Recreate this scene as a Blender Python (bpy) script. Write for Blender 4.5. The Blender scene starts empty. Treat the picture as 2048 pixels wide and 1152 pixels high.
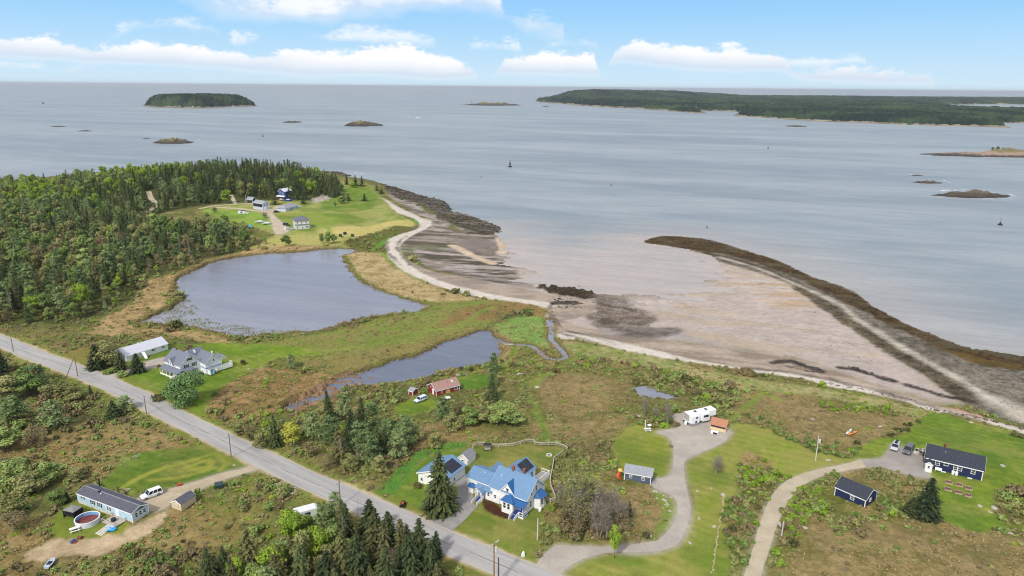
import bpy, bmesh, math, random
import numpy as np
from mathutils import Vector, Matrix
random.seed(7); RNG = np.random.RandomState(11)
S = bpy.context.scene; C = S.collection
PI = math.pi
# ------------------------------------------------------------------ camera
F = 1420.0; PITCH = math.atan(402 / F); ROLL = math.radians(0.5); CZ = 95.0
cam = bpy.data.cameras.new('camera'); cam.sensor_fit = 'HORIZONTAL'; cam.sensor_width = 36.0
cam.lens = 36.0 * F / 2048.0; cam.clip_start = 0.5; cam.clip_end = 600000.0
cam_o = bpy.data.objects.new('camera', cam); C.objects.link(cam_o); S.camera = cam_o
cam_o.location = (0, 0, CZ)
cam_o.rotation_mode = 'QUATERNION'
cam_o.rotation_quaternion = (Matrix.Rotation(PI / 2 - PITCH, 4, 'X') @ Matrix.Rotation(ROLL, 4, 'Z')).to_quaternion()
# ------------------------------------------------------------------ light
SUN_AZ = math.radians(-152); SUN_EL = math.radians(44)       # azimuth from +Y, clockwise
sun = bpy.data.lights.new('sun', 'SUN'); sun.energy = 2.5; sun.angle = math.radians(5); sun.color = (1.0, .95, .87)
sun_o = bpy.data.objects.new('sun', sun); C.objects.link(sun_o)
sd = Vector((math.sin(SUN_AZ) * math.cos(SUN_EL), math.cos(SUN_AZ) * math.cos(SUN_EL), math.sin(SUN_EL)))
sun_o.rotation_mode = 'QUATERNION'; sun_o.rotation_quaternion = (-sd).to_track_quat('-Z', 'Y'); sun_o.location = (0, 0, 300)
S.view_settings.view_transform = 'Standard'; S.view_settings.look = 'None'; S.view_settings.gamma = 1.0
S.view_settings.exposure = 0.36; S.view_settings.use_curve_mapping = False
S.render.engine = 'CYCLES'; S.cycles.pixel_filter_type = 'BLACKMAN_HARRIS'; S.cycles.filter_width = 1.15
S.cycles.max_bounces = 4; S.cycles.diffuse_bounces = 2; S.cycles.glossy_bounces = 2; S.cycles.transmission_bounces = 2
S.cycles.transparent_max_bounces = 4; S.cycles.volume_bounces = 0; S.cycles.caustics_reflective = False; S.cycles.caustics_refractive = False

def lin(c):
    return tuple(((v / 255 + .055) / 1.055) ** 2.4 if v / 255 > .04045 else v / 255 / 12.92 for v in c[:3])

class NT:
    """short node-tree writer"""
    def __init__(s, nt): s.t = nt; s.n = nt.nodes; s.l = nt.links
    def add(s, typ, **kw):
        n = s.n.new(typ)
        for k, v in kw.items(): setattr(n, k, v)
        return n
    def set(s, sock, v):
        if hasattr(v, 'is_output'): s.l.new(v, sock)
        elif v is not None:
            try: sock.default_value = v
            except Exception: sock.default_value = tuple(v) + (1,) if len(v) == 3 else v
    def math(s, op, a, b=None, c=None, clamp=False):
        n = s.add('ShaderNodeMath', operation=op); n.use_clamp = clamp
        s.set(n.inputs[0], a); s.set(n.inputs[1], b)
        if c is not None: s.set(n.inputs[2], c)
        return n.outputs[0]
    def mix(s, f, a, b, mode='MIX'):
        n = s.add('ShaderNodeMix', data_type='RGBA', blend_type=mode)
        s.set(n.inputs[0], f); s.set(n.inputs[6], a if hasattr(a, 'is_output') else tuple(a) + (1,)); s.set(n.inputs[7], b if hasattr(b, 'is_output') else tuple(b) + (1,))
        return n.outputs[2]
    def noise(s, vec, scale, detail=3, rough=.55, dist=0):
        n = s.add('ShaderNodeTexNoise'); s.set(n.inputs['Vector'], vec)
        n.inputs['Scale'].default_value = scale; n.inputs['Detail'].default_value = detail
        n.inputs['Roughness'].default_value = rough; n.inputs['Distortion'].default_value = dist
        return n.outputs['Fac']
    def mapr(s, v, a, b, c=0., d=1., smooth=True):
        n = s.add('ShaderNodeMapRange', interpolation_type='SMOOTHSTEP' if smooth else 'LINEAR')
        s.set(n.inputs[0], v)
        for i, q in zip((1, 2, 3, 4), (a, b, c, d)): s.set(n.inputs[i], q)
        return n.outputs[0]
    def attr(s, name, out='Fac'):
        n = s.add('ShaderNodeAttribute', attribute_name=name); return n.outputs[out]
    def scale(s, vec, xyz):
        n = s.add('ShaderNodeVectorMath', operation='MULTIPLY'); s.set(n.inputs[0], vec); n.inputs[1].default_value = xyz
        return n.outputs[0]

# ------------------------------------------------------------------ sky
world = bpy.data.worlds.new('World'); S.world = world; world.use_nodes = True
w = NT(world.node_tree); w.n.clear()
wo = w.add('ShaderNodeOutputWorld'); bg = w.add('ShaderNodeBackground'); w.l.new(bg.outputs[0], wo.inputs[0])
sky = w.add('ShaderNodeTexSky', sky_type='NISHITA'); sky.sun_disc = False
sky.sun_elevation = SUN_EL; sky.sun_rotation = SUN_AZ; sky.altitude = 90; sky.air_density = 1.0; sky.dust_density = 2.0
tc = w.add('ShaderNodeTexCoord'); sep = w.add('ShaderNodeSeparateXYZ'); w.l.new(tc.outputs['Generated'], sep.inputs[0])
X, Y, Z = sep.outputs
azim = w.math('ARCTAN2', X, Y)                                  # radians from +Y
elev = w.math('ARCSINE', Z)
def px_ae(px, py):                                              # picture point -> azimuth, elevation
    x = (px - 1024) / F; y = (py - 576) / F
    x, y = x * math.cos(ROLL) + y * math.sin(ROLL), -x * math.sin(ROLL) + y * math.cos(ROLL)
    d = Vector((x, math.cos(PITCH) - y * math.sin(PITCH), -(math.sin(PITCH) + y * math.cos(PITCH)))).normalized()
    return math.atan2(d.x, d.y), math.asin(d.z)
T0 = w.mapr(azim, -.75, .75, 0, 1, False)
EMAX = .2
def curve(pts):                                                 # a height profile along the azimuth
    r = w.add('ShaderNodeValToRGB'); r.color_ramp.interpolation = 'EASE'; w.set(r.inputs[0], T0)
    st = []
    for px, py in pts:
        a, e = px_ae(px, py); st.append(((a + .75) / 1.5, max(0, e / EMAX)))
    el = r.color_ramp.elements
    while len(el) < len(st): el.new(.5)
    for q, (p, v) in zip(el, sorted(st)): q.position = p; q.color = (v, v, v, 1)
    return w.math('MULTIPLY', r.outputs[0], EMAX)
cv = w.add('ShaderNodeCombineXYZ'); w.l.new(azim, cv.inputs[0]); w.l.new(w.math('MULTIPLY', elev, 1.9), cv.inputs[1])
nb = w.noise(cv.outputs[0], 30, 8, .6); nb2 = w.noise(cv.outputs[0], 9, 4, .5); nf = w.noise(cv.outputs[0], 110, 4, .6)
def band(top, bot, amp_t, amp_b, soft_t, soft_b, dens=1.0):
    t = curve(top); b = curve(bot)
    et = w.math('ADD', w.math('SUBTRACT', t, elev), w.math('MULTIPLY', w.math('SUBTRACT', nb, .5), amp_t))
    eb = w.math('ADD', w.math('SUBTRACT', elev, b), w.math('MULTIPLY', w.math('SUBTRACT', nb2, .5), amp_b))
    et = w.math('ADD', et, w.math('MULTIPLY', w.math('SUBTRACT', nf, .5), amp_t * .3))
    d = w.math('MULTIPLY', w.mapr(et, 0, soft_t), w.mapr(eb, 0, soft_b))
    return w.math('MULTIPLY', d, dens), eb
A_t = [(-60, 92), (40, 76), (120, 80), (185, 100), (200, 92), (300, 88), (470, 100), (500, 116), (590, 100), (700, 102), (760, 90), (820, 92), (880, 112), (940, 138), (965, 168), (990, 150), (1010, 116), (1090, 106), (1185, 108), (1205, 160), (1232, 98), (1290, 78), (1340, 92), (1460, 96), (1560, 108), (1592, 150), (1640, 140), (1720, 142), (1860, 152), (1890, 190), (2100, 190)]
A_b = [(-60, 112), (100, 116), (180, 122), (300, 128), (480, 140), (620, 146), (900, 154), (1000, 148), (1190, 152), (1230, 122), (1420, 142), (1560, 140), (1600, 158), (1860, 170), (2100, 150)]
B_t = [(-60, 60), (290, 60), (340, -30), (990, -40), (1015, 18), (1040, 26), (1085, 24), (1125, 40), (1140, 90), (2100, 90)]
B_b = [(-60, 0), (300, 0), (400, 30), (480, 30), (560, 52), (640, 58), (700, 40), (790, 46), (880, 40), (1010, 40), (1060, 68), (1130, 78), (1145, 20), (2100, 0)]
C_t = [(-60, 116), (60, 120), (120, 140), (280, 38), (420, 46), (450, 90), (470, 70), (510, 74), (540, 110), (640, 64), (740, 52), (860, 70), (900, 120), (955, 88), (1035, 80), (1050, 120), (1150, 72), (1190, 82), (1210, 130), (1640, 112), (1730, 110), (1745, 150), (2100, 150)]
C_b = [(-60, 132), (60, 136), (130, 138), (280, 50), (420, 58), (470, 86), (540, 80), (640, 80), (860, 84), (960, 98), (1040, 98), (1150, 84), (1200, 88), (1640, 128), (1740, 126), (2100, 130)]
A_t = [(x, y - 7) for x, y in A_t]; A_b = [(x, y + 9) for x, y in A_b]; B_b = [(x, y + 9) for x, y in B_b]
dA, ebA = band(A_t, A_b, .04, .02, .009, .012)
dB, ebB = band(B_t, B_b, .05, .09, .02, .04, .92)
dC, ebC = band([(x, y - 8) for x, y in C_t], [(x, y + 8) for x, y in C_b], .05, .04, .016, .012, .7)
dens = w.math('MAXIMUM', w.math('MAXIMUM', dA, dB), dC)
low = w.add('ShaderNodeValToRGB'); w.set(low.inputs[0], w.mapr(elev, 0, .14, 0, 1, False))
for e_, (p, c) in zip([low.color_ramp.elements[0], low.color_ramp.elements.new(.3), low.color_ramp.elements.new(.65), low.color_ramp.elements[-1]],
                      [(0, (214, 238, 252)), (.3, (190, 227, 253)), (.65, (160, 213, 254)), (1, (140, 200, 252))]):
    e_.position = p; e_.color = lin(c) + (1,)
shade = w.mapr(ebA, 0, .03); shB = w.mapr(w.math('ADD', ebB, w.math('MULTIPLY', w.math('SUBTRACT', nb, .5), .1)), -.005, .05)
shade = w.math('MULTIPLY', w.math('MAXIMUM', shade, w.math('SUBTRACT', 1., dA)), w.math('MAXIMUM', shB, w.math('SUBTRACT', 1., dB)))
ccol = w.mix(shade, lin((206, 222, 244)), (1.04, 1.04, 1.04))
lowsky = w.mix(w.math('MULTIPLY', dens, .96), low.outputs[0], ccol)
hi = w.mix(.62, w.mix(1.0, sky.outputs[0], (.11, .11, .11), 'MULTIPLY'), (.80, .80, .81))      # broken cloud deck overhead
lowsky = w.mix(1.0, lowsky, (.865, .865, .865), 'MULTIPLY')
skyc = w.mix(w.mapr(elev, .13, .32), lowsky, hi)
w.l.new(skyc, bg.inputs[0]); bg.inputs[1].default_value = 0.9

# ------------------------------------------------------------------ picture point -> place
def ray(px, py):
    x = (px - 1024) / F; y = (py - 576) / F
    x, y = x * math.cos(ROLL) + y * math.sin(ROLL), -x * math.sin(ROLL) + y * math.cos(ROLL)
    return (x, math.cos(PITCH) - y * math.sin(PITCH), -(math.sin(PITCH) + y * math.cos(PITCH)))
def flat(px, py, z):
    d = ray(px, py); t = (z - CZ) / d[2]
    return (d[0] * t, d[1] * t)
CTRL = [(300, 800, 6), (700, 1000, 7), (1000, 1120, 7), (60, 700, 6), (220, 1010, 6), (100, 900, 5), (1020, 980, 7), (1400, 840, 5.5), (1900, 920, 6), (1700, 1120, 7.5),
        (600, 740, 2.9), (700, 640, 2.6), (880, 800, 4), (850, 745, 2.5), (900, 660, 2.7), (1100, 690, 2.4), (900, 575, 2.3), (1060, 605, 2.1), (1300, 705, 2.1), (1600, 755, 2.2), (1900, 832, 2.5), (780, 500, 2.3), (835, 455, 2.2),
        (350, 570, 2.7), (500, 500, 2.8), (300, 655, 2.8), (470, 690, 3.2), (650, 420, 8), (600, 450, 6.5), (720, 400, 7), (800, 440, 3.0), (560, 400, 9), (660, 480, 3.4), (770, 390, 2.6),
        (100, 450, 6), (200, 550, 5), (100, 600, 4.8), (300, 372, 9), (480, 362, 10), (620, 365, 8), (0, 390, 5), (380, 720, 5.6),
        (1000, 540, .2), (900, 510, .7), (1500, 640, .5), (1700, 690, .5), (1200, 650, .6), (1850, 770, .7), (1100, 430, -3), (1250, 510, -.3), (1350, 560, -.1), (1450, 450, -3), (1950, 620, -3), (1420, 492, .4), (1590, 550, .7), (1740, 650, 1.2), (1930, 755, 1.6), (2100, 850, 1.8),
        (600, 320, -4), (1000, 320, -5), (100, 330, -4), (820, 395, .7), (900, 430, .5), (950, 455, .3), (1100, 560, .1), (1500, 850, 5), (1500, 780, 3), (1200, 850, 4), (1250, 1000, 6.8), (1650, 900, 5.8), (700, 900, 5.6), (500, 850, 4), (450, 760, 3.6), (1350, 1100, 7.2), (400, 1140, 6)]
_cx = np.array([flat(a, b, c) for a, b, c in CTRL]); _cz = np.array([c[2] for c in CTRL], float)
def B(x, y):
    x = np.asarray(x, float); y = np.asarray(y, float); num = 0; den = 0
    ln = np.sqrt(x * x + y * y) * .06 + 4
    for (cx, cy), cz in zip(_cx, _cz):
        w_ = 1.0 / (((x - cx) ** 2 + (y - cy) ** 2) / ln ** 2 + .6) ** 1.7
        num = num + w_ * cz; den = den + w_
    return num / den
def at(px, py, z=None):
    if z is not None: return flat(px, py, z)
    zz = 5.0
    for _ in range(14):
        x, y = flat(px, py, zz); zz = .5 * zz + .5 * float(B(x, y))
    return flat(px, py, zz)
def at3(px, py):
    x, y = at(px, py); return (x, y, float(B(x, y)))
def height_at(base, px, py):                                    # height of a picture point above a base, on a vertical through it
    d = ray(px, py); k = math.hypot(base[0], base[1]) / math.hypot(d[0], d[1])
    return CZ + d[2] * k - base[2]

# ------------------------------------------------------------------ numpy noise and polygons
def _hash(i, j, s):
    n = (i * 374761393 + j * 668265263 + s * 1442695041) & 0x7fffffff
    n = ((n ^ (n >> 13)) * 1274126177) & 0x7fffffff
    return ((n ^ (n >> 16)) & 0xffff) / 65535.0
def vnoise(x, y, s=0):
    i = np.floor(x).astype(np.int64); j = np.floor(y).astype(np.int64); f = x - i; g = y - j
    f = f * f * (3 - 2 * f); g = g * g * (3 - 2 * g)
    return (_hash(i, j, s) * (1 - f) + _hash(i + 1, j, s) * f) * (1 - g) + (_hash(i, j + 1, s) * (1 - f) + _hash(i + 1, j + 1, s) * f) * g
def fbm(x, y, s=0, o=4):
    v = 0; a = .5; t = 0
    for k in range(o): v = v + a * vnoise(x * 2 ** k + 17 * k, y * 2 ** k - 9 * k, s + k); t += a; a *= .55
    return v / t
def smooth(p, n=4, closed=True):
    p = np.array(p, float); m = len(p); out = []
    for i in range(m if closed else m - 1):
        if closed: a, b, c, d = p[(i - 1) % m], p[i], p[(i + 1) % m], p[(i + 2) % m]
        else: a, b, c, d = p[max(i - 1, 0)], p[i], p[i + 1], p[min(i + 2, m - 1)]
        for k in range(n):
            t = k / n
            out.append(.5 * (2 * b + (c - a) * t + (2 * a - 5 * b + 4 * c - d) * t * t + (3 * b - a - 3 * c + d) * t ** 3))
    if not closed: out.append(p[-1])
    return np.array(out)
def sdf(x, y, poly):                                            # negative inside
    d = np.full(x.shape, 1e18); ins = np.zeros(x.shape, bool); n = len(poly)
    for i in range(n):
        ax, ay = poly[i]; bx, by = poly[(i + 1) % n]; ex, ey = bx - ax, by - ay
        wx = x - ax; wy = y - ay; t = np.clip((wx * ex + wy * ey) / (ex * ex + ey * ey + 1e-12), 0, 1)
        d = np.minimum(d, (wx - t * ex) ** 2 + (wy - t * ey) ** 2)
        c = (ay <= y) != (by <= y)
        if ey != 0: ins ^= c & (x < ax + (y - ay) * ex / ey)
    return np.where(ins, -1, 1) * np.sqrt(d)
def world_poly(pts, z=None, sm=True):
    p = [at(a, b, z) for a, b in pts]
    return smooth(p, 4) if sm else np.array(p)
# ------------------------------------------------------------------ object helpers
def tag(o, label=None, cat=None, group=None, kind=None):
    if label: o['label'] = label
    if cat: o['category'] = cat
    if group: o['group'] = group
    if kind: o['kind'] = kind
    return o
def np_mesh(name, V, Q, mats, attrs=None, mi=None, smooth_=False, size=4):
    V = np.asarray(V, np.float32); Q = np.asarray(Q, np.int32)
    m = bpy.data.meshes.new(name); n = len(Q)
    m.vertices.add(len(V)); m.vertices.foreach_set('co', V.ravel())
    m.loops.add(n * size); m.loops.foreach_set('vertex_index', Q.ravel())
    m.polygons.add(n); m.polygons.foreach_set('loop_start', np.arange(0, n * size, size, dtype=np.int32))
    try: m.polygons.foreach_set('loop_total', np.full(n, size, np.int32))
    except Exception: pass
    for mm in mats: m.materials.append(mm)
    if mi is not None: m.polygons.foreach_set('material_index', np.asarray(mi, np.int32))
    m.polygons.foreach_set('use_smooth', np.full(n, smooth_, bool))
    for k, v in (attrs or {}).items():
        v = np.asarray(v, np.float32)
        if v.ndim == 1: a = m.attributes.new(k, 'FLOAT', 'POINT'); a.data.foreach_set('value', v)
        else:
            a = m.attributes.new(k, 'FLOAT_COLOR', 'POINT'); a.data.foreach_set('color', v.ravel())
    m.update(calc_edges=True); m.validate()
    return m
def link(name, mesh, parent=None):
    o = bpy.data.objects.new(name, mesh); C.objects.link(o)
    if parent is not None: o.parent = parent
    return o
MATS = {}
def mat(name, col, rough=.7, spec=.3, metal=0., vary=.12, vscale=1.5, bump=0., bscale=8., alpha=None, stretch=(1, 1, 1)):
    """painted or weathered surface with a little procedural unevenness"""
    if name in MATS: return MATS[name]
    m = bpy.data.materials.new(name); m.use_nodes = True; t = NT(m.node_tree)
    p = t.n['Principled BSDF']; tcn = t.add('ShaderNodeTexCoord')
    c = lin(col); v = t.scale(tcn.outputs['Object'], stretch)
    n = t.noise(v, vscale, 4, .6)
    t.l.new(t.mix(t.mapr(n, .3, .7), tuple(q * (1 - vary) for q in c), tuple(min(1, q * (1 + vary)) for q in c)), p.inputs['Base Color'])
    p.inputs['Roughness'].default_value = rough; p.inputs['Metallic'].default_value = metal
    p.inputs['Specular IOR Level'].default_value = spec
    if bump:
        b = t.add('ShaderNodeBump'); b.inputs['Strength'].default_value = bump; b.inputs['Distance'].default_value = .05
        t.l.new(t.noise(v, bscale, 2), b.inputs['Height']); t.l.new(b.outputs[0], p.inputs['Normal'])
    MATS[name] = m; return m
def lines_mat(name, col, step=.16, axis='Z', depth=.18, rough=.6, vary=.06, spec=.3):
    """clapboards, shingle courses or roof seams: fine darker lines along one axis"""
    if name in MATS: return MATS[name]
    m = bpy.data.materials.new(name); m.use_nodes = True; t = NT(m.node_tree); p = t.n['Principled BSDF']
    tcn = t.add('ShaderNodeTexCoord'); s = t.add('ShaderNodeSeparateXYZ'); t.l.new(tcn.outputs['Object'], s.inputs[0])
    q = t.math('FRACT', t.math('DIVIDE', s.outputs['XYZ'.index(axis)], step))
    k = t.mapr(q, 0, .25, 1 - depth, 1); c = lin(col)
    n = t.noise(tcn.outputs['Object'], .9, 5, .65)
    b = t.mix(t.mapr(n, .3, .7), tuple(v * (1 - vary) for v in c), tuple(min(1, v * (1 + vary)) for v in c))
    cm = t.add('ShaderNodeCombineXYZ'); [t.l.new(k, cm.inputs[i]) for i in range(3)]
    t.l.new(t.mix(1.0, b, cm.outputs[0], 'MULTIPLY'), p.inputs['Base Color'])
    p.inputs['Roughness'].default_value = rough; p.inputs['Specular IOR Level'].default_value = spec
    MATS[name] = m; return m

# ------------------------------------------------------------------ ground: zones traced on the land
NR, NC = 640, 860
ys = 62 * (1150 / 62) ** (np.arange(NR) / (NR - 1)); us = np.linspace(-.98, .98, NC)
GY = np.repeat(ys[:, None], NC, 1); GX = us[None, :] * (GY + 42)
gx, gy = GX.ravel(), GY.ravel()
base = B(gx, gy)
wx = (fbm(gx / 6, gy / 6, 3, 4) - .5); wx2 = (fbm(gx / 1.7, gy / 1.7, 5, 3) - .5)
NV = len(gx)
cA = np.zeros((NV, 3)); cB = np.zeros((NV, 3)); bumpA = np.full(NV, .35); shrubD = np.full(NV, .8); tuftD = np.full(NV, .5)
cA[:] = lin((112, 112, 62)); cB[:] = lin((80, 86, 46))
k_ = np.clip((fbm(gx / 11, gy / 11, 21, 5) - .52) * 9, 0, 1)[:, None] * .75; cA[:] = cA * (1 - k_) + np.array(lin((160, 138, 96))) * k_; cB[:] = cB * (1 - k_) + np.array(lin((112, 100, 62))) * k_
k_ = np.clip((fbm(gx / 20, gy / 20, 33, 4) - .5) * 7, 0, 1)[:, None]; cB[:] = cB * (1 - k_) + np.array(lin((98, 104, 44))) * k_
low_ = np.clip((1.35 - base) / .35, 0, 1)[:, None]; cA[:] = cA * (1 - low_) + np.array(lin((168, 156, 148))) * low_; cB[:] = cB * (1 - low_) + np.array(lin((146, 134, 126))) * low_; bumpA *= 1 - .9 * low_[:, 0]; shrubD *= 1 - low_[:, 0]; tuftD *= 1 - low_[:, 0]
def blend(m, a, b, bump, shrub, tuft, streak=None):
    global bumpA, shrubD, tuftD
    idx = np.nonzero(m > .002)[0]; w_ = m[idx][:, None]
    a = np.array(lin(a)); b = np.array(lin(b))
    if streak is not None:
        ang, sx, sy, c3, lo, hi_ = streak
        X_ = gx[idx] * math.cos(ang) + gy[idx] * math.sin(ang); Y_ = -gx[idx] * math.sin(ang) + gy[idx] * math.cos(ang)
        k = np.clip((fbm(X_ / sx, Y_ / sy, 71, 4) - lo) / (hi_ - lo), 0, 1)[:, None]; c3 = np.array(lin(c3))
        a = a * (1 - k) + c3 * k; b = b * (1 - k) + c3 * .85 * k
    cA[idx] = cA[idx] * (1 - w_) + a * w_; cB[idx] = cB[idx] * (1 - w_) + b * w_
    m1 = m[idx]
    bumpA[idx] = bumpA[idx] * (1 - m1) + bump * m1; shrubD[idx] = shrubD[idx] * (1 - m1) + shrub * m1; tuftD[idx] = tuftD[idx] * (1 - m1) + tuft * m1
def poly_mask(P, warp, soft):
    m = np.zeros(NV); pad = warp + soft + 4
    s = np.nonzero((gx > P[:, 0].min() - pad) & (gx < P[:, 0].max() + pad) & (gy > P[:, 1].min() - pad) & (gy < P[:, 1].max() + pad))[0]
    d = sdf(gx[s], gy[s], P) + wx[s] * warp * 3 + wx2[s] * min(warp, 1.2) * 1.6
    m[s] = np.clip(.5 - d / soft, 0, 1); return m
def zone(pts, a, b, bump=.1, shrub=0., tuft=0., warp=.5, soft=.8, z=None, op=1., streak=None, sm=True):
    m = poly_mask(world_poly(pts, z, sm), warp, soft) * op; blend(m, a, b, bump, shrub, tuft, streak); return m
def line_dist(P):
    d = np.full(NV, 1e9); pad = 30
    s = np.nonzero((gx > P[:, 0].min() - pad) & (gx < P[:, 0].max() + pad) & (gy > P[:, 1].min() - pad) & (gy < P[:, 1].max() + pad))[0]
    dd = np.full(len(s), 1e18); x, y = gx[s], gy[s]
    for i in range(len(P) - 1):
        ax, ay = P[i]; ex, ey = P[i + 1] - P[i]; t = np.clip(((x - ax) * ex + (y - ay) * ey) / (ex * ex + ey * ey + 1e-9), 0, 1)
        dd = np.minimum(dd, (x - ax - t * ex) ** 2 + (y - ay - t * ey) ** 2)
    d[s] = np.sqrt(dd); return d
def lane(pts, width, a, b, bump=.03, shrub=0., tuft=0., warp=.3, soft=.7, op=1., z=None):
    P = smooth([at(p, q, z) for p, q in pts], 5, False); d = line_dist(P) + wx * warp * 3 + wx2 * warp
    m = np.clip(.5 - (d - width / 2) / soft, 0, 1) * op; blend(m, a, b, bump, shrub, tuft); return P

LAWN = ((112, 140, 46), (88, 118, 36)); SAND = ((206, 197, 186), (184, 174, 163)); WET = ((150, 138, 126), (134, 122, 112))
TAN = ((176, 150, 108), (132, 116, 74)); HEATH = ((148, 128, 90), (110, 102, 60)); GRAV = ((176, 168, 158), (152, 146, 136))
WOOD = [(-500, 362), (0, 367), (150, 357.5), (330, 342), (480, 340), (590, 345), (650, 358), (684, 370), (690, 392), (640, 402), (560, 400), (500, 402), (420, 410), (350, 420), (300, 440), (400, 450), (480, 455), (510, 480), (540, 485), (520, 498), (420, 516), (360, 540), (290, 560), (270, 600), (200, 630), (150, 642), (60, 648), (-500, 640)]
zone(WOOD, (84, 84, 48), (62, 68, 36), .3, .5, .2, 2, 3)
zone([(-300, 650), (60, 655), (200, 648), (270, 600), (340, 640), (300, 662), (230, 676), (160, 700), (60, 670), (-300, 610)], (128, 116, 70), (96, 100, 52), .35, .7, .6, 2, 3)
zone([(545, 486), (600, 491), (700, 493), (715, 502), (600, 506), (480, 516), (420, 530), (372, 560), (345, 575), (330, 610), (270, 654), (330, 657), (400, 664), (470, 686), (430, 690), (390, 680), (330, 668), (280, 664), (230, 672), (180, 668), (200, 640), (270, 600), (300, 560), (360, 545), (420, 520)], *TAN, .3, .12, .9, 1.5, 3)
zone([(690, 515), (712, 504), (760, 505), (775, 515), (800, 538), (850, 566), (900, 585), (960, 598), (900, 605), (868, 604), (815, 595), (745, 572), (705, 540)], (186, 164, 122), (150, 134, 92), .25, .02, .9, 1, 2)
GR = [(690, 515), (705, 543), (722, 562), (748, 577), (785, 592), (820, 600), (858, 606)]
lane(GR, 5, (100, 120, 50), (120, 118, 62), .3, .1, .6, 1, 2)
lane([(712, 500), (760, 505), (790, 530), (850, 563)], 3.5, (104, 140, 56), (130, 140, 70), .2, 0, .6, .8, 2, .8)
zone([(470, 690), (560, 680), (660, 664), (750, 640), (850, 620), (880, 603), (960, 601), (1090, 606), (1080, 640), (1000, 640), (960, 660), (880, 683), (800, 712), (700, 745), (640, 735), (560, 712), (520, 720), (480, 700)], (110, 130, 52), (134, 122, 76), .2, .04, .5, 1.5, 3)
zone([(620, 720), (700, 705), (800, 690), (900, 662), (960, 655), (900, 680), (800, 712), (700, 745), (620, 740)], (138, 120, 78), (112, 112, 58), .25, .1, .6, 1.5, 3, op=.8)
zone([(945, 614), (1000, 605), (1085, 607), (1085, 632), (1000, 642), (940, 640), (880, 655), (900, 630)], (146, 114, 76), (110, 104, 54), .3, .05, .5, 1.5, 3)
zone([(1000, 636), (1030, 622), (1065, 620), (1060, 632), (1020, 644)], (82, 96, 46), (70, 84, 40), .5, .6, .3, .8, 1.5)
zone([(400, 688), (470, 686), (560, 692), (612, 696), (648, 706), (560, 716), (530, 730), (490, 748), (445, 778), (408, 832), (372, 832), (280, 785), (240, 758), (285, 742), (335, 728), (385, 700)], (116, 138, 44), (94, 118, 36), .04, 0, .08, .4, .8)
zone([(250, 700), (345, 690), (400, 690), (340, 712), (300, 722), (250, 742), (215, 742), (190, 735), (225, 715)], (104, 124, 46), (90, 112, 40), .05, 0, .1, .4, 1)
zone([(124, 715), (160, 695), (185, 700), (180, 735)], (134, 116, 66), (112, 112, 52), .1, 0, .2, .5, 1)
zone([(440, 778), (490, 750), (540, 737), (650, 746), (690, 762), (640, 778), (600, 805), (560, 822), (520, 832), (440, 838), (412, 836)], (160, 130, 90), (112, 98, 56), .4, .35, .8, 1.5, 3)
zone([(990, 648), (1040, 634), (1085, 636), (1098, 655), (1100, 690), (1080, 702), (1040, 690), (1010, 680), (998, 665)], (96, 140, 58), (138, 148, 88), .2, 0, .6, .8, 2)
zone([(985, 660), (1012, 672), (1042, 692), (1012, 692), (1024, 702), (1004, 724), (985, 730), (1002, 706)], (170, 148, 108), (130, 118, 76), .25, .05, .7, .8, 1.5)
zone([(1108, 682), (1200, 692), (1320, 716), (1480, 754), (1620, 772), (1780, 802), (1850, 820), (1842, 838), (1760, 818), (1640, 795), (1500, 780), (1400, 756), (1300, 738), (1180, 714), (1120, 718)], (164, 150, 108), (112, 132, 66), .2, .08, .7, 1, 2)
for q in ([(1470, 800), (1560, 788), (1640, 795), (1760, 822), (1835, 842), (1800, 868), (1740, 888), (1700, 908), (1640, 898), (1560, 868), (1500, 858)], [(1595, 1010), (1700, 1062), (1860, 1030), (2000, 1064), (2200, 1090), (2300, 1400), (1560, 1400), (1585, 1080)],
          [(1075, 760), (1160, 745), (1260, 765), (1250, 800), (1200, 830), (1130, 830), (1080, 800)], [(1060, 850), (1180, 835), (1260, 830), (1230, 870), (1140, 880), (1070, 870)], [(1235, 985), (1310, 985), (1340, 1030), (1310, 1070), (1240, 1070), (1200, 1030)], [(1490, 905), (1540, 930), (1500, 950), (1480, 930)], [(1640, 935), (1800, 940), (1860, 985), (1780, 990), (1700, 960)]):
    zone(q, *HEATH, .3, .04, .7, 2, 5, op=.95)
for q in ([(-100, 900), (60, 880), (200, 850), (300, 858), (385, 892), (300, 900), (225, 912), (205, 950), (120, 930)], [(-100, 1060), (60, 1040), (100, 1080), (40, 1160), (-100, 1160)], [(320, 1030), (420, 1010), (520, 1040), (480, 1080), (380, 1100)], [(790, 870), (900, 850), (1000, 870), (930, 885), (850, 892)]):
    zone(q, (156, 132, 92), (120, 106, 62), .35, .25, .9, 2, 4, op=.8)
zone([(1842, 836), (1870, 826), (1960, 847), (2060, 870), (2400, 940), (2400, 1080), (2060, 1058), (2000, 1056), (1960, 1066), (1890, 1044), (1862, 1022), (1872, 960), (1855, 955), (1770, 934), (1700, 916), (1745, 880), (1800, 870)], (118, 136, 46), (94, 114, 40), .06, 0, .12, .5, 1)
zone([(1880, 865), (1960, 870), (2050, 895), (2050, 935), (1970, 910), (1890, 880)], (132, 138, 62), (108, 130, 48), .06, 0, .1, 2, 5, op=.6)
zone([(1990, 985), (2060, 970), (2200, 990), (2200, 1075), (2020, 1050), (1995, 1020)], (104, 100, 54), (84, 92, 40), .5, .9, .4, 1.2, 2)
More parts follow.
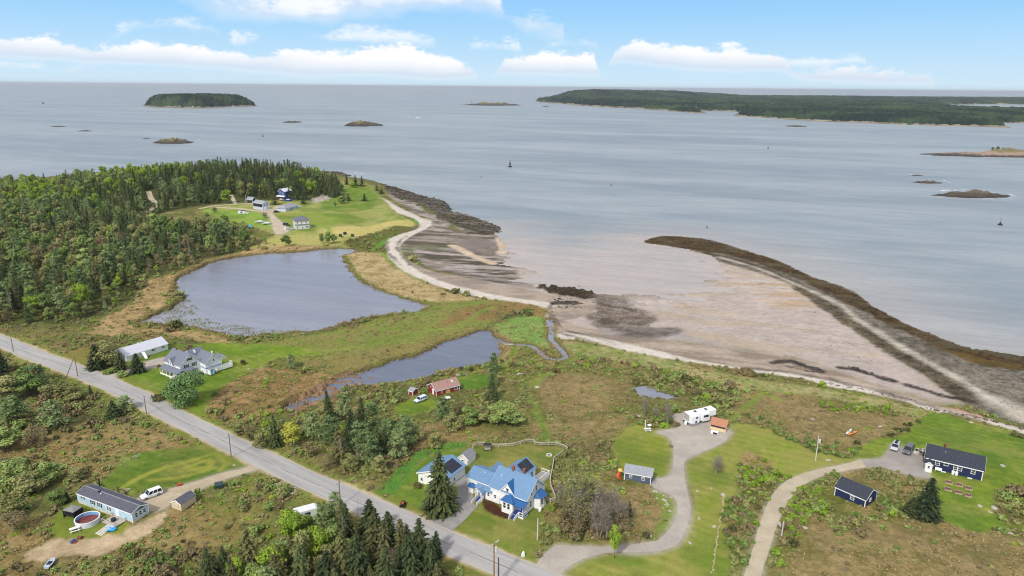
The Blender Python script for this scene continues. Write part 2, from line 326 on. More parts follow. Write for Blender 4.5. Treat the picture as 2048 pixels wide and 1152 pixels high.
zone([(1460, 848), (1530, 855), (1600, 890), (1640, 905), (1700, 915), (1742, 918), (1640, 937), (1590, 957), (1560, 950), (1510, 915), (1476, 960), (1482, 990), (1452, 1010), (1448, 1060), (1428, 1180), (1080, 1180), (1120, 1142), (1200, 1112), (1300, 1100), (1372, 1060), (1387, 1000), (1372, 950), (1370, 920), (1420, 898), (1450, 880)], (116, 132, 46), (142, 140, 74), .05, 0, .12, .5, 1)
zone([(1400, 1000), (1450, 985), (1445, 1060), (1420, 1150), (1380, 1120), (1395, 1050)], (126, 140, 46), (106, 126, 42), .05, 0, .12, 1, 3, op=.7)
zone([(1488, 900), (1510, 908), (1545, 928), (1525, 945), (1496, 950), (1484, 930)], (160, 136, 96), (122, 108, 66), .25, .1, .6, 1, 2)
zone([(1480, 950), (1520, 940), (1560, 945), (1590, 957), (1570, 985), (1550, 1010), (1500, 1000), (1478, 985)], (106, 100, 58), (84, 88, 44), .35, .7, .5, 1, 2)
zone([(1226, 888), (1258, 856), (1282, 848), (1310, 862), (1340, 875), (1346, 900), (1345, 940), (1312, 957), (1268, 948), (1238, 928)], (118, 132, 46), (142, 138, 72), .06, 0, .12, .6, 1)
zone([(1300, 978), (1345, 996), (1354, 1020), (1350, 1044), (1322, 1070), (1310, 1060), (1330, 1020)], (104, 130, 46), (120, 130, 60), .1, .05, .3, .6, 1.5)
zone([(768, 1004), (796, 972), (832, 932), (865, 909), (905, 896), (945, 896), (955, 890), (1055, 886), (1068, 884), (1074, 891), (1125, 894), (1136, 902), (1110, 924), (1102, 972), (1112, 1000), (1100, 1014), (1085, 1045), (1078, 1085), (1070, 1120), (1060, 1130), (1000, 1107), (912, 1072), (830, 1040), (775, 1019)], (104, 116, 46), (134, 128, 72), .05, .0, .12, .4, .8)
zone([(772, 1004), (796, 974), (832, 935), (865, 912), (905, 899), (915, 930), (880, 990), (850, 1020), (800, 1026)], (108, 130, 48), (90, 114, 40), .05, 0, .1, .5, 1.5)
lane([(772, 1000), (796, 970), (832, 930), (862, 908), (905, 894)], 1.2, (160, 140, 90), (130, 120, 70), .05, 0, .2, .2, .6)
lane([(760, 1000), (790, 966), (826, 925), (858, 902), (920, 890)], 4, (70, 116, 44), (92, 130, 50), .1, 0, .4, .5, 1.5)
lane([(920, 1075), (975, 1095), (1050, 1120)], 4, (104, 124, 44), (118, 128, 50), .05, 0, .2, .5, 3, .7)
zone([(966, 1000), (985, 1003), (1005, 1018), (1020, 1026), (1016, 1038), (985, 1028), (968, 1016)], (74, 44, 34), (58, 36, 28), .06, .06, 0, .15, .3)
zone([(230, 931), (250, 911), (287, 904), (375, 896), (412, 889), (465, 914), (502, 924), (490, 934), (450, 944), (350, 974), (275, 990), (262, 990), (203, 972), (215, 954)], (98, 118, 42), (80, 100, 36), .05, 0, .1, .4, .8)
for q in ([(245, 975), (300, 946), (380, 922), (430, 908), (450, 925), (440, 940)], [(300, 960), (360, 955), (430, 935)], [(375, 935), (415, 920), (420, 932), (380, 940)]):
    lane(q, 1.6, (160, 156, 70), (140, 146, 60), .04, 0, .1, .3, 1, .7)
zone([(98, 1044), (128, 1012), (160, 1002), (215, 1030), (268, 1057), (250, 1072), (180, 1078), (120, 1078), (92, 1062)], (110, 120, 42), (132, 136, 56), .06, .02, .2, .6, 1.2)
zone([(48, 1114), (65, 1099), (107, 1078), (140, 1078), (190, 1078), (215, 1066), (245, 1072), (252, 1058), (280, 1046), (300, 1038), (336, 1024), (325, 1040), (310, 1062), (290, 1074), (250, 1090), (225, 1106), (190, 1110), (160, 1112), (130, 1112), (75, 1126)], (190, 170, 140), (160, 142, 112), .08, .01, .08, .8, 1.2)
zone([(788, 814), (815, 800), (845, 793), (868, 800), (884, 812), (850, 824), (800, 838)], (118, 134, 48), (102, 118, 44), .06, 0, .15, .6, 1.5)
zone([(905, 760), (935, 750), (985, 750), (990, 765), (960, 778), (925, 776)], (92, 124, 40), (76, 108, 34), .06, 0, .15, .6, 1.5)
# headland
zone([(690, 362), (735, 368), (760, 393), (790, 424), (830, 444), (840, 452), (800, 470), (760, 480), (745, 496), (700, 495), (600, 490), (540, 488), (545, 470), (520, 458), (480, 445), (440, 428), (420, 413), (500, 407), (560, 400), (640, 402), (680, 390)], (132, 146, 68), (158, 152, 96), .08, .01, .2, 2, 4)
zone([(700, 373), (742, 376), (758, 398), (740, 418), (680, 424), (640, 412), (668, 392)], (110, 134, 50), (98, 122, 44), .05, 0, .1, 2, 4)
zone([(545, 430), (600, 426), (700, 430), (730, 446), (640, 452), (620, 466), (575, 452)], (114, 136, 52), (132, 142, 64), .05, 0, .1, 2, 5)
zone([(400, 420), (440, 418), (520, 426), (535, 435), (545, 455), (500, 452), (450, 440)], (116, 152, 54), (132, 150, 70), .06, .02, .1, 1.5, 4)
zone([(735, 452), (800, 440), (832, 448), (790, 460), (752, 463), (748, 472), (690, 472), (640, 462), (690, 452)], (190, 174, 112), (164, 156, 90), .08, 0, .2, 2, 5)
zone([(500, 496), (560, 474), (640, 470), (690, 476), (640, 490), (560, 492)], (182, 166, 106), (150, 150, 80), .08, .02, .2, 2, 4, op=.8)
zone([(748, 466), (790, 452), (832, 458), (815, 478), (770, 490), (760, 505), (720, 502), (690, 490), (700, 480)], (104, 98, 50), (84, 100, 42), .4, .5, .4, 1.5, 3)
lane([(745, 500), (780, 478), (815, 474), (838, 452), (828, 440)], 4, (100, 140, 50), (90, 120, 46), .15, 0, .5, 1, 2)
lane([(625, 440), (660, 462), (640, 478)], 3, (120, 150, 50), (110, 140, 44), .05, 0, .1, .5, 2, .7)
for q in ([(625, 398), (650, 392), (662, 396), (640, 404), (624, 406)], [(632, 384), (650, 380), (668, 386), (650, 394)]): zone(q, (176, 166, 154), (140, 132, 120), .5, 0, .05, 1, 2)
# paths worn through the grass
for q, w_ in (([(612, 703), (700, 697), (760, 682), (850, 662), (905, 655), (940, 637), (965, 622), (985, 614)], 2.6), ([(1182, 688), (1142, 722), (1092, 748), (1062, 776)], 2.2), ([(1062, 800), (1075, 830), (1092, 868), (1080, 884)], 2.2), ([(1030, 690), (1022, 716), (1008, 735)], 2.), ([(1560, 800), (1530, 785), (1510, 800), (1480, 826), (1462, 842)], 2.)):
    lane(q, w_, (126, 136, 66), (114, 124, 58), .04, 0, .1, .4, 1.2)
# wear in the mown grass: dry patches, lush patches, faint mowing lines
lw = np.nonzero((tuftD < .22) & (cA[:, 1] > cA[:, 0] * 1.05) & (base > 1.6))[0]; X_, Y_ = gx[lw], gy[lw]
k_ = np.clip((fbm(X_ / 8, Y_ / 6, 201, 4) - .5) * 6, 0, 1)[:, None] * .55; cA[lw] = cA[lw] * (1 - k_) + np.array(lin((150, 142, 82))) * k_; cB[lw] = cB[lw] * (1 - k_ * .7) + np.array(lin((132, 132, 66))) * k_ * .7
k_ = np.clip((fbm(X_ / 10, Y_ / 10, 221, 4) - .5) * 6, 0, 1)[:, None] * .5; cA[lw] = cA[lw] * (1 - k_) + np.array(lin((84, 116, 36))) * k_; cB[lw] = cB[lw] * (1 - k_) + np.array(lin((70, 100, 32))) * k_
st = (1 + .07 * np.sin(2 * PI * (X_ * .5 + Y_ * .86 + wx[lw] * 3) / 3.0))[:, None]; cA[lw] *= st; cB[lw] *= st
# shore
SEA = [(-700, 364), (0, 366), (150, 356), (330, 340), (480, 338), (590, 342), (650, 353), (682, 363), (710, 367), (738, 370), (770, 377), (800, 382), (850, 396), (893, 409), (902, 424), (930, 430), (965, 442), (1000, 457), (986, 468), (1000, 480), (1013, 498), (1004, 507), (1022, 520), (1036, 540), (1040, 556), (1075, 568), (1120, 566), (1190, 588), (1230, 600), (1300, 604), (1350, 612), (1400, 592), (1442, 560), (1446, 536), (1425, 512), (1380, 502), (1330, 491), (1290, 484), (1310, 475), (1345, 472), (1420, 480), (1500, 504), (1560, 524), (1620, 553), (1700, 580), (1740, 610), (1790, 640), (1850, 668), (1930, 698), (2048, 722), (2500, 830)]
seaP = np.array([flat(a, b, 0) for a, b in SEA]); seaP = np.vstack([smooth(seaP, 4, False), [(900, 150), (900, 20), (-1500, 20), (-1500, 700)]])
zone([(1040, 540), (1075, 566), (1190, 595), (1300, 600), (1400, 580), (1442, 545), (1420, 515), (1330, 490), (1345, 484), (1440, 514), (1520, 540), (1640, 600), (1723, 665), (1861, 752), (1940, 800), (1900, 820), (1800, 795), (1700, 765), (1606, 730), (1475, 708), (1312, 686), (1237, 678), (1130, 655), (1108, 628), (1060, 600), (960, 575)], (180, 168, 160), (162, 150, 143), .03, 0, 0, 3, 8, z=.4, streak=(-.5, 34, 9, (176, 158, 136), .5, .76))
zone([(1480, 560), (1560, 555), (1640, 600), (1600, 620), (1500, 600)], (188, 178, 172), (174, 163, 155), .03, 0, 0, 3, 8, z=.4, streak=(-.1, 20, 3, (178, 156, 132), .42, .6))
zone([(1190, 672), (1260, 676), (1380, 690), (1480, 712), (1540, 722), (1420, 690), (1330, 660), (1240, 655)], (160, 152, 150), (146, 138, 134), .03, 0, 0, 2, 8, z=.5)
zone([(800, 492), (815, 480), (860, 460), (930, 464), (986, 466), (1004, 480), (1020, 520), (1044, 555), (1070, 580), (985, 567), (920, 553), (862, 540), (818, 517)], (156, 144, 136), (134, 124, 116), .04, 0, 0, 1, 3, z=.6, streak=(-.12, 26, 5, (92, 84, 72), .45, .62))
zone([(808, 500), (860, 492), (900, 508), (870, 520), (830, 516)], (126, 128, 96), (104, 100, 80), .05, 0, 0, 2, 5, z=.6, op=.7, streak=(-.1, 20, 3, (90, 106, 62), .45, .6))
zone([(830, 505), (900, 505), (1010, 520), (1030, 545), (960, 552), (880, 535)], (172, 162, 156), (150, 140, 132), .03, 0, 0, 2, 4, z=.5, streak=(-.12, 30, 4, (84, 78, 66), .44, .58))
lane([(815, 470), (850, 455), (900, 462), (935, 467), (985, 470)], 7, (94, 80, 58), (112, 98, 80), .2, 0, 0, 2, 3, op=.85, z=.5)
zone([(915, 490), (945, 478), (990, 488), (998, 508), (960, 508), (925, 500)], (130, 118, 112), (116, 106, 98), .04, 0, 0, 1.5, 3, z=.5)
for q in ([(905, 494), (920, 500), (950, 515), (985, 527)], [(1001, 478), (1004, 490), (1010, 500), (1003, 505)]):
    lane(q, 6, (196, 178, 156), (180, 160, 138), .08, 0, 0, .4, 1.5, z=.5)
zone([(776, 392), (800, 402), (828, 410), (850, 425), (872, 432), (900, 450), (880, 468), (858, 456), (862, 443), (840, 434), (800, 416)], (168, 158, 150), (138, 128, 120), .15, 0, 0, 1.5, 3, z=.8, streak=(-.3, 18, 6, (112, 102, 92), .48, .62))
zone([(766, 374), (800, 381), (850, 394), (896, 407), (903, 425), (890, 432), (868, 426), (845, 412), (818, 404), (790, 396), (772, 386)], (116, 110, 104), (54, 52, 50), 1.1, 0, 0, 2.5, 2.5, z=.6, streak=(-.3, 16, 5, (74, 62, 40), .46, .6))
zone([(880, 430), (905, 424), (930, 430), (965, 441), (1002, 457), (985, 470), (940, 470), (925, 458), (900, 448), (872, 440)], (98, 88, 68), (50, 46, 38), 1.0, 0, 0, 2.5, 2.5, z=.5, streak=(-.35, 16, 5, (120, 112, 100), .5, .64))
zone([(1075, 576), (1094, 566), (1150, 567), (1192, 590), (1186, 601), (1140, 602), (1108, 594)], (72, 62, 42), (48, 42, 32), 1.6, 0, 0, 1, 1.5, z=.5)
zone([(1188, 596), (1240, 598), (1290, 625), (1316, 642), (1290, 662), (1240, 670), (1200, 656), (1176, 640), (1186, 615)], (140, 126, 118), (88, 78, 68), .7, 0, 0, 4, 5, z=.5, op=.85, streak=(-.6, 14, 5, (66, 58, 46), .46, .66))
zone([(1230, 676), (1290, 662), (1350, 658), (1352, 672), (1300, 684)], (128, 116, 110), (90, 82, 74), .1, 0, 0, 2.5, 4, z=.5, op=.8, streak=(-.4, 14, 4, (76, 68, 60), .45, .6))
WS = [(862, 443), (858, 456), (832, 471), (806, 486), (800, 497), (815, 520), (862, 542), (925, 555), (987, 568), (1050, 578), (1090, 588), (1130, 592), (1180, 602), (1192, 618), (1160, 634), (1125, 640), (1100, 632), (1090, 614), (1050, 606), (1000, 600), (940, 588), (880, 572), (835, 553), (800, 534), (780, 512), (776, 494), (815, 474), (838, 458), (845, 440)]
zone(WS, *WET, .04, 0, 0, .5, 1.5, z=1.2, streak=(.2, 20, 6, (168, 152, 138), .45, .6))
zone([(764, 398), (788, 416), (825, 428), (845, 438), (862, 443), (858, 455), (830, 469), (808, 484), (800, 496), (811, 519), (840, 543), (880, 562), (930, 577), (980, 588), (1040, 598), (1104, 606), (1100, 616), (1050, 607), (1000, 601), (960, 596), (920, 586), (880, 575), (835, 556), (800, 537), (779, 516), (771, 497), (776, 482), (800, 471), (834, 459), (840, 450), (825, 438), (785, 424)], *SAND, .05, 0, 0, .5, 1.2, z=1.9)
zone([(1108, 625), (1137, 648), (1175, 658), (1237, 672), (1312, 682), (1400, 691), (1475, 704), (1575, 720), (1640, 735), (1720, 765), (1800, 790), (1880, 815), (1960, 838), (2060, 866), (2060, 872), (1960, 848), (1846, 820), (1711, 785), (1611, 762), (1536, 752), (1400, 732), (1312, 714), (1225, 696), (1150, 680), (1105, 668), (1090, 640)], (176, 160, 146), (156, 142, 128), .04, 0, 0, .6, 1.5, z=1.4, streak=(-.35, 24, 5, (140, 126, 112), .45, .62))
zone([(1102, 640), (1112, 660), (1150, 668), (1200, 675), (1300, 700), (1400, 725), (1480, 740), (1536, 745), (1610, 754), (1680, 768), (1750, 780), (1830, 806), (1900, 826), (1960, 838), (2060, 862), (2060, 872), (1973, 850), (1911, 832), (1853, 824), (1786, 796), (1711, 785), (1648, 775), (1611, 762), (1536, 752), (1400, 732), (1312, 715), (1225, 697), (1175, 684), (1112, 677), (1100, 660)], *SAND, .06, 0, 0, .5, 1.2, z=1.8)
for q in ([(1100, 612), (1108, 640), (1130, 660), (1180, 672), (1230, 690)], [(1120, 668), (1180, 684), (1230, 692)], [(775, 486), (776, 505), (800, 530)], [(815, 474), (800, 484), (796, 500), (820, 530)], [(1660, 762), (1760, 786), (1860, 818), (1960, 845)], [(1500, 742), (1600, 752), (1700, 775)]):
    lane(q, 1.6, (66, 58, 50), (96, 88, 78), .25, 0, 0, 1.2, 1.5, .75, z=1.6)
# gravel spit and its weed
zone([(1290, 484), (1310, 475), (1345, 472), (1420, 480), (1500, 504), (1560, 524), (1620, 553), (1700, 580), (1740, 610), (1790, 640), (1850, 668), (1930, 698), (2048, 722), (2500, 830), (2500, 990), (2060, 862), (1960, 832), (1898, 790), (1861, 752), (1786, 710), (1723, 667), (1686, 640), (1640, 602), (1600, 577), (1520, 546), (1440, 522), (1400, 504), (1330, 490)], (130, 122, 110), (78, 74, 66), .4, 0, 0, .5, 1.5, z=.8)
zone([(1900, 740), (2060, 780), (2300, 860), (2300, 900), (2060, 850), (1960, 790)], (140, 132, 116), (90, 86, 76), .4, 0, 0, 2, 6, z=1)
zone([(1290, 484), (1310, 475), (1345, 472), (1420, 480), (1500, 504), (1560, 524), (1620, 553), (1700, 580), (1740, 610), (1790, 640), (1850, 668), (1930, 698), (2048, 722), (2500, 830), (2500, 860), (2048, 750), (1961, 735), (1911, 712), (1848, 685), (1761, 647), (1735, 628), (1700, 612), (1625, 572), (1550, 540), (1450, 508), (1412, 504), (1330, 490)], (88, 70, 42), (50, 40, 26), .9, 0, 0, 1, 1.5, z=.4, streak=(-.5, 14, 4, (88, 78, 60), .5, .66))
zone([(1850, 690), (1940, 716), (2030, 735), (2048, 748), (1961, 735), (1900, 712)], (100, 80, 40), (76, 62, 34), .3, 0, 0, 1, 3, z=.4)
lane([(1412, 506), (1480, 522), (1560, 552), (1640, 592)], 4, (76, 62, 40), (60, 50, 36), .2, 0, 0, .6, 1.5, z=.5)
lane([(1600, 575), (1660, 618), (1723, 660), (1790, 706), (1861, 746), (1910, 782), (1945, 805)], 7.5, (112, 100, 80), (50, 46, 36), .6, 0, 0, 1.2, 2, z=1, op=.95)
lane([(1440, 512), (1520, 536), (1600, 570), (1676, 606), (1711, 636), (1776, 676), (1861, 728), (1936, 770), (1998, 810), (2060, 842)], 3.2, (196, 188, 174), (156, 148, 134), .25, 0, 0, .8, 2.5, z=1.2, op=.85)
lane([(1990, 806), (2060, 842), (2140, 880)], 9, (194, 186, 172), (172, 164, 150), .06, 0, 0, 1.5, 5, z=1.4, op=.8)
for q, w_ in (([(1545, 732), (1580, 728), (1600, 736), (1638, 748)], 3.2), ([(1680, 740), (1710, 742), (1740, 750), (1785, 764)], 3), ([(1815, 772), (1860, 785), (1880, 790)], 3.), ([(1880, 795), (1925, 803)], 2.5), ([(1110, 610), (1150, 608)], 5)):
    lane(q, w_, (80, 74, 68), (56, 50, 46), .7, 0, 0, .6, 1, z=1)
lane([(1910, 822), (1960, 835)], 2, (186, 150, 130), (160, 128, 112), .1, 0, 0, .4, 1, z=1.8)
# ponds, creek
POND1 = [(350, 568), (368, 550), (400, 536), (420, 526), (480, 514), (530, 508), (600, 504), (660, 498), (712, 500), (700, 508), (684, 513), (690, 525), (705, 545), (720, 562), (745, 575), (780, 590), (815, 600), (850, 608), (868, 609), (840, 620), (800, 627), (750, 633), (700, 643), (665, 655), (650, 662), (600, 668), (540, 672), (500, 677), (480, 680), (440, 668), (400, 662), (350, 652), (300, 650), (265, 652), (290, 638), (330, 622), (360, 607), (362, 590), (345, 578)]
POND2 = [(972, 662), (985, 666), (990, 676), (1006, 680), (1000, 690), (1002, 706), (996, 716), (980, 728), (950, 733), (900, 741), (862, 754), (825, 761), (800, 768), (760, 772), (720, 776), (690, 782), (660, 800), (620, 815), (575, 828), (560, 820), (600, 803), (650, 778), (662, 765), (690, 753), (712, 746), (745, 737), (775, 727), (810, 715), (832, 713), (862, 698), (895, 683), (925, 675), (955, 664)]
CREEK = [(1000, 684), (1030, 690), (1060, 692), (1078, 703), (1092, 716), (1112, 720), (1130, 716), (1126, 705), (1112, 690), (1102, 678), (1103, 660), (1098, 640)]
POND3 = [(1268, 778), (1290, 775), (1325, 783), (1362, 793), (1340, 798), (1305, 795), (1280, 790)]
PZ = 2.0
P1 = world_poly(POND1, PZ); P2 = world_poly(POND2, PZ); P3 = np.array([at(a, b) for a, b in POND3]); CR = smooth([at(a, b, PZ) for a, b in CREEK], 5, False)
d1 = sdf(gx, gy, P1); d2 = sdf(gx, gy, P2); dc = line_dist(CR) - 1.3
d1 = d1 + wx * 6 + wx2 * 2.5; d2 = d2 + wx * 4 + wx2 * 2; dp = np.minimum(np.minimum(d1, d2), dc)
m = np.clip(1 - np.abs(dp - .6) / 1.6, 0, 1) * .8; blend(m, (96, 104, 52), (120, 100, 64), .2, .05, .8)
m = np.clip(.5 - dp / .8, 0, 1); blend(m, (70, 62, 50), (56, 50, 42), .05, 0, 0)
d3 = sdf(gx, gy, P3); blend(np.clip(.5 - (d3 + wx * 3) / .8, 0, 1), (60, 56, 48), (50, 48, 44), 0, 0, 0)
marsh = np.clip(.5 - (sdf(gx, gy, world_poly([(560, 832), (600, 800), (650, 770), (700, 748), (742, 756), (738, 765), (700, 780), (660, 805), (610, 830)], PZ)) + wx * 4) / 2, 0, 1)

# roads: traced edges, kept as sheets of their own
ROAD_C = [(-330, 545), (-120, 632), (0, 681), (66, 709), (130, 732), (200, 760), (272, 792), (340, 828), (432, 873), (545, 927), (620, 962), (700, 997), (790, 1036), (895, 1085), (975, 1117), (1060, 1153), (1150, 1190), (1300, 1250)]
RC = smooth([at(a, b) for a, b in ROAD_C], 6, False)
roadd = line_dist(RC)
HOUSE_DRIVE = [(912, 1074), (905, 1064), (913, 1055), (930, 1040), (948, 1020), (956, 1012), (948, 1008), (944, 985), (936, 962), (930, 946), (912, 946), (908, 960), (916, 985), (908, 1005), (895, 1020), (875, 1037), (855, 1046), (836, 1040), (850, 1056), (885, 1070)]
RV_DRIVE = [(1068, 1140), (1072, 1126), (1082, 1114), (1100, 1096), (1120, 1089), (1150, 1091), (1225, 1092), (1275, 1086), (1312, 1079), (1328, 1066), (1342, 1050), (1352, 1027), (1351, 1005), (1340, 992), (1307, 977), (1302, 967), (1312, 957), (1338, 952), (1344, 930), (1344, 892), (1332, 873), (1312, 867), (1317, 861), (1354, 855), (1357, 846), (1344, 835), (1350, 827), (1375, 826), (1420, 832), (1464, 862), (1460, 872), (1447, 887), (1402, 907), (1375, 920), (1370, 935), (1373, 967), (1382, 1003), (1383, 1030), (1374, 1060), (1361, 1085), (1342, 1098), (1300, 1106), (1225, 1107), (1180, 1116), (1150, 1129), (1130, 1144), (1122, 1165), (1095, 1160)]
LANE = [(1446, 1300), (1488, 1152), (1500, 1118), (1515, 1062), (1530, 1020), (1545, 990), (1562, 970), (1592, 952), (1640, 938), (1690, 928), (1722, 920), (1732, 934), (1700, 940), (1660, 948), (1622, 962), (1596, 980), (1576, 1005), (1560, 1036), (1545, 1080), (1532, 1120), (1522, 1152), (1490, 1300)]
PARK = [(1722, 920), (1760, 918), (1774, 908), (1780, 890), (1815, 897), (1850, 906), (1852, 935), (1858, 957), (1840, 955), (1800, 946), (1765, 936), (1732, 934)]
MOB_DRIVE = [(517, 922), (500, 926), (490, 935), (450, 944), (400, 960), (350, 974), (312, 984), (285, 992), (272, 998), (285, 1012), (300, 1024), (335, 1016), (350, 1000), (385, 988), (425, 970), (450, 960), (490, 948), (528, 938), (538, 930)]
FARM_DRIVE = [(205, 755), (225, 748), (245, 741), (265, 736), (285, 727), (300, 721), (334, 714), (336, 725), (300, 738), (268, 744), (244, 749), (234, 758), (226, 764)]
HEAD_YARD = [(520, 424), (540, 418), (556, 411), (578, 416), (552, 424), (546, 428), (576, 455), (573, 466), (550, 467), (542, 445), (535, 429)]
DRV = {}
for k, q, sm_ in (('house', HOUSE_DRIVE, True), ('rv', RV_DRIVE, True), ('lane', LANE, True), ('park', PARK, False), ('mob', MOB_DRIVE, True), ('farm', FARM_DRIVE, True), ('head', HEAD_YARD, True)): DRV[k] = world_poly(q, None, sm_)
vg = np.clip(1 - (roadd - 3.6) / 4.5, 0, 1); vg = np.where(roadd < 30, np.clip(vg + wx * .8, 0, 1), 0) * .9
blend(vg, (104, 126, 46), (126, 120, 62), .06, .02, .3)
for k in DRV:
    if k in ('house',): continue
    d = poly_mask(DRV[k], .4, 1.6); blend(np.clip(poly_mask(DRV[k], .5, 4.0) * 1.1, 0, 1) * .5, (176, 162, 130), (140, 136, 84), .03, 0, .1); blend(d, *GRAV, 0, 0, 0)
sh = np.clip(.5 - (roadd - 3.9 + wx2 * 1.2 + wx * 1.5) / 1, 0, 1); blend(np.where(roadd < 30, sh, 0), (196, 178, 150), (170, 152, 124), .0, 0, 0)
nearroad = roadd < 4.4
for k in DRV: nearroad |= poly_mask(DRV[k], 0, .1) > 0
bumpA[nearroad] = 0; shrubD[nearroad] = 0; tuftD[nearroad] = 0
ROCKW = bumpA.copy()
# heights
hz = base + (fbm(gx / 2.6, gy / 2.6, 91, 4) - .45) * 2.2 * bumpA * np.clip(1.2 - gy / 1500, .4, 1)
sdsea = sdf(gx, gy, seaP) + wx * 3; sdsea = sdsea + np.where((gx > -15) & (gx < 110) & (gy < 430) & (gy > 300), (fbm(gx / 22, gy / 7, 77, 4) - .5) * 46, 0)
hz = np.where(sdsea < 0, np.maximum(hz, np.minimum(.04 - .03 * sdsea, .6)), np.minimum(hz, -.05 - .05 * sdsea))
hz = np.where(dp < 0, np.minimum(hz, np.maximum(PZ + .1 + dp * .5, .9)), np.where(dp < 2.5, np.maximum(hz, PZ + .05 + .1 * np.minimum(dp, 1.5)), hz))
hz = np.where((marsh > .5) & (fbm(gx / 2.2, gy / 1.1, 55, 3) > .5), PZ + .15, hz)
k_ = ((marsh > .3) & (hz > PZ)).astype(float) * .9; blend(k_, (150, 120, 96), (112, 94, 72), .1, 0, .5)
hz = np.where(d3 + wx * 3 < 0, hz - .5, hz)
def hgt(x, y):                                                  # terrain height at a place (nearest grid point)
    i = np.clip(np.round(np.log(np.maximum(y, 62) / 62) / math.log(1150 / 62) * (NR - 1)).astype(int), 0, NR - 1)
    u = x / (ys[i] + 42); j = np.clip(np.round((u + .98) / 1.96 * (NC - 1)).astype(int), 0, NC - 1)
    return i * NC + j
V = np.stack([gx, gy, hz], 1); ii = np.arange((NR - 1) * NC).reshape(NR - 1, NC)[:, :-1].ravel()
Q = np.stack([ii, ii + 1, ii + NC + 1, ii + NC], 1)
keep = (hz[Q].max(1) > -1.2); Q = Q[keep]

gm = bpy.data.materials.new('ground'); gm.use_nodes = True; t = NT(gm.node_tree); p = t.n['Principled BSDF']
geo = t.add('ShaderNodeNewGeometry'); P_ = geo.outputs['Position']
a_, b_ = t.attr('col_a', 'Color'), t.attr('col_b', 'Color'); rg = t.attr('rough_ground')
n1 = t.noise(P_, .42, 5, .66); n2 = t.noise(P_, 2.3, 3, .6); n3 = t.noise(P_, .05, 3, .5)
n4 = t.noise(P_, .11, 4, .6); mx = t.mapr(t.math('ADD', t.math('ADD', t.math('MULTIPLY', n1, .42), t.math('MULTIPLY', n2, .26)), t.math('MULTIPLY', n4, .32)), .4, .6)
col = t.mix(mx, a_, b_)
con = t.math('ADD', .17, t.math('MULTIPLY', rg, .75))                 # how uneven the colour of the cover is
val = t.math('ADD', 1.0, t.math('MULTIPLY', t.math('SUBTRACT', t.noise(P_, .9, 6, .78), .5), t.math('MULTIPLY', con, 3.2)))
val = t.math('MULTIPLY', val, t.math('ADD', .92, t.math('MULTIPLY', n3, .16)))
rr2 = t.add('ShaderNodeVectorRotate', rotation_type='Z_AXIS'); t.l.new(P_, rr2.inputs['Vector']); rr2.inputs['Angle'].default_value = .32
fl = t.attr('tidal'); rip = t.noise(t.scale(rr2.outputs[0], (.035, .2, 0)), 1., 7, .68); chan = t.noise(t.scale(rr2.outputs[0], (.012, .05, 0)), 1., 5, .6, 1.2)
val = t.math('MULTIPLY', val, t.math('ADD', 1., t.math('MULTIPLY', fl, t.math('MULTIPLY', t.math('SUBTRACT', rip, .5), .62))))
val = t.math('MULTIPLY', val, t.math('SUBTRACT', 1., t.math('MULTIPLY', fl, t.mapr(t.math('ABSOLUTE', t.math('SUBTRACT', chan, .5)), 0, .02, .16, 0))))
spk = t.noise(P_, .55, 3, .5); val = t.math('MULTIPLY', val, t.math('SUBTRACT', 1., t.math('MULTIPLY', fl, t.mapr(spk, .68, .74, 0, .45))))
cm = t.add('ShaderNodeCombineXYZ'); [t.l.new(val, cm.inputs[i]) for i in range(3)]
t.l.new(t.mix(1.0, col, cm.outputs[0], 'MULTIPLY'), p.inputs['Base Color'])
p.inputs['Roughness'].default_value = .9; p.inputs['Specular IOR Level'].default_value = .1
bp = t.add('ShaderNodeBump'); bp.inputs['Distance'].default_value = .35; t.l.new(t.math('ADD', .15, rg), bp.inputs['Strength'])
t.l.new(t.noise(P_, 1.4, 5, .7), bp.inputs['Height']); t.l.new(bp.outputs[0], p.inputs['Normal'])
one = np.ones((NV, 1))
gmesh = np_mesh('ground', V, Q, [gm], {'col_a': np.hstack([cA, one]), 'col_b': np.hstack([cB, one]), 'rough_ground': np.clip(bumpA * 1.6, 0, 1), 'tidal': np.clip((1.5 - hz) / .4, 0, 1) * (dp > 1)}, smooth_=True)
tag(link('ground', gmesh), kind='structure')

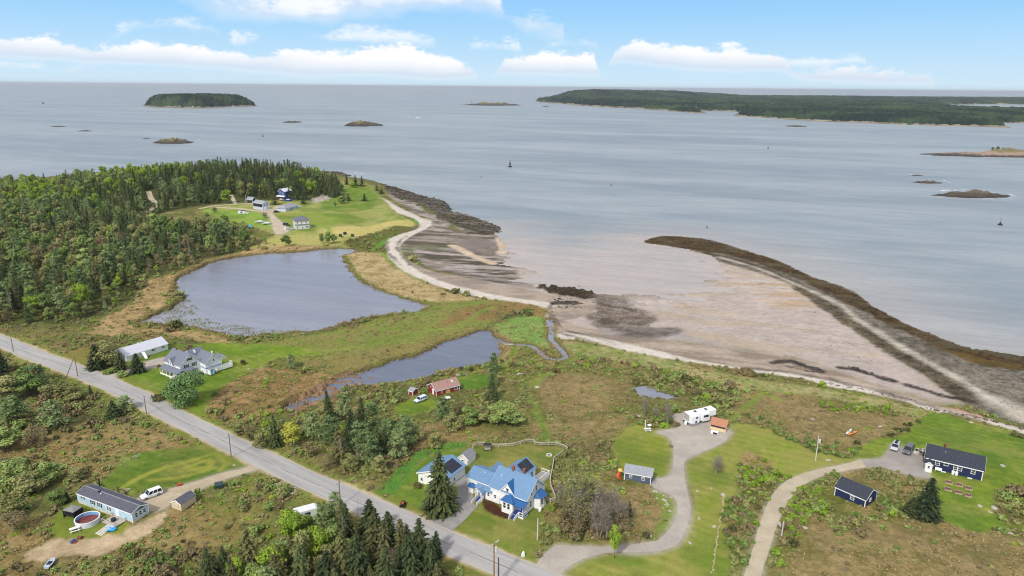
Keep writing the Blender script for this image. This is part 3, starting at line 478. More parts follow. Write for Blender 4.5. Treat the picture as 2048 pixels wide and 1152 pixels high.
# ------------------------------------------------------------------ water
def water_mat(name, base_c, shallow_c, sc, rough, spec):
    m = bpy.data.materials.new(name); m.use_nodes = True; t = NT(m.node_tree); p = t.n['Principled BSDF']
    g = t.add('ShaderNodeNewGeometry'); P_ = g.outputs['Position']
    r = t.add('ShaderNodeVectorRotate', rotation_type='Z_AXIS'); t.l.new(P_, r.inputs['Vector']); r.inputs['Angle'].default_value = .35
    wv = t.scale(r.outputs[0], (.35, 1, 1))
    big = t.noise(t.scale(r.outputs[0], (.0016, .006, 1)), 1.0, 5, .6); med = t.noise(wv, .035, 4, .6)
    c = t.mix(t.mapr(t.math('ADD', t.math('MULTIPLY', big, .7), t.math('MULTIPLY', med, .3)), .36, .64), tuple(q * k for q, k in zip(lin(base_c), (.7, .76, .82))), tuple(q * 1.14 for q in lin(base_c)))
    if shallow_c:
        sh = t.attr('shallow'); sn = t.noise(t.scale(P_, (.02, .09, 1)), 1., 4, .6)
        c = t.mix(t.math('MULTIPLY', sh, t.mapr(sn, .1, .7, .75, 1)), c, lin(shallow_c))
    rip = t.noise(wv, .55, 3, .6); sw = t.noise(t.scale(r.outputs[0], (.02, .13, 1)), 1., 5, .68)
    c = t.mix(t.mapr(rip, .35, .65, 0, .2), c, tuple(q * .55 for q in lin(base_c))); c = t.mix(t.mapr(sw, .36, .64, 0, .22), c, tuple(q * .5 for q in lin(base_c)))
    t.l.new(c, p.inputs['Base Color']); p.inputs['Roughness'].default_value = rough; p.inputs['Specular IOR Level'].default_value = spec; p.inputs['IOR'].default_value = 1.33
    b = t.add('ShaderNodeBump'); b.inputs['Strength'].default_value = sc; b.inputs['Distance'].default_value = .3
    t.l.new(t.math('ADD', t.noise(wv, .5, 4, .62), t.math('MULTIPLY', t.noise(wv, .07, 2, .5), 3.)), b.inputs['Height']); t.l.new(b.outputs[0], p.inputs['Normal'])
    return m
sea_m = water_mat('sea_water', (150, 157, 161), (184, 171, 163), .6, .4, .3)
pond_m = water_mat('pond_water', (142, 144, 156), None, .14, .24, .42)
pond2_m = water_mat('small_pond_water', (112, 118, 136), None, .14, .2, .42)
R2, C2 = 420, 150
y2 = 90 * (260000 / 90) ** (np.arange(R2) / (R2 - 1)); u2 = np.linspace(-1.6, 1.6, C2)
WY = np.repeat(y2[:, None], C2, 1); WX = u2[None] * (WY + 300); wxx, wyy = WX.ravel(), WY.ravel()
SHAL = np.array([flat(a, b, 0) for a, b in [(985, 500), (1040, 500), (1120, 490), (1240, 486), (1310, 490), (1420, 515), (1460, 550), (1420, 620), (1200, 650), (1060, 590), (1000, 550)]])
q_ = wyy < 2000; sA = np.zeros(len(wxx)); sA[q_] = np.clip(.5 - sdf(wxx[q_], wyy[q_], smooth(SHAL, 4)) / 80, 0, 1)
d_ = np.full(len(wxx), 1e3); d_[q_] = sdf(wxx[q_], wyy[q_], seaP); sA = sA * sA * (3 - 2 * sA); bay = np.clip((wxx + 20) / 60, 0, 1) * np.clip((150 - wxx + (wyy - 330) * .1) / 60, 0, 1); sA = np.maximum(sA, np.where(wyy < 520, np.clip(1.15 - np.abs(d_) / 60, 0, 1), 0) * np.where(sA > .05, 1, .5))
ii = np.arange((R2 - 1) * C2).reshape(R2 - 1, C2)[:, :-1].ravel()
tag(link('sea_water', np_mesh('sea_water', np.stack([wxx, wyy, wxx * 0], 1), np.stack([ii, ii + 1, ii + C2 + 1, ii + C2], 1), [sea_m], {'shallow': sA}, smooth_=True)), kind='structure')
def sheet(name, P, mt, zf, grid=0, parent=None):
    """a flat or draped sheet filling an outline"""
    bm = bmesh.new(); vs = [bm.verts.new((x, y, 0)) for x, y in P]
    es = [bm.edges.new((vs[i], vs[(i + 1) % len(vs)])) for i in range(len(vs))]
    bmesh.ops.triangle_fill(bm, use_beauty=True, use_dissolve=False, edges=es)
    if grid:
        for ax in (0, 1):
            lo, hi2 = P[:, ax].min(), P[:, ax].max(); q = lo + grid
            while q < hi2:
                no = (1, 0, 0) if ax == 0 else (0, 1, 0)
                bmesh.ops.bisect_plane(bm, geom=bm.verts[:] + bm.edges[:] + bm.faces[:], plane_co=(q, q, 0), plane_no=no); q += grid
    co = np.array([v.co[:2] for v in bm.verts]); z = zf(co[:, 0], co[:, 1])
    for v, zz in zip(bm.verts, np.broadcast_to(z, (len(co),))): v.co.z = zz
    bmesh.ops.recalc_face_normals(bm, faces=bm.faces[:])
    if sum(f.normal.z for f in bm.faces) < 0: bmesh.ops.reverse_faces(bm, faces=bm.faces[:])
    me = bpy.data.meshes.new(name); bm.to_mesh(me); bm.free(); me.materials.append(mt)
    for f in me.polygons: f.use_smooth = True
    return link(name, me, parent)
def grow(P, d):                                                 # push an outline outwards
    n = len(P); a = np.roll(P, 1, 0); b = np.roll(P, -1, 0); tt = b - a; tt /= np.linalg.norm(tt, axis=1)[:, None] + 1e-9
    nn = np.stack([tt[:, 1], -tt[:, 0]], 1); ar = np.sum(P[:, 0] * np.roll(P[:, 1], -1) - P[:, 1] * np.roll(P[:, 0], -1))
    return P + nn * d * (1 if ar > 0 else -1)
tag(sheet('pond_water', grow(P1, 3.0), pond_m, lambda x, y: PZ + 0 * x), kind='structure')
tag(sheet('pond_water', grow(P2, 2.2), pond2_m, lambda x, y: PZ + 0 * x), kind='structure')
z3 = float(B(*P3.mean(0))) - .22
tag(sheet('pond_water', grow(P3, 1.0), pond_m, lambda x, y: z3 + 0 * x), kind='structure')
def ribbon(P, wd, zf, name, mt, uv=False):
    P = np.asarray(P); tt = np.gradient(P, axis=0); tt /= np.linalg.norm(tt, axis=1)[:, None]; nn = np.stack([-tt[:, 1], tt[:, 0]], 1)
    k = 9; vs = []; cr = np.linspace(-.5, .5, k); s = np.concatenate([[0], np.cumsum(np.linalg.norm(np.diff(P, axis=0), axis=1))])
    V = (P[:, None] + nn[:, None] * (cr * wd)[None, :, None]).reshape(-1, 2); z = zf(V[:, 0], V[:, 1]); z = np.broadcast_to(z, (len(V),))
    ii = np.arange((len(P) - 1) * k).reshape(-1, k)[:, :-1].ravel(); Qq = np.stack([ii, ii + k, ii + k + 1, ii + 1], 1)[:, ::-1]
    me = np_mesh(name, np.column_stack([V, z]), Qq, [mt], {'along': np.repeat(s, k), 'across': np.tile(cr * wd, len(P))}, smooth_=True)
    return link(name, me)
tag(ribbon(CR, 3.0, lambda x, y: PZ + .004 + 0 * x, 'creek_water', pond_m), kind='structure')
# road surfaces
rm = bpy.data.materials.new('worn_asphalt'); rm.use_nodes = True; t = NT(rm.node_tree); p = t.n['Principled BSDF']
g = t.add('ShaderNodeNewGeometry'); P_ = g.outputs['Position']; al, ac = t.attr('along'), t.attr('across')
uv = t.add('ShaderNodeCombineXYZ'); t.l.new(al, uv.inputs[0]); t.l.new(ac, uv.inputs[1])
sa = t.noise(t.scale(uv.outputs[0], (.06, .8, 1)), 1., 4, .6); fine = t.noise(P_, 3., 5, .7)
c = t.mix(t.mapr(sa, .3, .7), lin((156, 154, 153)), lin((176, 174, 172))); c = t.mix(t.mapr(fine, .35, .7, 0, .3), c, lin((140, 138, 137)))
wob = t.math('MULTIPLY', t.math('SUBTRACT', t.noise(t.scale(uv.outputs[0], (.15, 0, 0)), 1., 3, .6), .5), .9)
seam = t.math('ABSOLUTE', t.math('ADD', t.math('ADD', ac, wob), .25)); brk = t.noise(t.scale(uv.outputs[0], (.12, 0, 0)), 1., 3, .7)
c = t.mix(t.math('MULTIPLY', t.mapr(seam, .05, .16, .75, 0), t.mapr(brk, .4, .55)), c, lin((92, 90, 90)))
vor = t.add('ShaderNodeTexVoronoi', feature='DISTANCE_TO_EDGE'); t.l.new(t.scale(uv.outputs[0], (.09, .22, 1)), vor.inputs['Vector']); vor.inputs['Scale'].default_value = 1.
c = t.mix(t.math('MULTIPLY', t.mapr(vor.outputs['Distance'], 0, .016, .22, 0), t.mapr(t.noise(P_, .08, 2), .5, .62)), c, lin((100, 98, 98)))
c = t.mix(t.mapr(t.math('ADD', t.math('ABSOLUTE', ac), t.math('MULTIPLY', fine, .7)), 3.3, 3.75, 0, .7), c, lin((186, 172, 150)))
t.l.new(c, p.inputs['Base Color']); p.inputs['Roughness'].default_value = .85; p.inputs['Specular IOR Level'].default_value = .25
tag(ribbon(RC, 7.0, lambda x, y: B(x, y) + .06, 'road', rm), kind='structure')
def loose(name, c1, c2, c3, sc=1.):
    m = bpy.data.materials.new(name); m.use_nodes = True; t = NT(m.node_tree); p = t.n['Principled BSDF']
    g = t.add('ShaderNodeNewGeometry'); P_ = g.outputs['Position']
    c = t.mix(t.mapr(t.noise(P_, .22 * sc, 5, .65), .35, .65), lin(c1), lin(c2)); c = t.mix(t.mapr(t.noise(P_, 4., 4, .75), .42, .68, 0, .55), c, lin(c3))
    t.l.new(c, p.inputs['Base Color']); p.inputs['Roughness'].default_value = .92; p.inputs['Specular IOR Level'].default_value = .1
    return m
gravel_m = loose('gravel', (182, 174, 164), (166, 158, 150), (140, 132, 124)); lane_m = loose('lane_gravel', (192, 180, 158), (176, 164, 144), (156, 144, 122))
drive_m = loose('drive_asphalt', (158, 156, 153), (136, 134, 132), (124, 122, 120)); dirt_m = loose('dirt', (190, 176, 152), (170, 156, 134), (146, 132, 110))
for nm, k, mt in (('driveway', 'house', drive_m), ('gravel_driveway', 'rv', gravel_m), ('gravel_lane', 'lane', lane_m), ('parking_pad', 'park', loose('pad', (164, 158, 152), (148, 142, 136), (136, 128, 122))), ('dirt_driveway', 'mob', dirt_m), ('driveway', 'farm', gravel_m), ('gravel_driveway', 'head', lane_m)):
    tag(sheet(nm, grow(DRV[k], -.25) if k not in ('house', 'park', 'lane') else DRV[k], mt, lambda x, y, e={'house': .05, 'rv': .04, 'lane': .04, 'park': .07, 'mob': .05, 'farm': .05, 'head': .1}[k]: B(x, y) + e, 2.5), kind='structure')
for q, w_ in (([(297, 383), (303, 398), (315, 409), (302, 419), (288, 426)], 4), ([(398, 418), (430, 412), (470, 409), (500, 408), (524, 411)], 3.4), ([(430, 415), (480, 418), (520, 423), (542, 424)], 4.), ([(470, 408), (466, 398), (462, 390)], 3.)):
    tag(ribbon(smooth([at(a, b) for a, b in q], 5, False), w_, lambda x, y: B(x, y) + .14, 'gravel_lane', lane_m), kind='structure')
# ------------------------------------------------------------------ plants
def leaf_mat(name, c1, c2, rnd=.5):
    if name in MATS: return MATS[name]
    m = bpy.data.materials.new(name); m.use_nodes = True; t = NT(m.node_tree); p = t.n['Principled BSDF']
    oi = t.add('ShaderNodeObjectInfo'); k = t.math('ADD', t.attr('tint'), t.math('MULTIPLY', t.math('SUBTRACT', oi.outputs['Random'], .5), rnd), clamp=True)
    t.l.new(t.mix(k, lin(c1), lin(c2)), p.inputs['Base Color']); p.inputs['Roughness'].default_value = .75; p.inputs['Specular IOR Level'].default_value = .12
    MATS[name] = m; return m
BARK = mat('bark', (104, 92, 80), .9, .1, vary=.25, vscale=4); PALEBARK = mat('pale_bark', (150, 144, 136), .9, .1, vary=.2, vscale=4)
def unit(v): return v / (np.linalg.norm(v, axis=-1, keepdims=True) + 1e-9)
def quads(c, n, w_, l_, d=None, rs=RNG, bend=.0):
    """leaf sprays: one quad per centre, facing n, long axis d"""
    N = len(c); n = unit(n)
    if d is None: d = rs.normal(size=(N, 3))
    d = unit(d - n * np.sum(d * n, 1, keepdims=True)); s = np.cross(n, d)
    w_ = np.broadcast_to(np.asarray(w_, float), (N,))[:, None] / 2; l_ = np.broadcast_to(np.asarray(l_, float), (N,))[:, None] / 2
    v = np.stack([c - d * l_ - s * w_ * .7, c - d * l_ * .6 + s * w_, c + d * l_ + s * w_ * .35, c + d * l_ * .5 - s * w_], 1)
    return v.reshape(-1, 3)
def tube(p0, p1, r0, r1, k=5):
    p0, p1 = np.array(p0, float), np.array(p1, float); a = unit((p1 - p0)[None])[0]; h = np.array([1, 0, 0]) if abs(a[0]) < .8 else np.array([0, 1, 0])
    u = np.cross(a, h); u /= np.linalg.norm(u); v = np.cross(a, u); an = np.arange(k) * 2 * PI / k
    ring = np.cos(an)[:, None] * u + np.sin(an)[:, None] * v; V = np.vstack([p0 + ring * r0, p1 + ring * r1])
    return V, [(i, (i + 1) % k, k + (i + 1) % k, k + i) for i in range(k)]
class PM:
    """plant mesh: crown sprays and wood, kept apart"""
    def __init__(s): s.v = []; s.t = []; s.wv = []; s.wq = []; s.n = 0
    def leaves(s, v, t): s.v.append(v); s.t.append(np.repeat(t, 4))
    def wood(s, p0, p1, r0, r1, k=5):
        V, q = tube(p0, p1, r0, r1, k); s.wq += [tuple(i + s.n for i in f) for f in q]; s.wv.append(V); s.n += len(V)
    def arrays(s): return (np.vstack(s.v), np.concatenate(s.t)) if s.v else (np.zeros((0, 3)), np.zeros(0))
    def wood_arrays(s): return (np.vstack(s.wv), np.array(s.wq)) if s.wv else (np.zeros((0, 3)), np.zeros((0, 4), int))
def spruce(seed, R=2.3, lod=1., low=.6, gap=.0, droop=.35):
    rs = np.random.RandomState(seed); P = PM(); P.wood((0, 0, -.4), (0, 0, 9.6), .2, .03)
    nz = int(34 * (.6 + .4 * lod)); cs, ns, ds, ws, ls, ts = [], [], [], [], [], []
    for i, z in enumerate(np.linspace(low, 9.7, nz)):
        f = 1 - z / 10; r = R * (f ** .8) * rs.uniform(.78, 1.12) + .12; nb = max(4, int((5 + 7 * f) * (.55 + .45 * lod)))
        a0 = rs.uniform(0, 6.3)
        for b in range(nb):
            if rs.rand() < gap: continue
            a = a0 + b * 2 * PI / nb + rs.normal(0, .2); rr = r * rs.uniform(.7, 1.18); tb = rs.uniform(.1, .9)
            o = np.array([math.cos(a), math.sin(a), 0]); sd_ = np.array([-math.sin(a), math.cos(a), 0])
            m = max(2, int(round(rr / .55 * lod)) + 1)
            for s in np.linspace(.25, 1, m):
                dz = -droop * rr * s + .12 * rr * s * s
                for side in ((-1, 1) if s < .9 and lod > .5 else (0,)):
                    c = o * rr * s + sd_ * side * .28 * (1.1 - s) * rr * .6 + np.array([0, 0, z + dz + rs.normal(0, .06)])
                    cs.append(c); d = o + sd_ * side * .7 + np.array([0, 0, -.25]); ds.append(d)
                    ns.append(np.array([0, 0, 1.]) + o * .55 + rs.normal(0, .28, 3)); ws.append(rs.uniform(.3, .5) * (1.15 - .4 * s) * (1.5 if lod < .6 else 1)); ls.append(max(.45, rr / m * 1.5) * rs.uniform(.8, 1.3)); ts.append(tb * .7 + .3 * rs.rand() + .15 * s - .1)
    P.leaves(quads(np.array(cs), np.array(ns), ws, ls, np.array(ds), rs), np.array(ts)); return P
def pine(seed, R=2.6, lod=1.):
    """open feathery conifer, tufted ends and gaps"""
    rs = np.random.RandomState(seed); P = PM(); P.wood((0, 0, -.4), (rs.normal(0, .2), rs.normal(0, .2), 9.4), .16, .03)
    cs, ns, ts, sz = [], [], [], []
    for i in range(int(62)):
        z = rs.uniform(1.4, 9.6); f = 1 - (z - 1) / 9.4; r = R * (.25 + .75 * f ** .8) * rs.uniform(.35, 1.1); a = rs.uniform(0, 6.3)
        o = np.array([math.cos(a), math.sin(a), 0]); c = o * r + np.array([0, 0, z + .12 * r]); tb = rs.rand()
        if lod > .6: P.wood((0, 0, z - .2), c, .035, .015, 3)
        k = int(22 * lod * (.5 + .6 * f)) + 3; q = c + rs.normal(0, 1, (k, 3)) * np.array([.5, .5, .26]) * (.5 + .5 * f)
        cs.append(q); ns.append(np.array([0, 0, .8]) + o * .4 + rs.normal(0, .55, (k, 3))); ts.append(np.clip(tb * .6 + .4 * rs.rand(k), 0, 1)); sz.append(rs.uniform(.22, .5, k) * (1.5 if lod < .6 else 1))
    cs, ns, ts, sz = np.vstack(cs), np.vstack(ns), np.concatenate(ts), np.concatenate(sz)
    P.leaves(quads(cs, ns, sz * .7, sz * 1.5, None, rs), ts); return P
def broadleaf(seed, R=3.2, lod=1., h0=2.2, top=10., dens=1., leaf=.42):
    rs = np.random.RandomState(seed); P = PM(); P.wood((0, 0, -.4), (rs.normal(0, .2), rs.normal(0, .2), h0 + 2), .2, .12)
    cs, ns, ts, sz = [], [], [], []; nl = 15
    for i in range(nl):
        z = rs.uniform(h0 + .6, top - 1.0); f = math.sin(PI * min(1, max(.12, (z - h0 + .8) / (top - h0 + .8)))) ** .7
        a = i * 2.4 + rs.normal(0, .4); r = R * f * rs.uniform(.25, .8); c = np.array([math.cos(a) * r, math.sin(a) * r, z]); rl = rs.uniform(.9, 1.6) * R / 3.2
        if i == 0: c = np.array([0, 0, top - 1.2])
        P.wood((0, 0, h0 + rs.uniform(0, 1.5)), c, .09, .03, 4)
        k = int(85 * lod * dens * rl * rl); q = unit(rs.normal(size=(k, 3))); rad = rl * rs.uniform(.55, 1.12, (k, 1)); tb = rs.rand()
        cs.append(c + q * rad * np.array([1.1, 1.1, .8])); ns.append(q + rs.normal(0, .5, (k, 3)) + np.array([0, 0, .35])); ts.append(np.clip(tb * .6 + .4 * rs.rand(k), 0, 1)); sz.append(rs.uniform(.7, 1.4, k) * leaf * (1.6 if lod < .6 else 1))
    cs, ns, ts, sz = np.vstack(cs), np.vstack(ns), np.concatenate(ts), np.concatenate(sz)
    P.leaves(quads(cs, ns, sz * .8, sz * 1.2, None, rs), ts); return P
def bush(seed, lod=1., H=1.0, leaf=.19, twig=0):
    """low shrub of radius 1: several leafy lobes on the ground"""
    rs = np.random.RandomState(seed); P = PM(); cs, ns, ts, sz = [], [], [], []
    for i in range(9):
        a = rs.uniform(0, 6.3); r = rs.uniform(.0, .72); rl = rs.uniform(.3, .5); c = np.array([math.cos(a) * r, math.sin(a) * r, H * rs.uniform(.25, .62)])
        k = int(34 * lod); q = unit(rs.normal(size=(k, 3))); q[:, 2] = np.abs(q[:, 2]) * 1.1 - .25; tb = rs.rand()
        cs.append(c + q * rl * rs.uniform(.6, 1.2, (k, 1)) * np.array([1, 1, H])); ns.append(q + rs.normal(0, .5, (k, 3)) + np.array([0, 0, .3])); ts.append(np.clip(tb * .65 + .35 * rs.rand(k), 0, 1)); sz.append(rs.uniform(.6, 1.5, k) * leaf * (1.6 if lod < .6 else 1))
    for i in range(twig):
        a = rs.uniform(0, 6.3); e = rs.uniform(.2, .9); P.wood((0, 0, 0), (math.cos(a) * e * .9, math.sin(a) * e * .9, H * rs.uniform(.7, 1.25)), .022, .006, 3)
    cs, ns, ts, sz = np.vstack(cs), np.vstack(ns), np.concatenate(ts), np.concatenate(sz)
    P.leaves(quads(cs, ns, sz * .8, sz * 1.25, None, rs), ts); return P
def bare(seed, spread=3.6, n=90, leafy=0., twigs=0.):
    """vase of grey branches with fine twigs"""
    rs = np.random.RandomState(seed); P = PM()
    for s in range(rs.randint(3, 6)):
        a = rs.uniform(0, 6.3); e = rs.uniform(.2, .5) * spread; tip = np.array([math.cos(a) * e, math.sin(a) * e, rs.uniform(7.5, 9.5)]); b0 = np.array([math.cos(a) * .25, math.sin(a) * .25, -.3])
        mid = b0 * .5 + tip * .5 + rs.normal(0, .25, 3); P.wood(b0, mid, .11, .07); P.wood(mid, tip, .07, .02, 4)
        for i in range(n // 4):
            f = rs.uniform(.25, 1); q = (b0 * (1 - 2 * f) + mid * 2 * f) if f < .5 else (mid * (2 - 2 * f) + tip * (2 * f - 1)); a2 = rs.uniform(0, 6.3); L = rs.uniform(.9, 2.2)
            d = q + np.array([math.cos(a2) * L * .6, math.sin(a2) * L * .6, L * rs.uniform(.4, 1.)]); P.wood(q, d, .045, .012, 3)
            for _ in range(3):
                g = rs.uniform(.4, 1.); e2 = q * (1 - g) + d * g; P.wood(e2, e2 + rs.normal(0, .42, 3) + np.array([0, 0, .35]), .02, .006, 3)
            if twigs:
                k = int(9 * twigs); c = d + rs.normal(0, .55, (k, 3)); dd = rs.normal(0, .6, (k, 3)) + np.array([math.cos(a2) * .4, math.sin(a2) * .4, .8]); P.leaves(quads(c, rs.normal(size=(k, 3)), .085, rs.uniform(.5, 1.1, k), dd, rs), rs.rand(k))
            if leafy:
                k = int(14 * leafy); c = d + rs.normal(0, .5, (k, 3)); z = rs.uniform(.18, .4, k); P.leaves(quads(c, rs.normal(size=(k, 3)) + np.array([0, 0, .5]), z, z * 1.3, None, rs), rs.rand(k))
    return P
def dead(seed):
    rs = np.random.RandomState(seed); P = PM(); P.wood((0, 0, -.3), (rs.normal(0, .3), rs.normal(0, .3), 9.6), .15, .03)
    for i in range(46):
        z = rs.uniform(2.5, 9.4); a = rs.uniform(0, 6.3); L = (1 - z / 11) * rs.uniform(.8, 2.4); e = np.array([math.cos(a) * L, math.sin(a) * L, z - .1 * L]); P.wood((0, 0, z), e, .035, .01, 3)
        for _ in range(3): g = rs.uniform(.4, 1); q = e * g + np.array([0, 0, z]) * (1 - g); P.wood(q, q + rs.normal(0, .3, 3), .014, .005, 3)
    return P
LM = dict(spruce=leaf_mat('spruce_needles', (42, 54, 38), (88, 98, 58), .7), spruce2=leaf_mat('olive_spruce_needles', (66, 72, 44), (116, 112, 70), .7), pine=leaf_mat('pine_needles', (84, 106, 64), (138, 154, 100), .8),
          bright=leaf_mat('young_leaves', (104, 134, 42), (150, 172, 64)), mid=leaf_mat('green_leaves', (92, 116, 56), (148, 164, 94), .7), olive=leaf_mat('olive_leaves', (110, 114, 66), (158, 156, 102)),
          brown=leaf_mat('brown_twigs', (104, 94, 66), (148, 134, 98)), yellow=leaf_mat('yellow_leaves', (150, 156, 52), (184, 180, 84)), rust=leaf_mat('rust_leaves', (122, 84, 56), (150, 112, 78)), willow=leaf_mat('willow_leaves', (84, 116, 64), (122, 148, 92)), tan=leaf_mat('dry_blades', (126, 112, 70), (176, 152, 108)))
TYPES = {}
def reg(k, gen, seeds, leaf_m, wood=BARK, **kw):
    TYPES[k] = dict(hi=[gen(s, **kw) for s in seeds], leaf=leaf_m, wood=wood)
    if gen in (spruce, pine, broadleaf): TYPES[k]['lo'] = [gen(s + 50, **dict(kw, lod=.42)) for s in seeds]
    elif gen is bush: TYPES[k]['lo'] = [gen(s + 50, **dict(kw, lod=.45, twig=0)) for s in seeds]; TYPES[k]['mini'] = [gen(s + 90, **dict(kw, lod=.2, twig=0, leaf=.27)) for s in seeds]
    else: TYPES[k]['lo'] = TYPES[k]['hi']
reg('spruce', spruce, (1, 2, 3, 4), LM['spruce']); reg('spruce2', spruce, (5, 6, 7), LM['spruce2'], R=2.1, gap=.12); reg('pine', pine, (11, 12, 13), LM['pine'])
reg('bright', broadleaf, (21, 22), LM['bright']); reg('mid', broadleaf, (23, 24, 25), LM['mid']); reg('olive', broadleaf, (26, 27), LM['olive'], h0=1.2); reg('brown', broadleaf, (28, 29), LM['brown'], dens=.6, leaf=.3, h0=1.4)
reg('yellow', broadleaf, (31,), LM['yellow'], h0=2.4, leaf=.5); reg('rust', broadleaf, (32,), LM['rust'], h0=1.); reg('willow', broadleaf, (33,), LM['willow'], h0=.4, R=5.2, dens=1.1, leaf=.36)
reg('dead', dead, (41, 42), LM['brown'], PALEBARK); reg('bare', bare, (43, 44, 45), leaf_mat('bare_twigs', (118, 108, 94), (150, 140, 124), .3), PALEBARK, twigs=1.6); reg('bare_leafy', bare, (46, 47), LM['olive'], PALEBARK, leafy=.5, twigs=2.)
for k, lf in (('b_olive', 'olive'), ('b_mid', 'mid'), ('b_brown', 'brown'), ('b_bright', 'bright'), ('b_dark', 'spruce2')): reg(k, bush, (61, 62, 63), LM[lf], twig=10 if k in ('b_brown', 'b_olive') else 4)
MESH = {}
def crown_mesh(k, lod, i):
    key = ('c', k, lod, i)
    if key not in MESH:
        V, T_ = TYPES[k][lod][i].arrays(); MESH[key] = np_mesh('crown', V, np.arange(len(V)).reshape(-1, 4), [TYPES[k]['leaf']], {'tint': T_}) if len(V) else None
    return MESH[key]
def trunk_mesh(k, lod, i):
    key = ('w', k, lod, i)
    if key not in MESH: V, q = TYPES[k][lod][i].wood_arrays(); MESH[key] = np_mesh('trunk', V, q, [TYPES[k]['wood']])
    return MESH[key]
def whole_mesh(k, lod, i):
    key = ('a', k, lod, i)
    if key not in MESH:
        V, T_ = TYPES[k][lod][i].arrays(); Wv, Wq = TYPES[k][lod][i].wood_arrays(); q = np.arange(len(V)).reshape(-1, 4)
        MESH[key] = np_mesh('plant', np.vstack([V, Wv]), np.vstack([q, Wq + len(V)]), [TYPES[k]['leaf'], TYPES[k]['wood']], {'tint': np.concatenate([T_, np.full(len(Wv), .5)])}, mi=[0] * len(q) + [1] * len(Wq))
    return MESH[key]
def gz(x, y): return float(hz[hgt(np.array([x]), np.array([y]))[0]])
NAME = dict(spruce='spruce_tree', spruce2='spruce_tree', pine='pine_tree', dead='dead_tree', bare='bare_tree', bare_leafy='bare_tree', brown='broadleaf_tree', olive='broadleaf_tree', mid='broadleaf_tree', bright='broadleaf_tree', yellow='broadleaf_tree', rust='broadleaf_tree', willow='broadleaf_tree')
def plant(k, x, y, h, wd=None, label=None, cat='tree', group=None, parts=True, z=None, name=None, lod=None, unit_h=10., i=None):
    """one plant as an object of its own; h and wd in metres"""
    lod = lod or ('hi' if y < 330 else 'lo'); n = len(TYPES[k][lod]); i = random.randrange(n) if i is None else i % n
    sz = h / unit_h; sx = sz if wd is None else wd; z = gz(x, y) - .05 if z is None else z
    nm = name or NAME.get(k, 'shrub')
    if parts:
        o = bpy.data.objects.new(nm, None); C.objects.link(o); o.empty_display_size = .2
        link('trunk', trunk_mesh(k, lod, i), o)
        cmh = crown_mesh(k, lod, i)
        if cmh: link('crown', cmh, o)
    else: o = link(nm, whole_mesh(k, lod, i))
    o.location = (x, y, z); o.scale = (sx, sx, sz); o.rotation_euler = (random.gauss(0, .03), random.gauss(0, .03), random.uniform(0, 6.28))
    return tag(o, label, cat, group)
def tree(k, bx, by, ty, label, wpx=None, group=None, name=None, parts=True):
    """a single tree: foot and tip read off the photograph, turned into a place and a height"""
    b = at3(bx, by); h = max(1.0, height_at(b, bx, ty)); R_ = {'spruce': 2.45, 'spruce2': 2.2, 'pine': 2.7, 'willow': 5.6}.get(k, 3.6)
    ppm = F / (math.hypot(b[0], b[1]) * math.cos(PITCH) + (CZ - b[2]) * math.sin(PITCH))
    wd = None if wpx is None else (wpx / ppm / 2) / R_
    return plant(k, b[0], b[1], h, wd, label, 'tree', group, parts, name=name)
# --- trees that stand alone
tree('spruce', 880, 1022, 899, 'big dense dark spruce standing in front of the blue roofed garage', 84)
tree('spruce', 1852, 1036, 950, 'dense dark spruce beside the parking pad of the navy ranch house', 58)
tree('spruce', 1822, 1030, 992, 'smaller dark spruce leaning against the big one near the navy shed', 40)
tree('spruce', 195, 736, 686, 'left spruce of the three beside the grey farmhouse driveway', 40)
tree('spruce', 242, 740, 703, 'middle and smallest of the three spruces by the farmhouse driveway', 27)
tree('spruce', 276, 744, 705, 'right spruce of the three by the farmhouse, nearest the porch', 34)
tree('olive', 213, 730, 677, 'olive broadleaf tree behind the left farmhouse spruce', 52)
tree('willow', 376, 804, 744, 'wide rounded green willow in front of the grey farmhouse', 80)
tree('spruce', 183, 797, 768, 'lone small dark spruce in scrub left of the road')
tree('spruce', 136, 1004, 978, 'small dark spruce behind the mobile home'); tree('mid', 118, 1010, 978, 'pale green tree by the end of the mobile home', 36)
tree('yellow', 586, 897, 844, 'yellow green tree at the roadside below the marsh', 40)
tree('spruce', 552, 893, 826, 'dark spruce left of the yellow green roadside tree', 34)
tree('bright', 1229, 1117, 1046, 'slender lime green young tree beside the gravel driveway', 28)
tree('bare_leafy', 1165, 1052, 952, 'large bare grey tree with pale leaves right of the blue house', 90)
tree('bare', 1198, 1074, 1000, 'smaller bare grey tree in front of the large leafing one', 56)
tree('bare_leafy', 1140, 1034, 972, 'bare tree with olive leaves close to the blue house fence', 50)
tree('bare', 1225, 1046, 985, 'bare grey tree left of the grey shed thicket', 50)
tree('spruce', 1257, 1034, 1003, 'small dark spruce between the bare trees and grey shed', 20); tree('spruce', 1160, 1080, 1056, 'tiny spruce at the foot of the bare trees', 13)
tree('bare', 1430, 948, 914, 'small spreading bare apple tree on the middle lawn', 44)
tree('bare', 1290, 830, 796, 'left bare grey tree of the row by the caravan'); tree('bare', 1308, 842, 812, 'middle bare grey tree of the row by the caravan'); tree('bare', 1336, 850, 808, 'right bare grey tree of the row by the caravan', 30)
tree('pine', 987, 748, 706, 'pale green pine on the pond bank behind the red cottage', 22); tree('pine', 985, 772, 732, 'pale green pine right of the red cottage lawn', 28); tree('spruce', 984, 800, 748, 'dark spruce right of the red cottage', 34)
tree('pine', 582, 738, 708, 'small feathery tree in the marsh right of the farmhouse lawn', 22)
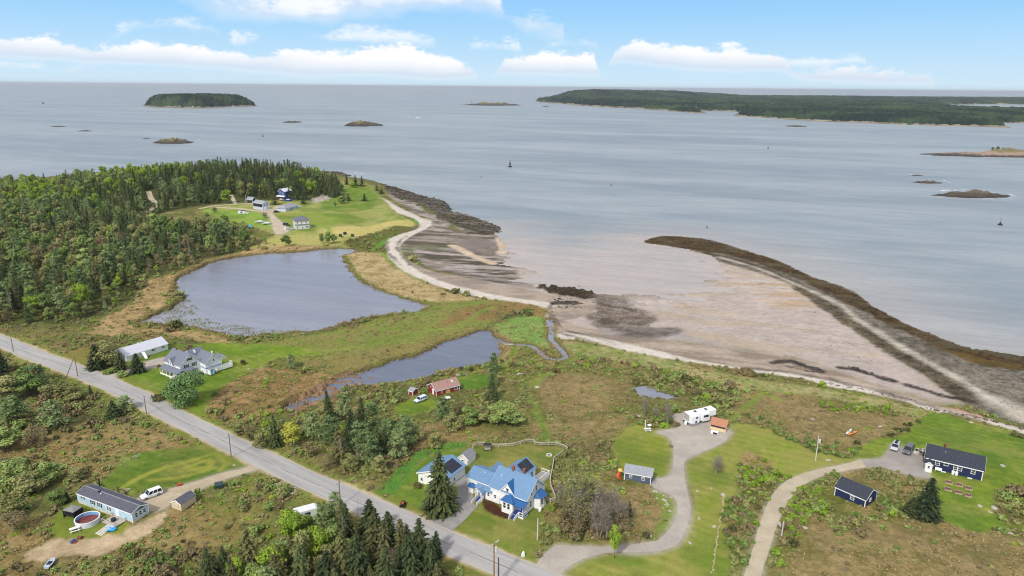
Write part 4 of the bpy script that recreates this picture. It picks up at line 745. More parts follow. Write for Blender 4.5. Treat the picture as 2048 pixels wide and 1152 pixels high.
for bx, by, ty, wp in [(1150, 1058, 968, 70), (1182, 1060, 975, 66), (1210, 1052, 980, 60), (1236, 1058, 1000, 50), (1128, 1022, 965, 50), (1178, 1030, 962, 60), (1215, 1080, 1015, 46)]: tree('bare', bx, by, ty, 'grey brown leafless tree in the clump right of the blue house', wp, 'bare trees of the clump by the blue house')
for bx, by, ty, wp in [(1165, 1066, 1020, 50), (1200, 1066, 1022, 44), (1240, 1064, 1020, 46), (1135, 1050, 1010, 44)]: tree('brown', bx, by, ty, 'brown twiggy bush under the bare tree clump', wp, 'bare trees of the clump by the blue house')
# headland trees
for k, bx, by, ty, lab, wp in [('spruce', 693, 369, 349, 'single dark spruce on the shore of the headland lawn', 11), ('spruce', 711, 371, 350, 'taller spruce behind the round bush on the headland lawn', 14), ('spruce2', 724, 372, 352, 'ragged spruce at the right end of the headland shore trees', 17), ('spruce', 672, 380, 359, 'left spruce of the pair at the wood edge on the headland', 14), ('spruce', 678, 380, 359, 'right spruce of the pair at the wood edge on the headland', 12),
                           ('bright', 706, 375, 364, 'low lime green bush tree on the headland lawn', 16), ('spruce', 687, 400, 385, 'shorter of two dark spruces on the headland lawn', 10), ('spruce', 697, 402, 385, 'taller of two dark spruces on the headland lawn', 14), ('spruce', 729, 402, 386, 'lone dark spruce in the middle of the headland lawn', 14), ('mid', 684, 407, 391, 'round green tree left of the two headland spruces', 22),
                           ('mid', 670, 416, 402, 'thin small green tree on the headland field', 7), ('spruce', 754, 381, 368, 'dark spruce at the head of the shore rocks', 10), ('spruce', 763, 387, 375, 'round dark conifer above the shore rocks', 12), ('mid', 573, 493, 470, 'green tree on the pond bank left of the pale two storey house', 20), ('mid', 644, 487, 466, 'left of three bank trees by the far pond shore', 12), ('mid', 656, 488, 462, 'middle and tallest of three bank trees by the far pond shore', 16), ('mid', 668, 487, 467, 'right of three bank trees by the far pond shore', 14),
                           ('bright', 454, 407, 380, 'bright lime green tree at the fork of the headland lane', 24), ('spruce', 607, 408, 383, 'dark spruce behind the grey ranch house', 14), ('spruce', 594, 400, 376, 'tall dark spruce right of the blue house in the wood', 11), ('spruce2', 550, 409, 374, 'olive spruce behind the grey barn', 18), ('olive', 487, 395, 362, 'olive tree behind the far utility pole', 16), ('olive', 502, 396, 364, 'olive tree left of the grey barn', 16), ('rust', 371, 463, 438, 'russet leafed round tree in the wood edge', 30), ('bare', 530, 436, 424, 'bare little tree where the headland drives meet', 14), ('brown', 430, 425, 414, 'brown leafless bush beside the headland lane', 14)]:
    tree(k, bx, by, ty, lab, wp)
# --- the roadside grove at the bottom, and the copse by the red cottage: foot, tip
grp = 'trees of the roadside grove'
for k, bx, by, ty, wp in [('spruce', 421, 1160, 1092, 34), ('spruce', 450, 1150, 1088, 26), ('spruce2', 507, 1160, 1056, 50), ('spruce', 694, 1090, 1003, 44), ('dead', 717, 1070, 988, 14), ('spruce', 741, 1075, 997, 46), ('spruce2', 745, 1130, 1028, 50), ('spruce', 781, 1120, 1018, 50), ('spruce2', 806, 1140, 1038, 48), ('spruce', 840, 1130, 1033, 48), ('spruce', 871, 1115, 1059, 26), ('spruce2', 772, 1150, 1040, 46), ('spruce', 822, 1178, 1066, 56), ('spruce', 720, 1175, 1062, 56), ('spruce', 860, 1170, 1078, 46), ('spruce2', 690, 1172, 1056, 50), ('spruce', 770, 1205, 1090, 60), ('spruce', 655, 1190, 1100, 50), ('spruce', 602, 1200, 1090, 50), ('spruce2', 560, 1205, 1104, 46)]:
    lab = {'spruce': 'dense dark green spruce in the roadside grove at the bottom', 'spruce2': 'olive green spruce in the roadside grove at the bottom', 'dead': 'thin dead spire in the roadside grove'}[k]
    tree(k, bx, by, ty, lab, wp * 1.35, grp)
GP = world_poly([(470, 1120), (560, 1075), (640, 1050), (700, 1060), (800, 1100), (880, 1130), (900, 1180), (860, 1240), (480, 1240)])
for _ in range(46):
    x, y = random.uniform(GP[:, 0].min(), GP[:, 0].max()), random.uniform(GP[:, 1].min(), GP[:, 1].max())
    if sdf(np.array([x]), np.array([y]), GP)[0] > -1: continue
    k = random.choice(('spruce', 'spruce', 'spruce2', 'spruce2') if x > -38 else ('mid', 'olive', 'bright', 'pine', 'spruce2')); h = random.uniform(5, 9.5)
    plant(k, x, y, h, h / 10 * random.uniform(1., 1.35), {'spruce': 'dense dark green spruce in the roadside grove at the bottom', 'spruce2': 'olive green spruce in the roadside grove at the bottom', 'pine': 'feathery pale pine in the roadside grove at the bottom', 'bright': 'lime green broadleaf tree in the roadside grove', 'mid': 'green broadleaf tree in the roadside grove', 'olive': 'olive broadleaf tree in the roadside grove'}[k], 'tree', grp)
tree('dead', 690, 1112, 1022, 'tall dead grey trunk standing in the roadside grove', 34); tree('bare', 780, 1150, 1090, 'bare pale branching tree among the roadside spruces', 50)
for k, bx, by, ty, wp in [('pine', 677, 1060, 984, 42), ('pine', 650, 1080, 1008, 46), ('bright', 637, 1130, 1052, 56), ('bright', 581, 1090, 1018, 46), ('bright', 548, 1170, 1090, 56), ('olive', 610, 1150, 1064, 60), ('mid', 668, 1120, 1044, 50), ('mid', 700, 1150, 1080, 50), ('mid', 620, 1080, 1030, 40), ('olive', 575, 1140, 1070, 54), ('mid', 505, 1190, 1120, 50), ('bright', 475, 1170, 1110, 44), ('olive', 655, 1150, 1085, 50)]:
    lab = {'pine': 'feathery pale pine in the roadside grove at the bottom', 'bright': 'lime green broadleaf tree in the roadside grove', 'mid': 'green broadleaf tree in the roadside grove', 'olive': 'olive broadleaf tree in the roadside grove'}[k]
    tree(k, bx, by, ty, lab, wp, grp)
grp = 'trees of the copse by the red cottage'
for k, bx, by, ty, wp in [('spruce', 664, 850, 779, 34), ('pine', 691, 845, 770, 36), ('spruce', 725, 860, 794, 36), ('pine', 746, 868, 802, 40), ('pine', 813, 890, 828, 44), ('pine', 776, 890, 838, 44), ('pine', 627, 885, 824, 40), ('spruce', 700, 890, 818, 40), ('pine', 663, 890, 828, 44), ('pine', 720, 905, 838, 46), ('spruce', 758, 905, 850, 40), ('spruce2', 680, 920, 850, 44), ('pine', 742, 925, 862, 44), ('pine', 795, 915, 858, 40), ('pine', 888, 842, 796, 40), ('olive', 830, 880, 850, 40), ('olive', 905, 860, 822, 44), ('mid', 940, 852, 815, 48), ('mid', 1000, 850, 806, 66), ('olive', 965, 845, 812, 46), ('mid', 1030, 850, 820, 44), ('brown', 920, 830, 800, 34), ('brown', 620, 915, 880, 36), ('olive', 700, 940, 905, 40), ('olive', 760, 945, 915, 40), ('brown', 655, 940, 905, 34), ('olive', 870, 895, 868, 40), ('olive', 600, 870, 836, 40), ('olive', 520, 895, 866, 36), ('brown', 500, 880, 850, 34), ('olive', 480, 870, 845, 30)]:
    lab = {'pine': 'feathery green pine in the copse left of the red cottage', 'spruce': 'dark spruce in the copse left of the red cottage', 'spruce2': 'olive spruce in the copse left of the red cottage', 'olive': 'olive bushy tree around the red cottage copse', 'mid': 'rounded green tree below the red cottage', 'brown': 'brown leafless bushy tree near the red cottage copse'}[k]
    tree(k, bx, by, ty, lab, wp, grp)
for bx, by, ty in [(683, 924, 868), (716, 922, 880), (590, 920, 890)]: tree('dead', bx, by, ty, 'thin dead grey tree at the edge of the red cottage copse', None, grp)
grp = 'trees in the scrub left of the road'
for k, bx, by, ty, wp in [('pine', 108, 860, 800, 46), ('pine', 30, 850, 790, 50), ('mid', 60, 790, 745, 50), ('olive', 20, 800, 750, 50), ('pine', 70, 770, 728, 46), ('spruce', 228, 835, 800, 34), ('pine', 250, 820, 790, 36), ('olive', 150, 800, 770, 40), ('brown', 72, 895, 850, 44), ('mid', 10, 900, 850, 60), ('olive', 110, 790, 755, 44), ('spruce', 5, 745, 695, 30), ('olive', 60, 985, 940, 60), ('mid', 25, 970, 920, 60), ('mid', 100, 965, 925, 50), ('olive', 20, 1030, 985, 56), ('olive', 150, 960, 935, 40), ('brown', 30, 1060, 1020, 50)]:
    lab = {'pine': 'feathery green pine in the scrub left of the road', 'spruce': 'dark spruce in the scrub left of the road', 'mid': 'green bushy tree in the scrub left of the road', 'olive': 'olive bushy tree in the scrub left of the road', 'brown': 'leafless brown tree in the scrub left of the road'}[k]
    tree(k, bx, by, ty, lab, wp, grp)
# --- the wood left of the pond and on the headland
wp_ = world_poly(WOOD); bb = (wp_.min(0), wp_.max(0)); SP = 6.2; pts = []
clear = [smooth([at(a, b) for a, b in q], 4, False) for q in ([(297, 383), (303, 398), (315, 409), (302, 419), (288, 426)], [(398, 418), (470, 409), (524, 411)], [(470, 408), (466, 398), (462, 390)])]
BL = [at(a, b) for a, b in [(565, 395), (505, 400), (522, 415), (620, 395), (640, 398), (108, 366)]]
gxx, gyy = np.meshgrid(np.arange(bb[0][0], bb[1][0], SP), np.arange(bb[0][1], bb[1][1], SP)); cx = gxx.ravel() + RNG.uniform(-2.6, 2.6, gxx.size); cy = gyy.ravel() + RNG.uniform(-2.6, 2.6, gxx.size)
sdw = sdf(cx, cy, wp_); ok = (sdw < -1.5) & (np.abs(cx) < (cy + 42) * .9)
for q in clear:
    for a, b in q: ok &= (cx - a) ** 2 + (cy - b) ** 2 > 30
for a, b in BL: ok &= (cx - a) ** 2 + (cy - b) ** 2 > 120
cx, cy, sdw = cx[ok], cy[ok], sdw[ok]
dens_n = fbm(cx / 40, cy / 40, 7, 3); typ_n = fbm(cx / 30, cy / 30, 15, 3)
ind = []
for x, y, s_, dn, tn in zip(cx, cy, sdw, dens_n, typ_n):
    hd = y > 500; r = random.random()
    if hd:
        left = x < -330
        if left: k = 'bright' if tn > .56 and r < .5 else 'mid' if r < .3 else 'spruce2' if r < .5 else 'spruce' if r < .8 else 'pine'
        else: k = 'spruce' if r < .72 else 'spruce2' if r < .84 else 'bright' if tn > .55 else 'pine'
        h = random.choice((random.uniform(7, 11), random.uniform(10, 16))) * (.74 if left else 1)
    else:
        if tn < .42: k = 'spruce' if r < .5 else 'spruce2' if r < .76 else 'pine'
        elif tn < .56: k = 'pine' if r < .6 else 'mid' if r < .74 else 'spruce' if r < .86 else 'olive' if r < .94 else 'dead'
        else: k = 'mid' if r < .34 else 'olive' if r < .6 else 'brown' if r < .72 else 'pine' if r < .9 else 'bright' if r < .95 else 'dead'
        h = random.choice((random.uniform(5, 9), random.uniform(8, 14), random.uniform(8, 14))) * (.85 if k in ('mid', 'olive', 'brown', 'bright') else 1)
    if s_ > -14 and not hd and random.random() < .75: k = random.choice(('mid', 'olive', 'bright', 'olive', 'brown', 'pine')); h = random.uniform(3, 7)
    elif s_ > -7: h *= .72
    ind.append([k, x, y, h])
ind.sort(key=lambda q: -q[3] / math.hypot(q[1], q[2]))
cnt = {}; rest = []; WL = {'spruce': 'dark green spruce', 'spruce2': 'olive toned spruce', 'pine': 'feathery pale green pine', 'mid': 'green broadleaf tree', 'olive': 'olive broadleaf tree', 'brown': 'brown leafless tree', 'bright': 'lime green broadleaf tree', 'dead': 'dead grey tree'}
LIM = {'spruce_tree': 235, 'pine_tree': 235, 'broadleaf_tree': 200, 'dead_tree': 60}
for k, x, y, h in ind:
    nm = NAME[k]; infr = abs(x) < (y + 20) * .745 and y > 90
    if infr and cnt.get(nm, 0) < LIM[nm]:
        cnt[nm] = cnt.get(nm, 0) + 1; far = y > 480
        plant(k, x, y, h, None, WL[k] + (' in the dark wood on the headland' if far else ' in the wood left of the big pond'), 'tree', 'trees of the headland wood' if far else 'trees of the wood by the pond', parts=y < 345)
    elif infr or abs(x) < (y + 42) * .86: rest.append((k, x, y, h))
def mass(name, items, lod='lo', kind='stuff', zf=gz, unit_h=10.):
    """many plants nobody could count, as one object"""
    by = {}
    for it in items: by.setdefault(it[0], []).append(it)
    VV, QQ, TT, MI, mats, n = [], [], [], [], [], 0
    for k, lst in by.items():
        mats += [TYPES[k]['leaf'], TYPES[k]['wood']]
        for it in lst:
            P = random.choice(TYPES[k][lod]); v, tt = P.arrays(); a = random.uniform(0, 6.28); ca, sa_ = math.cos(a), math.sin(a)
            sz = it[3] / unit_h; sx = it[4] if len(it) > 4 else sz
            o = np.column_stack([(v[:, 0] * ca - v[:, 1] * sa_) * sx + it[1], (v[:, 0] * sa_ + v[:, 1] * ca) * sx + it[2], v[:, 2] * sz + zf(it[1], it[2]) - .05])
            VV.append(o); q = np.arange(len(v)).reshape(-1, 4) + n; QQ.append(q); n += len(v); TT.append(np.clip(tt + random.uniform(-.25, .25), 0, 1)); MI.append(np.full(len(q), len(mats) - 2))
    me = np_mesh(name, np.vstack(VV), np.vstack(QQ), mats, {'tint': np.concatenate(TT)}, mi=np.concatenate(MI))
    return tag(link(name, me), kind=kind)
mass('woodland', rest)
# --- shrubs of the open ground
gx1, gy1 = np.meshgrid(np.arange(-330, 300, 2.0), np.arange(84, 470, 2.0)); sx_ = gx1.ravel() + RNG.uniform(-1, 1, gx1.size); sy_ = gy1.ravel() + RNG.uniform(-1, 1, gx1.size)
ok = np.abs(sx_) < (sy_ + 42) * .86; sx_, sy_ = sx_[ok], sy_[ok]; ix = hgt(sx_, sy_); D = shrubD[ix]
cl = fbm(sx_ / 13, sy_ / 13, 44, 4); rr_ = RNG.rand(len(sx_))
ok = (rr_ < D * np.clip((cl - .27) * 3.6, 0, 1)) & (hz[ix] > 1.6) & (tuftD[ix] > .04) & (cA[ix, 2] < .58 * cA[ix, 1]) & (dp[ix] > .5); sx_, sy_, D, cl = sx_[ok], sy_[ok], D[ok], cl[ok]; tn = fbm(sx_ / 16, sy_ / 16, 66, 3)
CLR = [(at(a, b), r) for a, b, r in [(1700, 1002, 5.5), (1712, 1012, 5), (1690, 1012, 4), (1275, 962, 5), (895, 788, 6.5), (821, 790, 3), (842, 803, 4), (355, 1018, 4), (611, 1036, 3), (600, 1044, 2.5), (220, 1040, 6), (180, 1012, 5), (260, 1055, 5), (148, 1036, 3), (176, 1048, 4), (270, 712, 6), (310, 706, 6), (360, 740, 6), (400, 738, 6), (1440, 862, 4), (1400, 848, 6), (985, 905, 3), (1290, 862, 3), (101, 1131, 3), (146, 1085, 2)]]
CLX = np.array([c[0] for c in CLR]); CLRr = np.array([c[1] for c in CLR])
def free(x, y): return bool(np.all((CLX[:, 0] - x) ** 2 + (CLX[:, 1] - y) ** 2 > CLRr ** 2))
kk = np.array([free(a, b) for a, b in zip(sx_, sy_)]); sx_, sy_, D, cl, tn = sx_[kk], sy_[kk], D[kk], cl[kk], tn[kk]
sh_l = []
for x, y, d, c_, q in zip(sx_, sy_, D, cl, tn):
    r = random.random()
    k = 'b_brown' if q < .41 and r < .55 else 'b_olive' if r < .45 else 'b_mid' if r < .76 else 'b_bright' if q > .54 and r < .9 else 'b_dark' if r < .92 else 'b_brown'
    rad = (random.uniform(.55, 1.2) + (random.random() < .12) * random.uniform(.4, 1.1)) * (.72 + 2.8 * max(0, c_ - .4)) * (.5 + .5 * d); sh_l.append((k, x, y, rad * random.uniform(.75, 1.25), rad))
BND = [(sdf(sx_, sy_, world_poly(q)), n) for q, n in (([(-300, 690), (0, 700), (210, 788), (400, 888), (500, 930), (300, 1000), (250, 1200), (-400, 1200)], 'in the scrub left of the road'), ([(250, 1000), (540, 940), (900, 1110), (1000, 1200), (250, 1200)], 'below the road'),
        ([(1440, 900), (1760, 930), (1860, 1000), (2300, 1050), (2300, 1300), (1420, 1300)], 'around the sandy lane'), ([(1040, 720), (1500, 780), (1870, 840), (1700, 920), (1480, 850), (1360, 820), (1240, 880), (1040, 900)], 'on the heath behind the beach'))]
order = sorted(range(len(sh_l)), key=lambda i: -sh_l[i][4] / math.hypot(sh_l[i][1], sh_l[i][2]))
SC = {'b_brown': 'brown twiggy shrub', 'b_olive': 'olive leafy shrub', 'b_mid': 'green leafy shrub', 'b_bright': 'lime green shrub', 'b_dark': 'dark evergreen shrub'}; ns_ = 0; rest = []
for i in order:
    k, x, y, h, r = sh_l[i]
    if ns_ < 270 and abs(x) < (y + 18) * .74 and y > 104:
        ns_ += 1; wh = next((n for d, n in BND if d[i] < 0), 'in the thicket beside the road and copse')
        plant(k, x, y, h, r, SC[k] + ' ' + wh, 'shrub', 'shrubs of the open ground', False, name='shrub', unit_h=1.)
    else: rest.append((k, x, y, h, r))
mass('thicket', [q for q in rest if q[4] > .8 and q[2] < 300], unit_h=1.); mass('undergrowth', [q for q in rest if not (q[4] > .8 and q[2] < 300)], 'mini', unit_h=1.)
gx1, gy1 = np.meshgrid(np.arange(-280, 260, 1.45), np.arange(86, 300, 1.45)); lx = gx1.ravel() + RNG.uniform(-.7, .7, gx1.size); ly = gy1.ravel() + RNG.uniform(-.7, .7, gx1.size); ok = np.abs(lx) < (ly + 42) * .84; lx, ly = lx[ok], ly[ok]; ix = hgt(lx, ly)
ok = (RNG.rand(len(lx)) < (.1 + .85 * shrubD[ix]) * np.clip((fbm(lx / 5, ly / 5, 12, 4) - .36) * 4.5, 0, 1)) & (tuftD[ix] > .28) & (cA[ix, 2] < .58 * cA[ix, 1]) & (hz[ix] > 1.7) & (dp[ix] > .8); lx, ly = lx[ok], ly[ok]; tn = fbm(lx / 9, ly / 9, 166, 3)
mass('low_heath', [('b_brown' if q < .42 else random.choice(('b_olive', 'b_olive', 'b_mid', 'b_bright' if q > .56 else 'b_mid')), x, y, random.uniform(.22, .55), random.uniform(.45, .95)) for x, y, q in zip(lx, ly, tn) if free(x, y)], 'mini', unit_h=1.)
for bx, by, r, h, lab in [(222, 746, 2.6, 1.6, 'clipped green hedge bush left of the farmhouse driveway'), (249, 752, 2.8, 1.7, 'clipped green hedge bush right of the farmhouse driveway'), (488, 728, 1.6, 1.6, 'dark round bush on the farmhouse lawn'), (322, 800, 3., 2., 'low shrub left of the willow'), (2030, 872, 2.4, 1.2, 'low dark bush at the seaward edge of the right lawn'), (838, 975, 1.4, 1.6, 'shrub at the corner of the blue roofed garage'), (972, 996, .8, 1.2, 'small bush beside the blue steps'), (1805, 860, .9, 1.0, 'small dark round bush at the corner of the right lawn'), (318, 735, 1.2, 1., 'dark shrub at the farmhouse porch corner')]:
    b = at3(bx, by); plant('b_mid' if 'green' in lab else 'b_dark', b[0], b[1], h, r, lab, 'shrub', None, False, name='shrub', unit_h=1.)
# hedgerows and dark brambles as low thicket
hl = []
for q, wd, k in (([(1515, 842), (1560, 868), (1620, 892), (1690, 906), (1728, 912)], 5, 'b_mid'), ([(1480, 945), (1520, 955), (1560, 965)], 7, 'b_bright'), ([(1740, 900), (1790, 872), (1842, 846)], 4, 'b_dark'), ([(1120, 900), (1128, 930), (1108, 960)], 6, 'b_olive'), ([(1640, 990), (1600, 1010), (1580, 1060)], 8, 'b_bright'), ([(1460, 1020), (1480, 1060), (1470, 1120)], 7, 'b_mid'), ([(1800, 960), (1760, 950), (1830, 1000)], 6, 'b_olive'), ([(1700, 1030), (1740, 1020), (1790, 1010)], 4, 'b_mid'), ([(1660, 815), (1720, 818), (1780, 822)], 5, 'b_bright')):
    P = smooth([at(a, b) for a, b in q], 5, False)
    for i in range(int(len(P) * wd * 1.1)):
        a = P[random.randrange(len(P))]; x, y = a[0] + random.gauss(0, wd / 2.4), a[1] + random.gauss(0, wd / 2.4); j = hgt(np.array([x]), np.array([y]))[0]
        if shrubD[j] > .01 and free(x, y): r = random.uniform(.6, 1.2); hl.append((k if random.random() < .6 else 'b_olive', x, y, r * random.uniform(.8, 1.2), r))
mass('bramble_thicket', hl, unit_h=1.)
# dry grass tussocks and reeds
def tufts(name, cond, sp, area, hgt_, mt, nb=7, zoff=0., wd=.16):
    a1, b1 = np.meshgrid(np.arange(area[0], area[1], sp), np.arange(area[2], area[3], sp)); x = a1.ravel() + RNG.uniform(-sp / 2, sp / 2, a1.size); y = b1.ravel() + RNG.uniform(-sp / 2, sp / 2, a1.size)
    o = np.abs(x) < (y + 42) * .86; x, y = x[o], y[o]; j = hgt(x, y); o = cond(x, y, j); x, y, j = x[o], y[o], j[o]; N = len(x)
    an = RNG.uniform(0, 6.28, (N, nb)); e = RNG.uniform(.05, .34, (N, nb)); H = hgt_ * RNG.uniform(.5, 1.25, (N, nb)); z = np.where(dp[j] < .4, PZ, hz[j]) + zoff
    bx = x[:, None] + np.cos(an) * e * .5; by = y[:, None] + np.sin(an) * e * .5; tx = x[:, None] + np.cos(an) * (e + H * .55); ty = y[:, None] + np.sin(an) * (e + H * .55)
    px_, py_ = -np.sin(an) * wd, np.cos(an) * wd; zb = np.broadcast_to(z[:, None], an.shape) - .03
    v = np.stack([np.stack([bx - px_, by - py_, zb], -1), np.stack([bx + px_, by + py_, zb], -1), np.stack([tx + px_ * .6, ty + py_ * .6, zb + H], -1), np.stack([tx - px_ * .6, ty - py_ * .6, zb + H * .95], -1)], 2).reshape(-1, 3)
    me = np_mesh(name, v, np.arange(len(v)).reshape(-1, 4), [mt], {'tint': np.repeat(np.clip(RNG.rand(N * nb) * .6 + np.repeat(RNG.rand(N), nb) * .4, 0, 1), 4)})
    return tag(link(name, me), kind='stuff')
tufts('dry_grass', lambda x, y, j: (RNG.rand(len(x)) < tuftD[j] * np.clip((fbm(x / 4, y / 4, 29, 3) - .42) * 5, 0, 1)) & (tuftD[j] > .28) & (hz[j] > 1.5), .85, (-300, 260, 88, 400), .3, LM['tan'], 5, 0., .09)
tufts('meadow_grass', lambda x, y, j: (RNG.rand(len(x)) < .5) & (tuftD[j] > .28) & (cA[j, 1] > cA[j, 0] * 1.02) & (hz[j] > 1.5), 1.1, (-260, 260, 88, 400), .26, LM['mid'], 5, 0., .08)
RZ = world_poly([(262, 654), (330, 618), (372, 596), (420, 640), (480, 652), (560, 660), (650, 655), (650, 664), (500, 680), (400, 666), (300, 655)], PZ)
tufts('bank_sedge', lambda x, y, j: (dp[j] > -1.2) & (dp[j] < 1.6) & (hz[j] > 1.2) & (RNG.rand(len(x)) < .7 * np.clip((fbm(x / 6, y / 6, 39, 3) - .4) * 6, 0, 1)), .8, (-190, 60, 150, 460), .45, LM['tan'], 5, 0., .12)
tufts('pond_reeds', lambda x, y, j: (dp[j] < .3) & (sdf(x, y, RZ) < 0) & (RNG.rand(len(x)) < .75 * np.clip((fbm(x / 5, y / 2.5, 9, 4) - .4) * 6, 0, 1)), .75, (-190, -60, 200, 340), .3, LM['olive'], 4, 0., .12)
# ------------------------------------------------------------------ solid builder
class MB:
    def __init__(s): s.v = []; s.f = []
    def add(s, vs, fs):
        n = len(s.v); s.v += [tuple(map(float, v)) for v in vs]; s.f += [tuple(i + n for i in f) for f in fs]; return s
    def box(s, x0, x1, y0, y1, z0, z1):
        return s.add([(x0, y0, z0), (x1, y0, z0), (x1, y1, z0), (x0, y1, z0), (x0, y0, z1), (x1, y0, z1), (x1, y1, z1), (x0, y1, z1)],
                     [(0, 3, 2, 1), (4, 5, 6, 7), (0, 1, 5, 4), (1, 2, 6, 5), (2, 3, 7, 6), (3, 0, 4, 7)])
    def slab(s, pts, th):
        """a sheet of thickness th lying under the outline pts (any planar outline)"""
        p = [Vector(q) for q in pts]; n = (p[1] - p[0]).cross(p[2] - p[0]).normalized(); n = n if n.z >= 0 else -n
        k = len(p); a = p; b = [q - n * th for q in p]
        up = (p[1] - p[0]).cross(p[2] - p[0]).z >= 0
        top = tuple(range(k)) if up else tuple(reversed(range(k)))
        fs = [top, tuple(k + i for i in reversed(top))]
        for i in range(k):
            j = (i + 1) % k; fs.append((k + i, k + j, j, i) if up else (i, j, k + j, k + i))
        return s.add(a + b, fs)
    def prism_x(s, prof, x0, x1):
        """outline in (y, z) carried from x0 to x1"""
        k = len(prof); vs = [(x0, y, z) for y, z in prof] + [(x1, y, z) for y, z in prof]
        return s.add(vs, [tuple(range(k)), tuple(k + i for i in reversed(range(k)))] + [(i, k + i, k + (i + 1) % k, (i + 1) % k) for i in range(k)])
    def prism_y(s, prof, y0, y1):
        k = len(prof); vs = [(x, y0, z) for x, z in prof] + [(x, y1, z) for x, z in prof]
        return s.add(vs, [tuple(range(k)), tuple(k + i for i in reversed(range(k)))] + [(i, k + i, k + (i + 1) % k, (i + 1) % k) for i in range(k)])
    def prism_z(s, prof, z0, z1, taper=1.):
        k = len(prof); vs = [(x, y, z0) for x, y in prof] + [(x * taper, y * taper, z1) for x, y in prof]
        return s.add(vs, [tuple(reversed(range(k))), tuple(range(k, 2 * k))] + [(i, (i + 1) % k, k + (i + 1) % k, k + i) for i in range(k)])
    def cyl(s, c, r, z0, z1, n=14, r1=None):
        r1 = r if r1 is None else r1; a = [2 * PI * i / n for i in range(n)]
        return s.add([(c[0] + r * math.cos(q), c[1] + r * math.sin(q), z0) for q in a] + [(c[0] + r1 * math.cos(q), c[1] + r1 * math.sin(q), z1) for q in a],
                     [tuple(reversed(range(n))), tuple(range(n, 2 * n))] + [(i, (i + 1) % n, n + (i + 1) % n, n + i) for i in range(n)])
    def bar(s, p0, p1, r, k=6, r1=None):
        V, q = tube(p0, p1, r, r if r1 is None else r1, k); return s.add(V, [tuple(f) for f in q] + [tuple(reversed(range(k))), tuple(range(k, 2 * k))])
    def beam(s, p0, p1, w_, h_):
        p0, p1 = Vector(p0), Vector(p1); d = (p1 - p0).normalized(); sd_ = d.cross(Vector((0, 0, 1)))
        sd_ = sd_.normalized() if sd_.length > 1e-4 else Vector((1, 0, 0)); up = sd_.cross(d)
        q = [p + sd_ * a * w_ / 2 + up * b * h_ / 2 for p in (p0, p1) for a, b in ((-1, -1), (1, -1), (1, 1), (-1, 1))]
        return s.add(q, [(0, 3, 2, 1), (4, 5, 6, 7), (0, 1, 5, 4), (1, 2, 6, 5), (2, 3, 7, 6), (3, 0, 4, 7)])
    def loft(s, rings, caps=True):
        k = len(rings[0]); n0 = [q for r in rings for q in r]; fs = []
        for i in range(len(rings) - 1):
            for j in range(k): a = i * k + j; b = i * k + (j + 1) % k; fs.append((a, b, b + k, a + k))
        if caps: fs += [tuple(reversed(range(k))), tuple(range((len(rings) - 1) * k, len(rings) * k))]
        return s.add(n0, fs)
    def build(s, name, m, parent=None, smooth_=False, bevel=0.):
        me = bpy.data.meshes.new(name); me.from_pydata(s.v, [], s.f); me.materials.append(m)
        bm = bmesh.new(); bm.from_mesh(me); bmesh.ops.recalc_face_normals(bm, faces=bm.faces[:])
        if bevel: bmesh.ops.bevel(bm, geom=bm.edges[:], offset=bevel, segments=1, affect='EDGES', clamp_overlap=True)
        bm.to_mesh(me); bm.free()
        if smooth_:
            for f in me.polygons: f.use_smooth = True
        return link(name, me, parent)
def empty(name, loc, rz=0., label=None, cat=None, group=None):
    o = bpy.data.objects.new(name, None); C.objects.link(o); o.location = loc; o.rotation_euler = (0, 0, rz); o.empty_display_size = .3
    return tag(o, label, cat, group)
def copy_tree(o, parent=None):
    c = o.copy(); C.objects.link(c); c.parent = parent
    for ch in list(o.children): copy_tree(ch, c)
    return c
def place2(a, b, z=None):
    """base point and heading from two picture points on the ground, left to right"""
    z = float(B(*at(*a))) if z is None else z
    A = flat(a[0], a[1], z); Bp = flat(b[0], b[1], z)
    return (A[0], A[1], z), math.atan2(Bp[1] - A[1], Bp[0] - A[0]), math.hypot(Bp[0] - A[0], Bp[1] - A[1])
GLASS = mat('window_glass', (44, 50, 60), .12, .6, vary=.3, vscale=.7); TRIM = mat('white_trim', (242, 242, 240), .5, .3, vary=.03)
SHUT = mat('dark_shutter', (40, 44, 54), .6, .3); BRICK = mat('chimney_brick', (150, 92, 70), .9, .1, vary=.2, vscale=6)
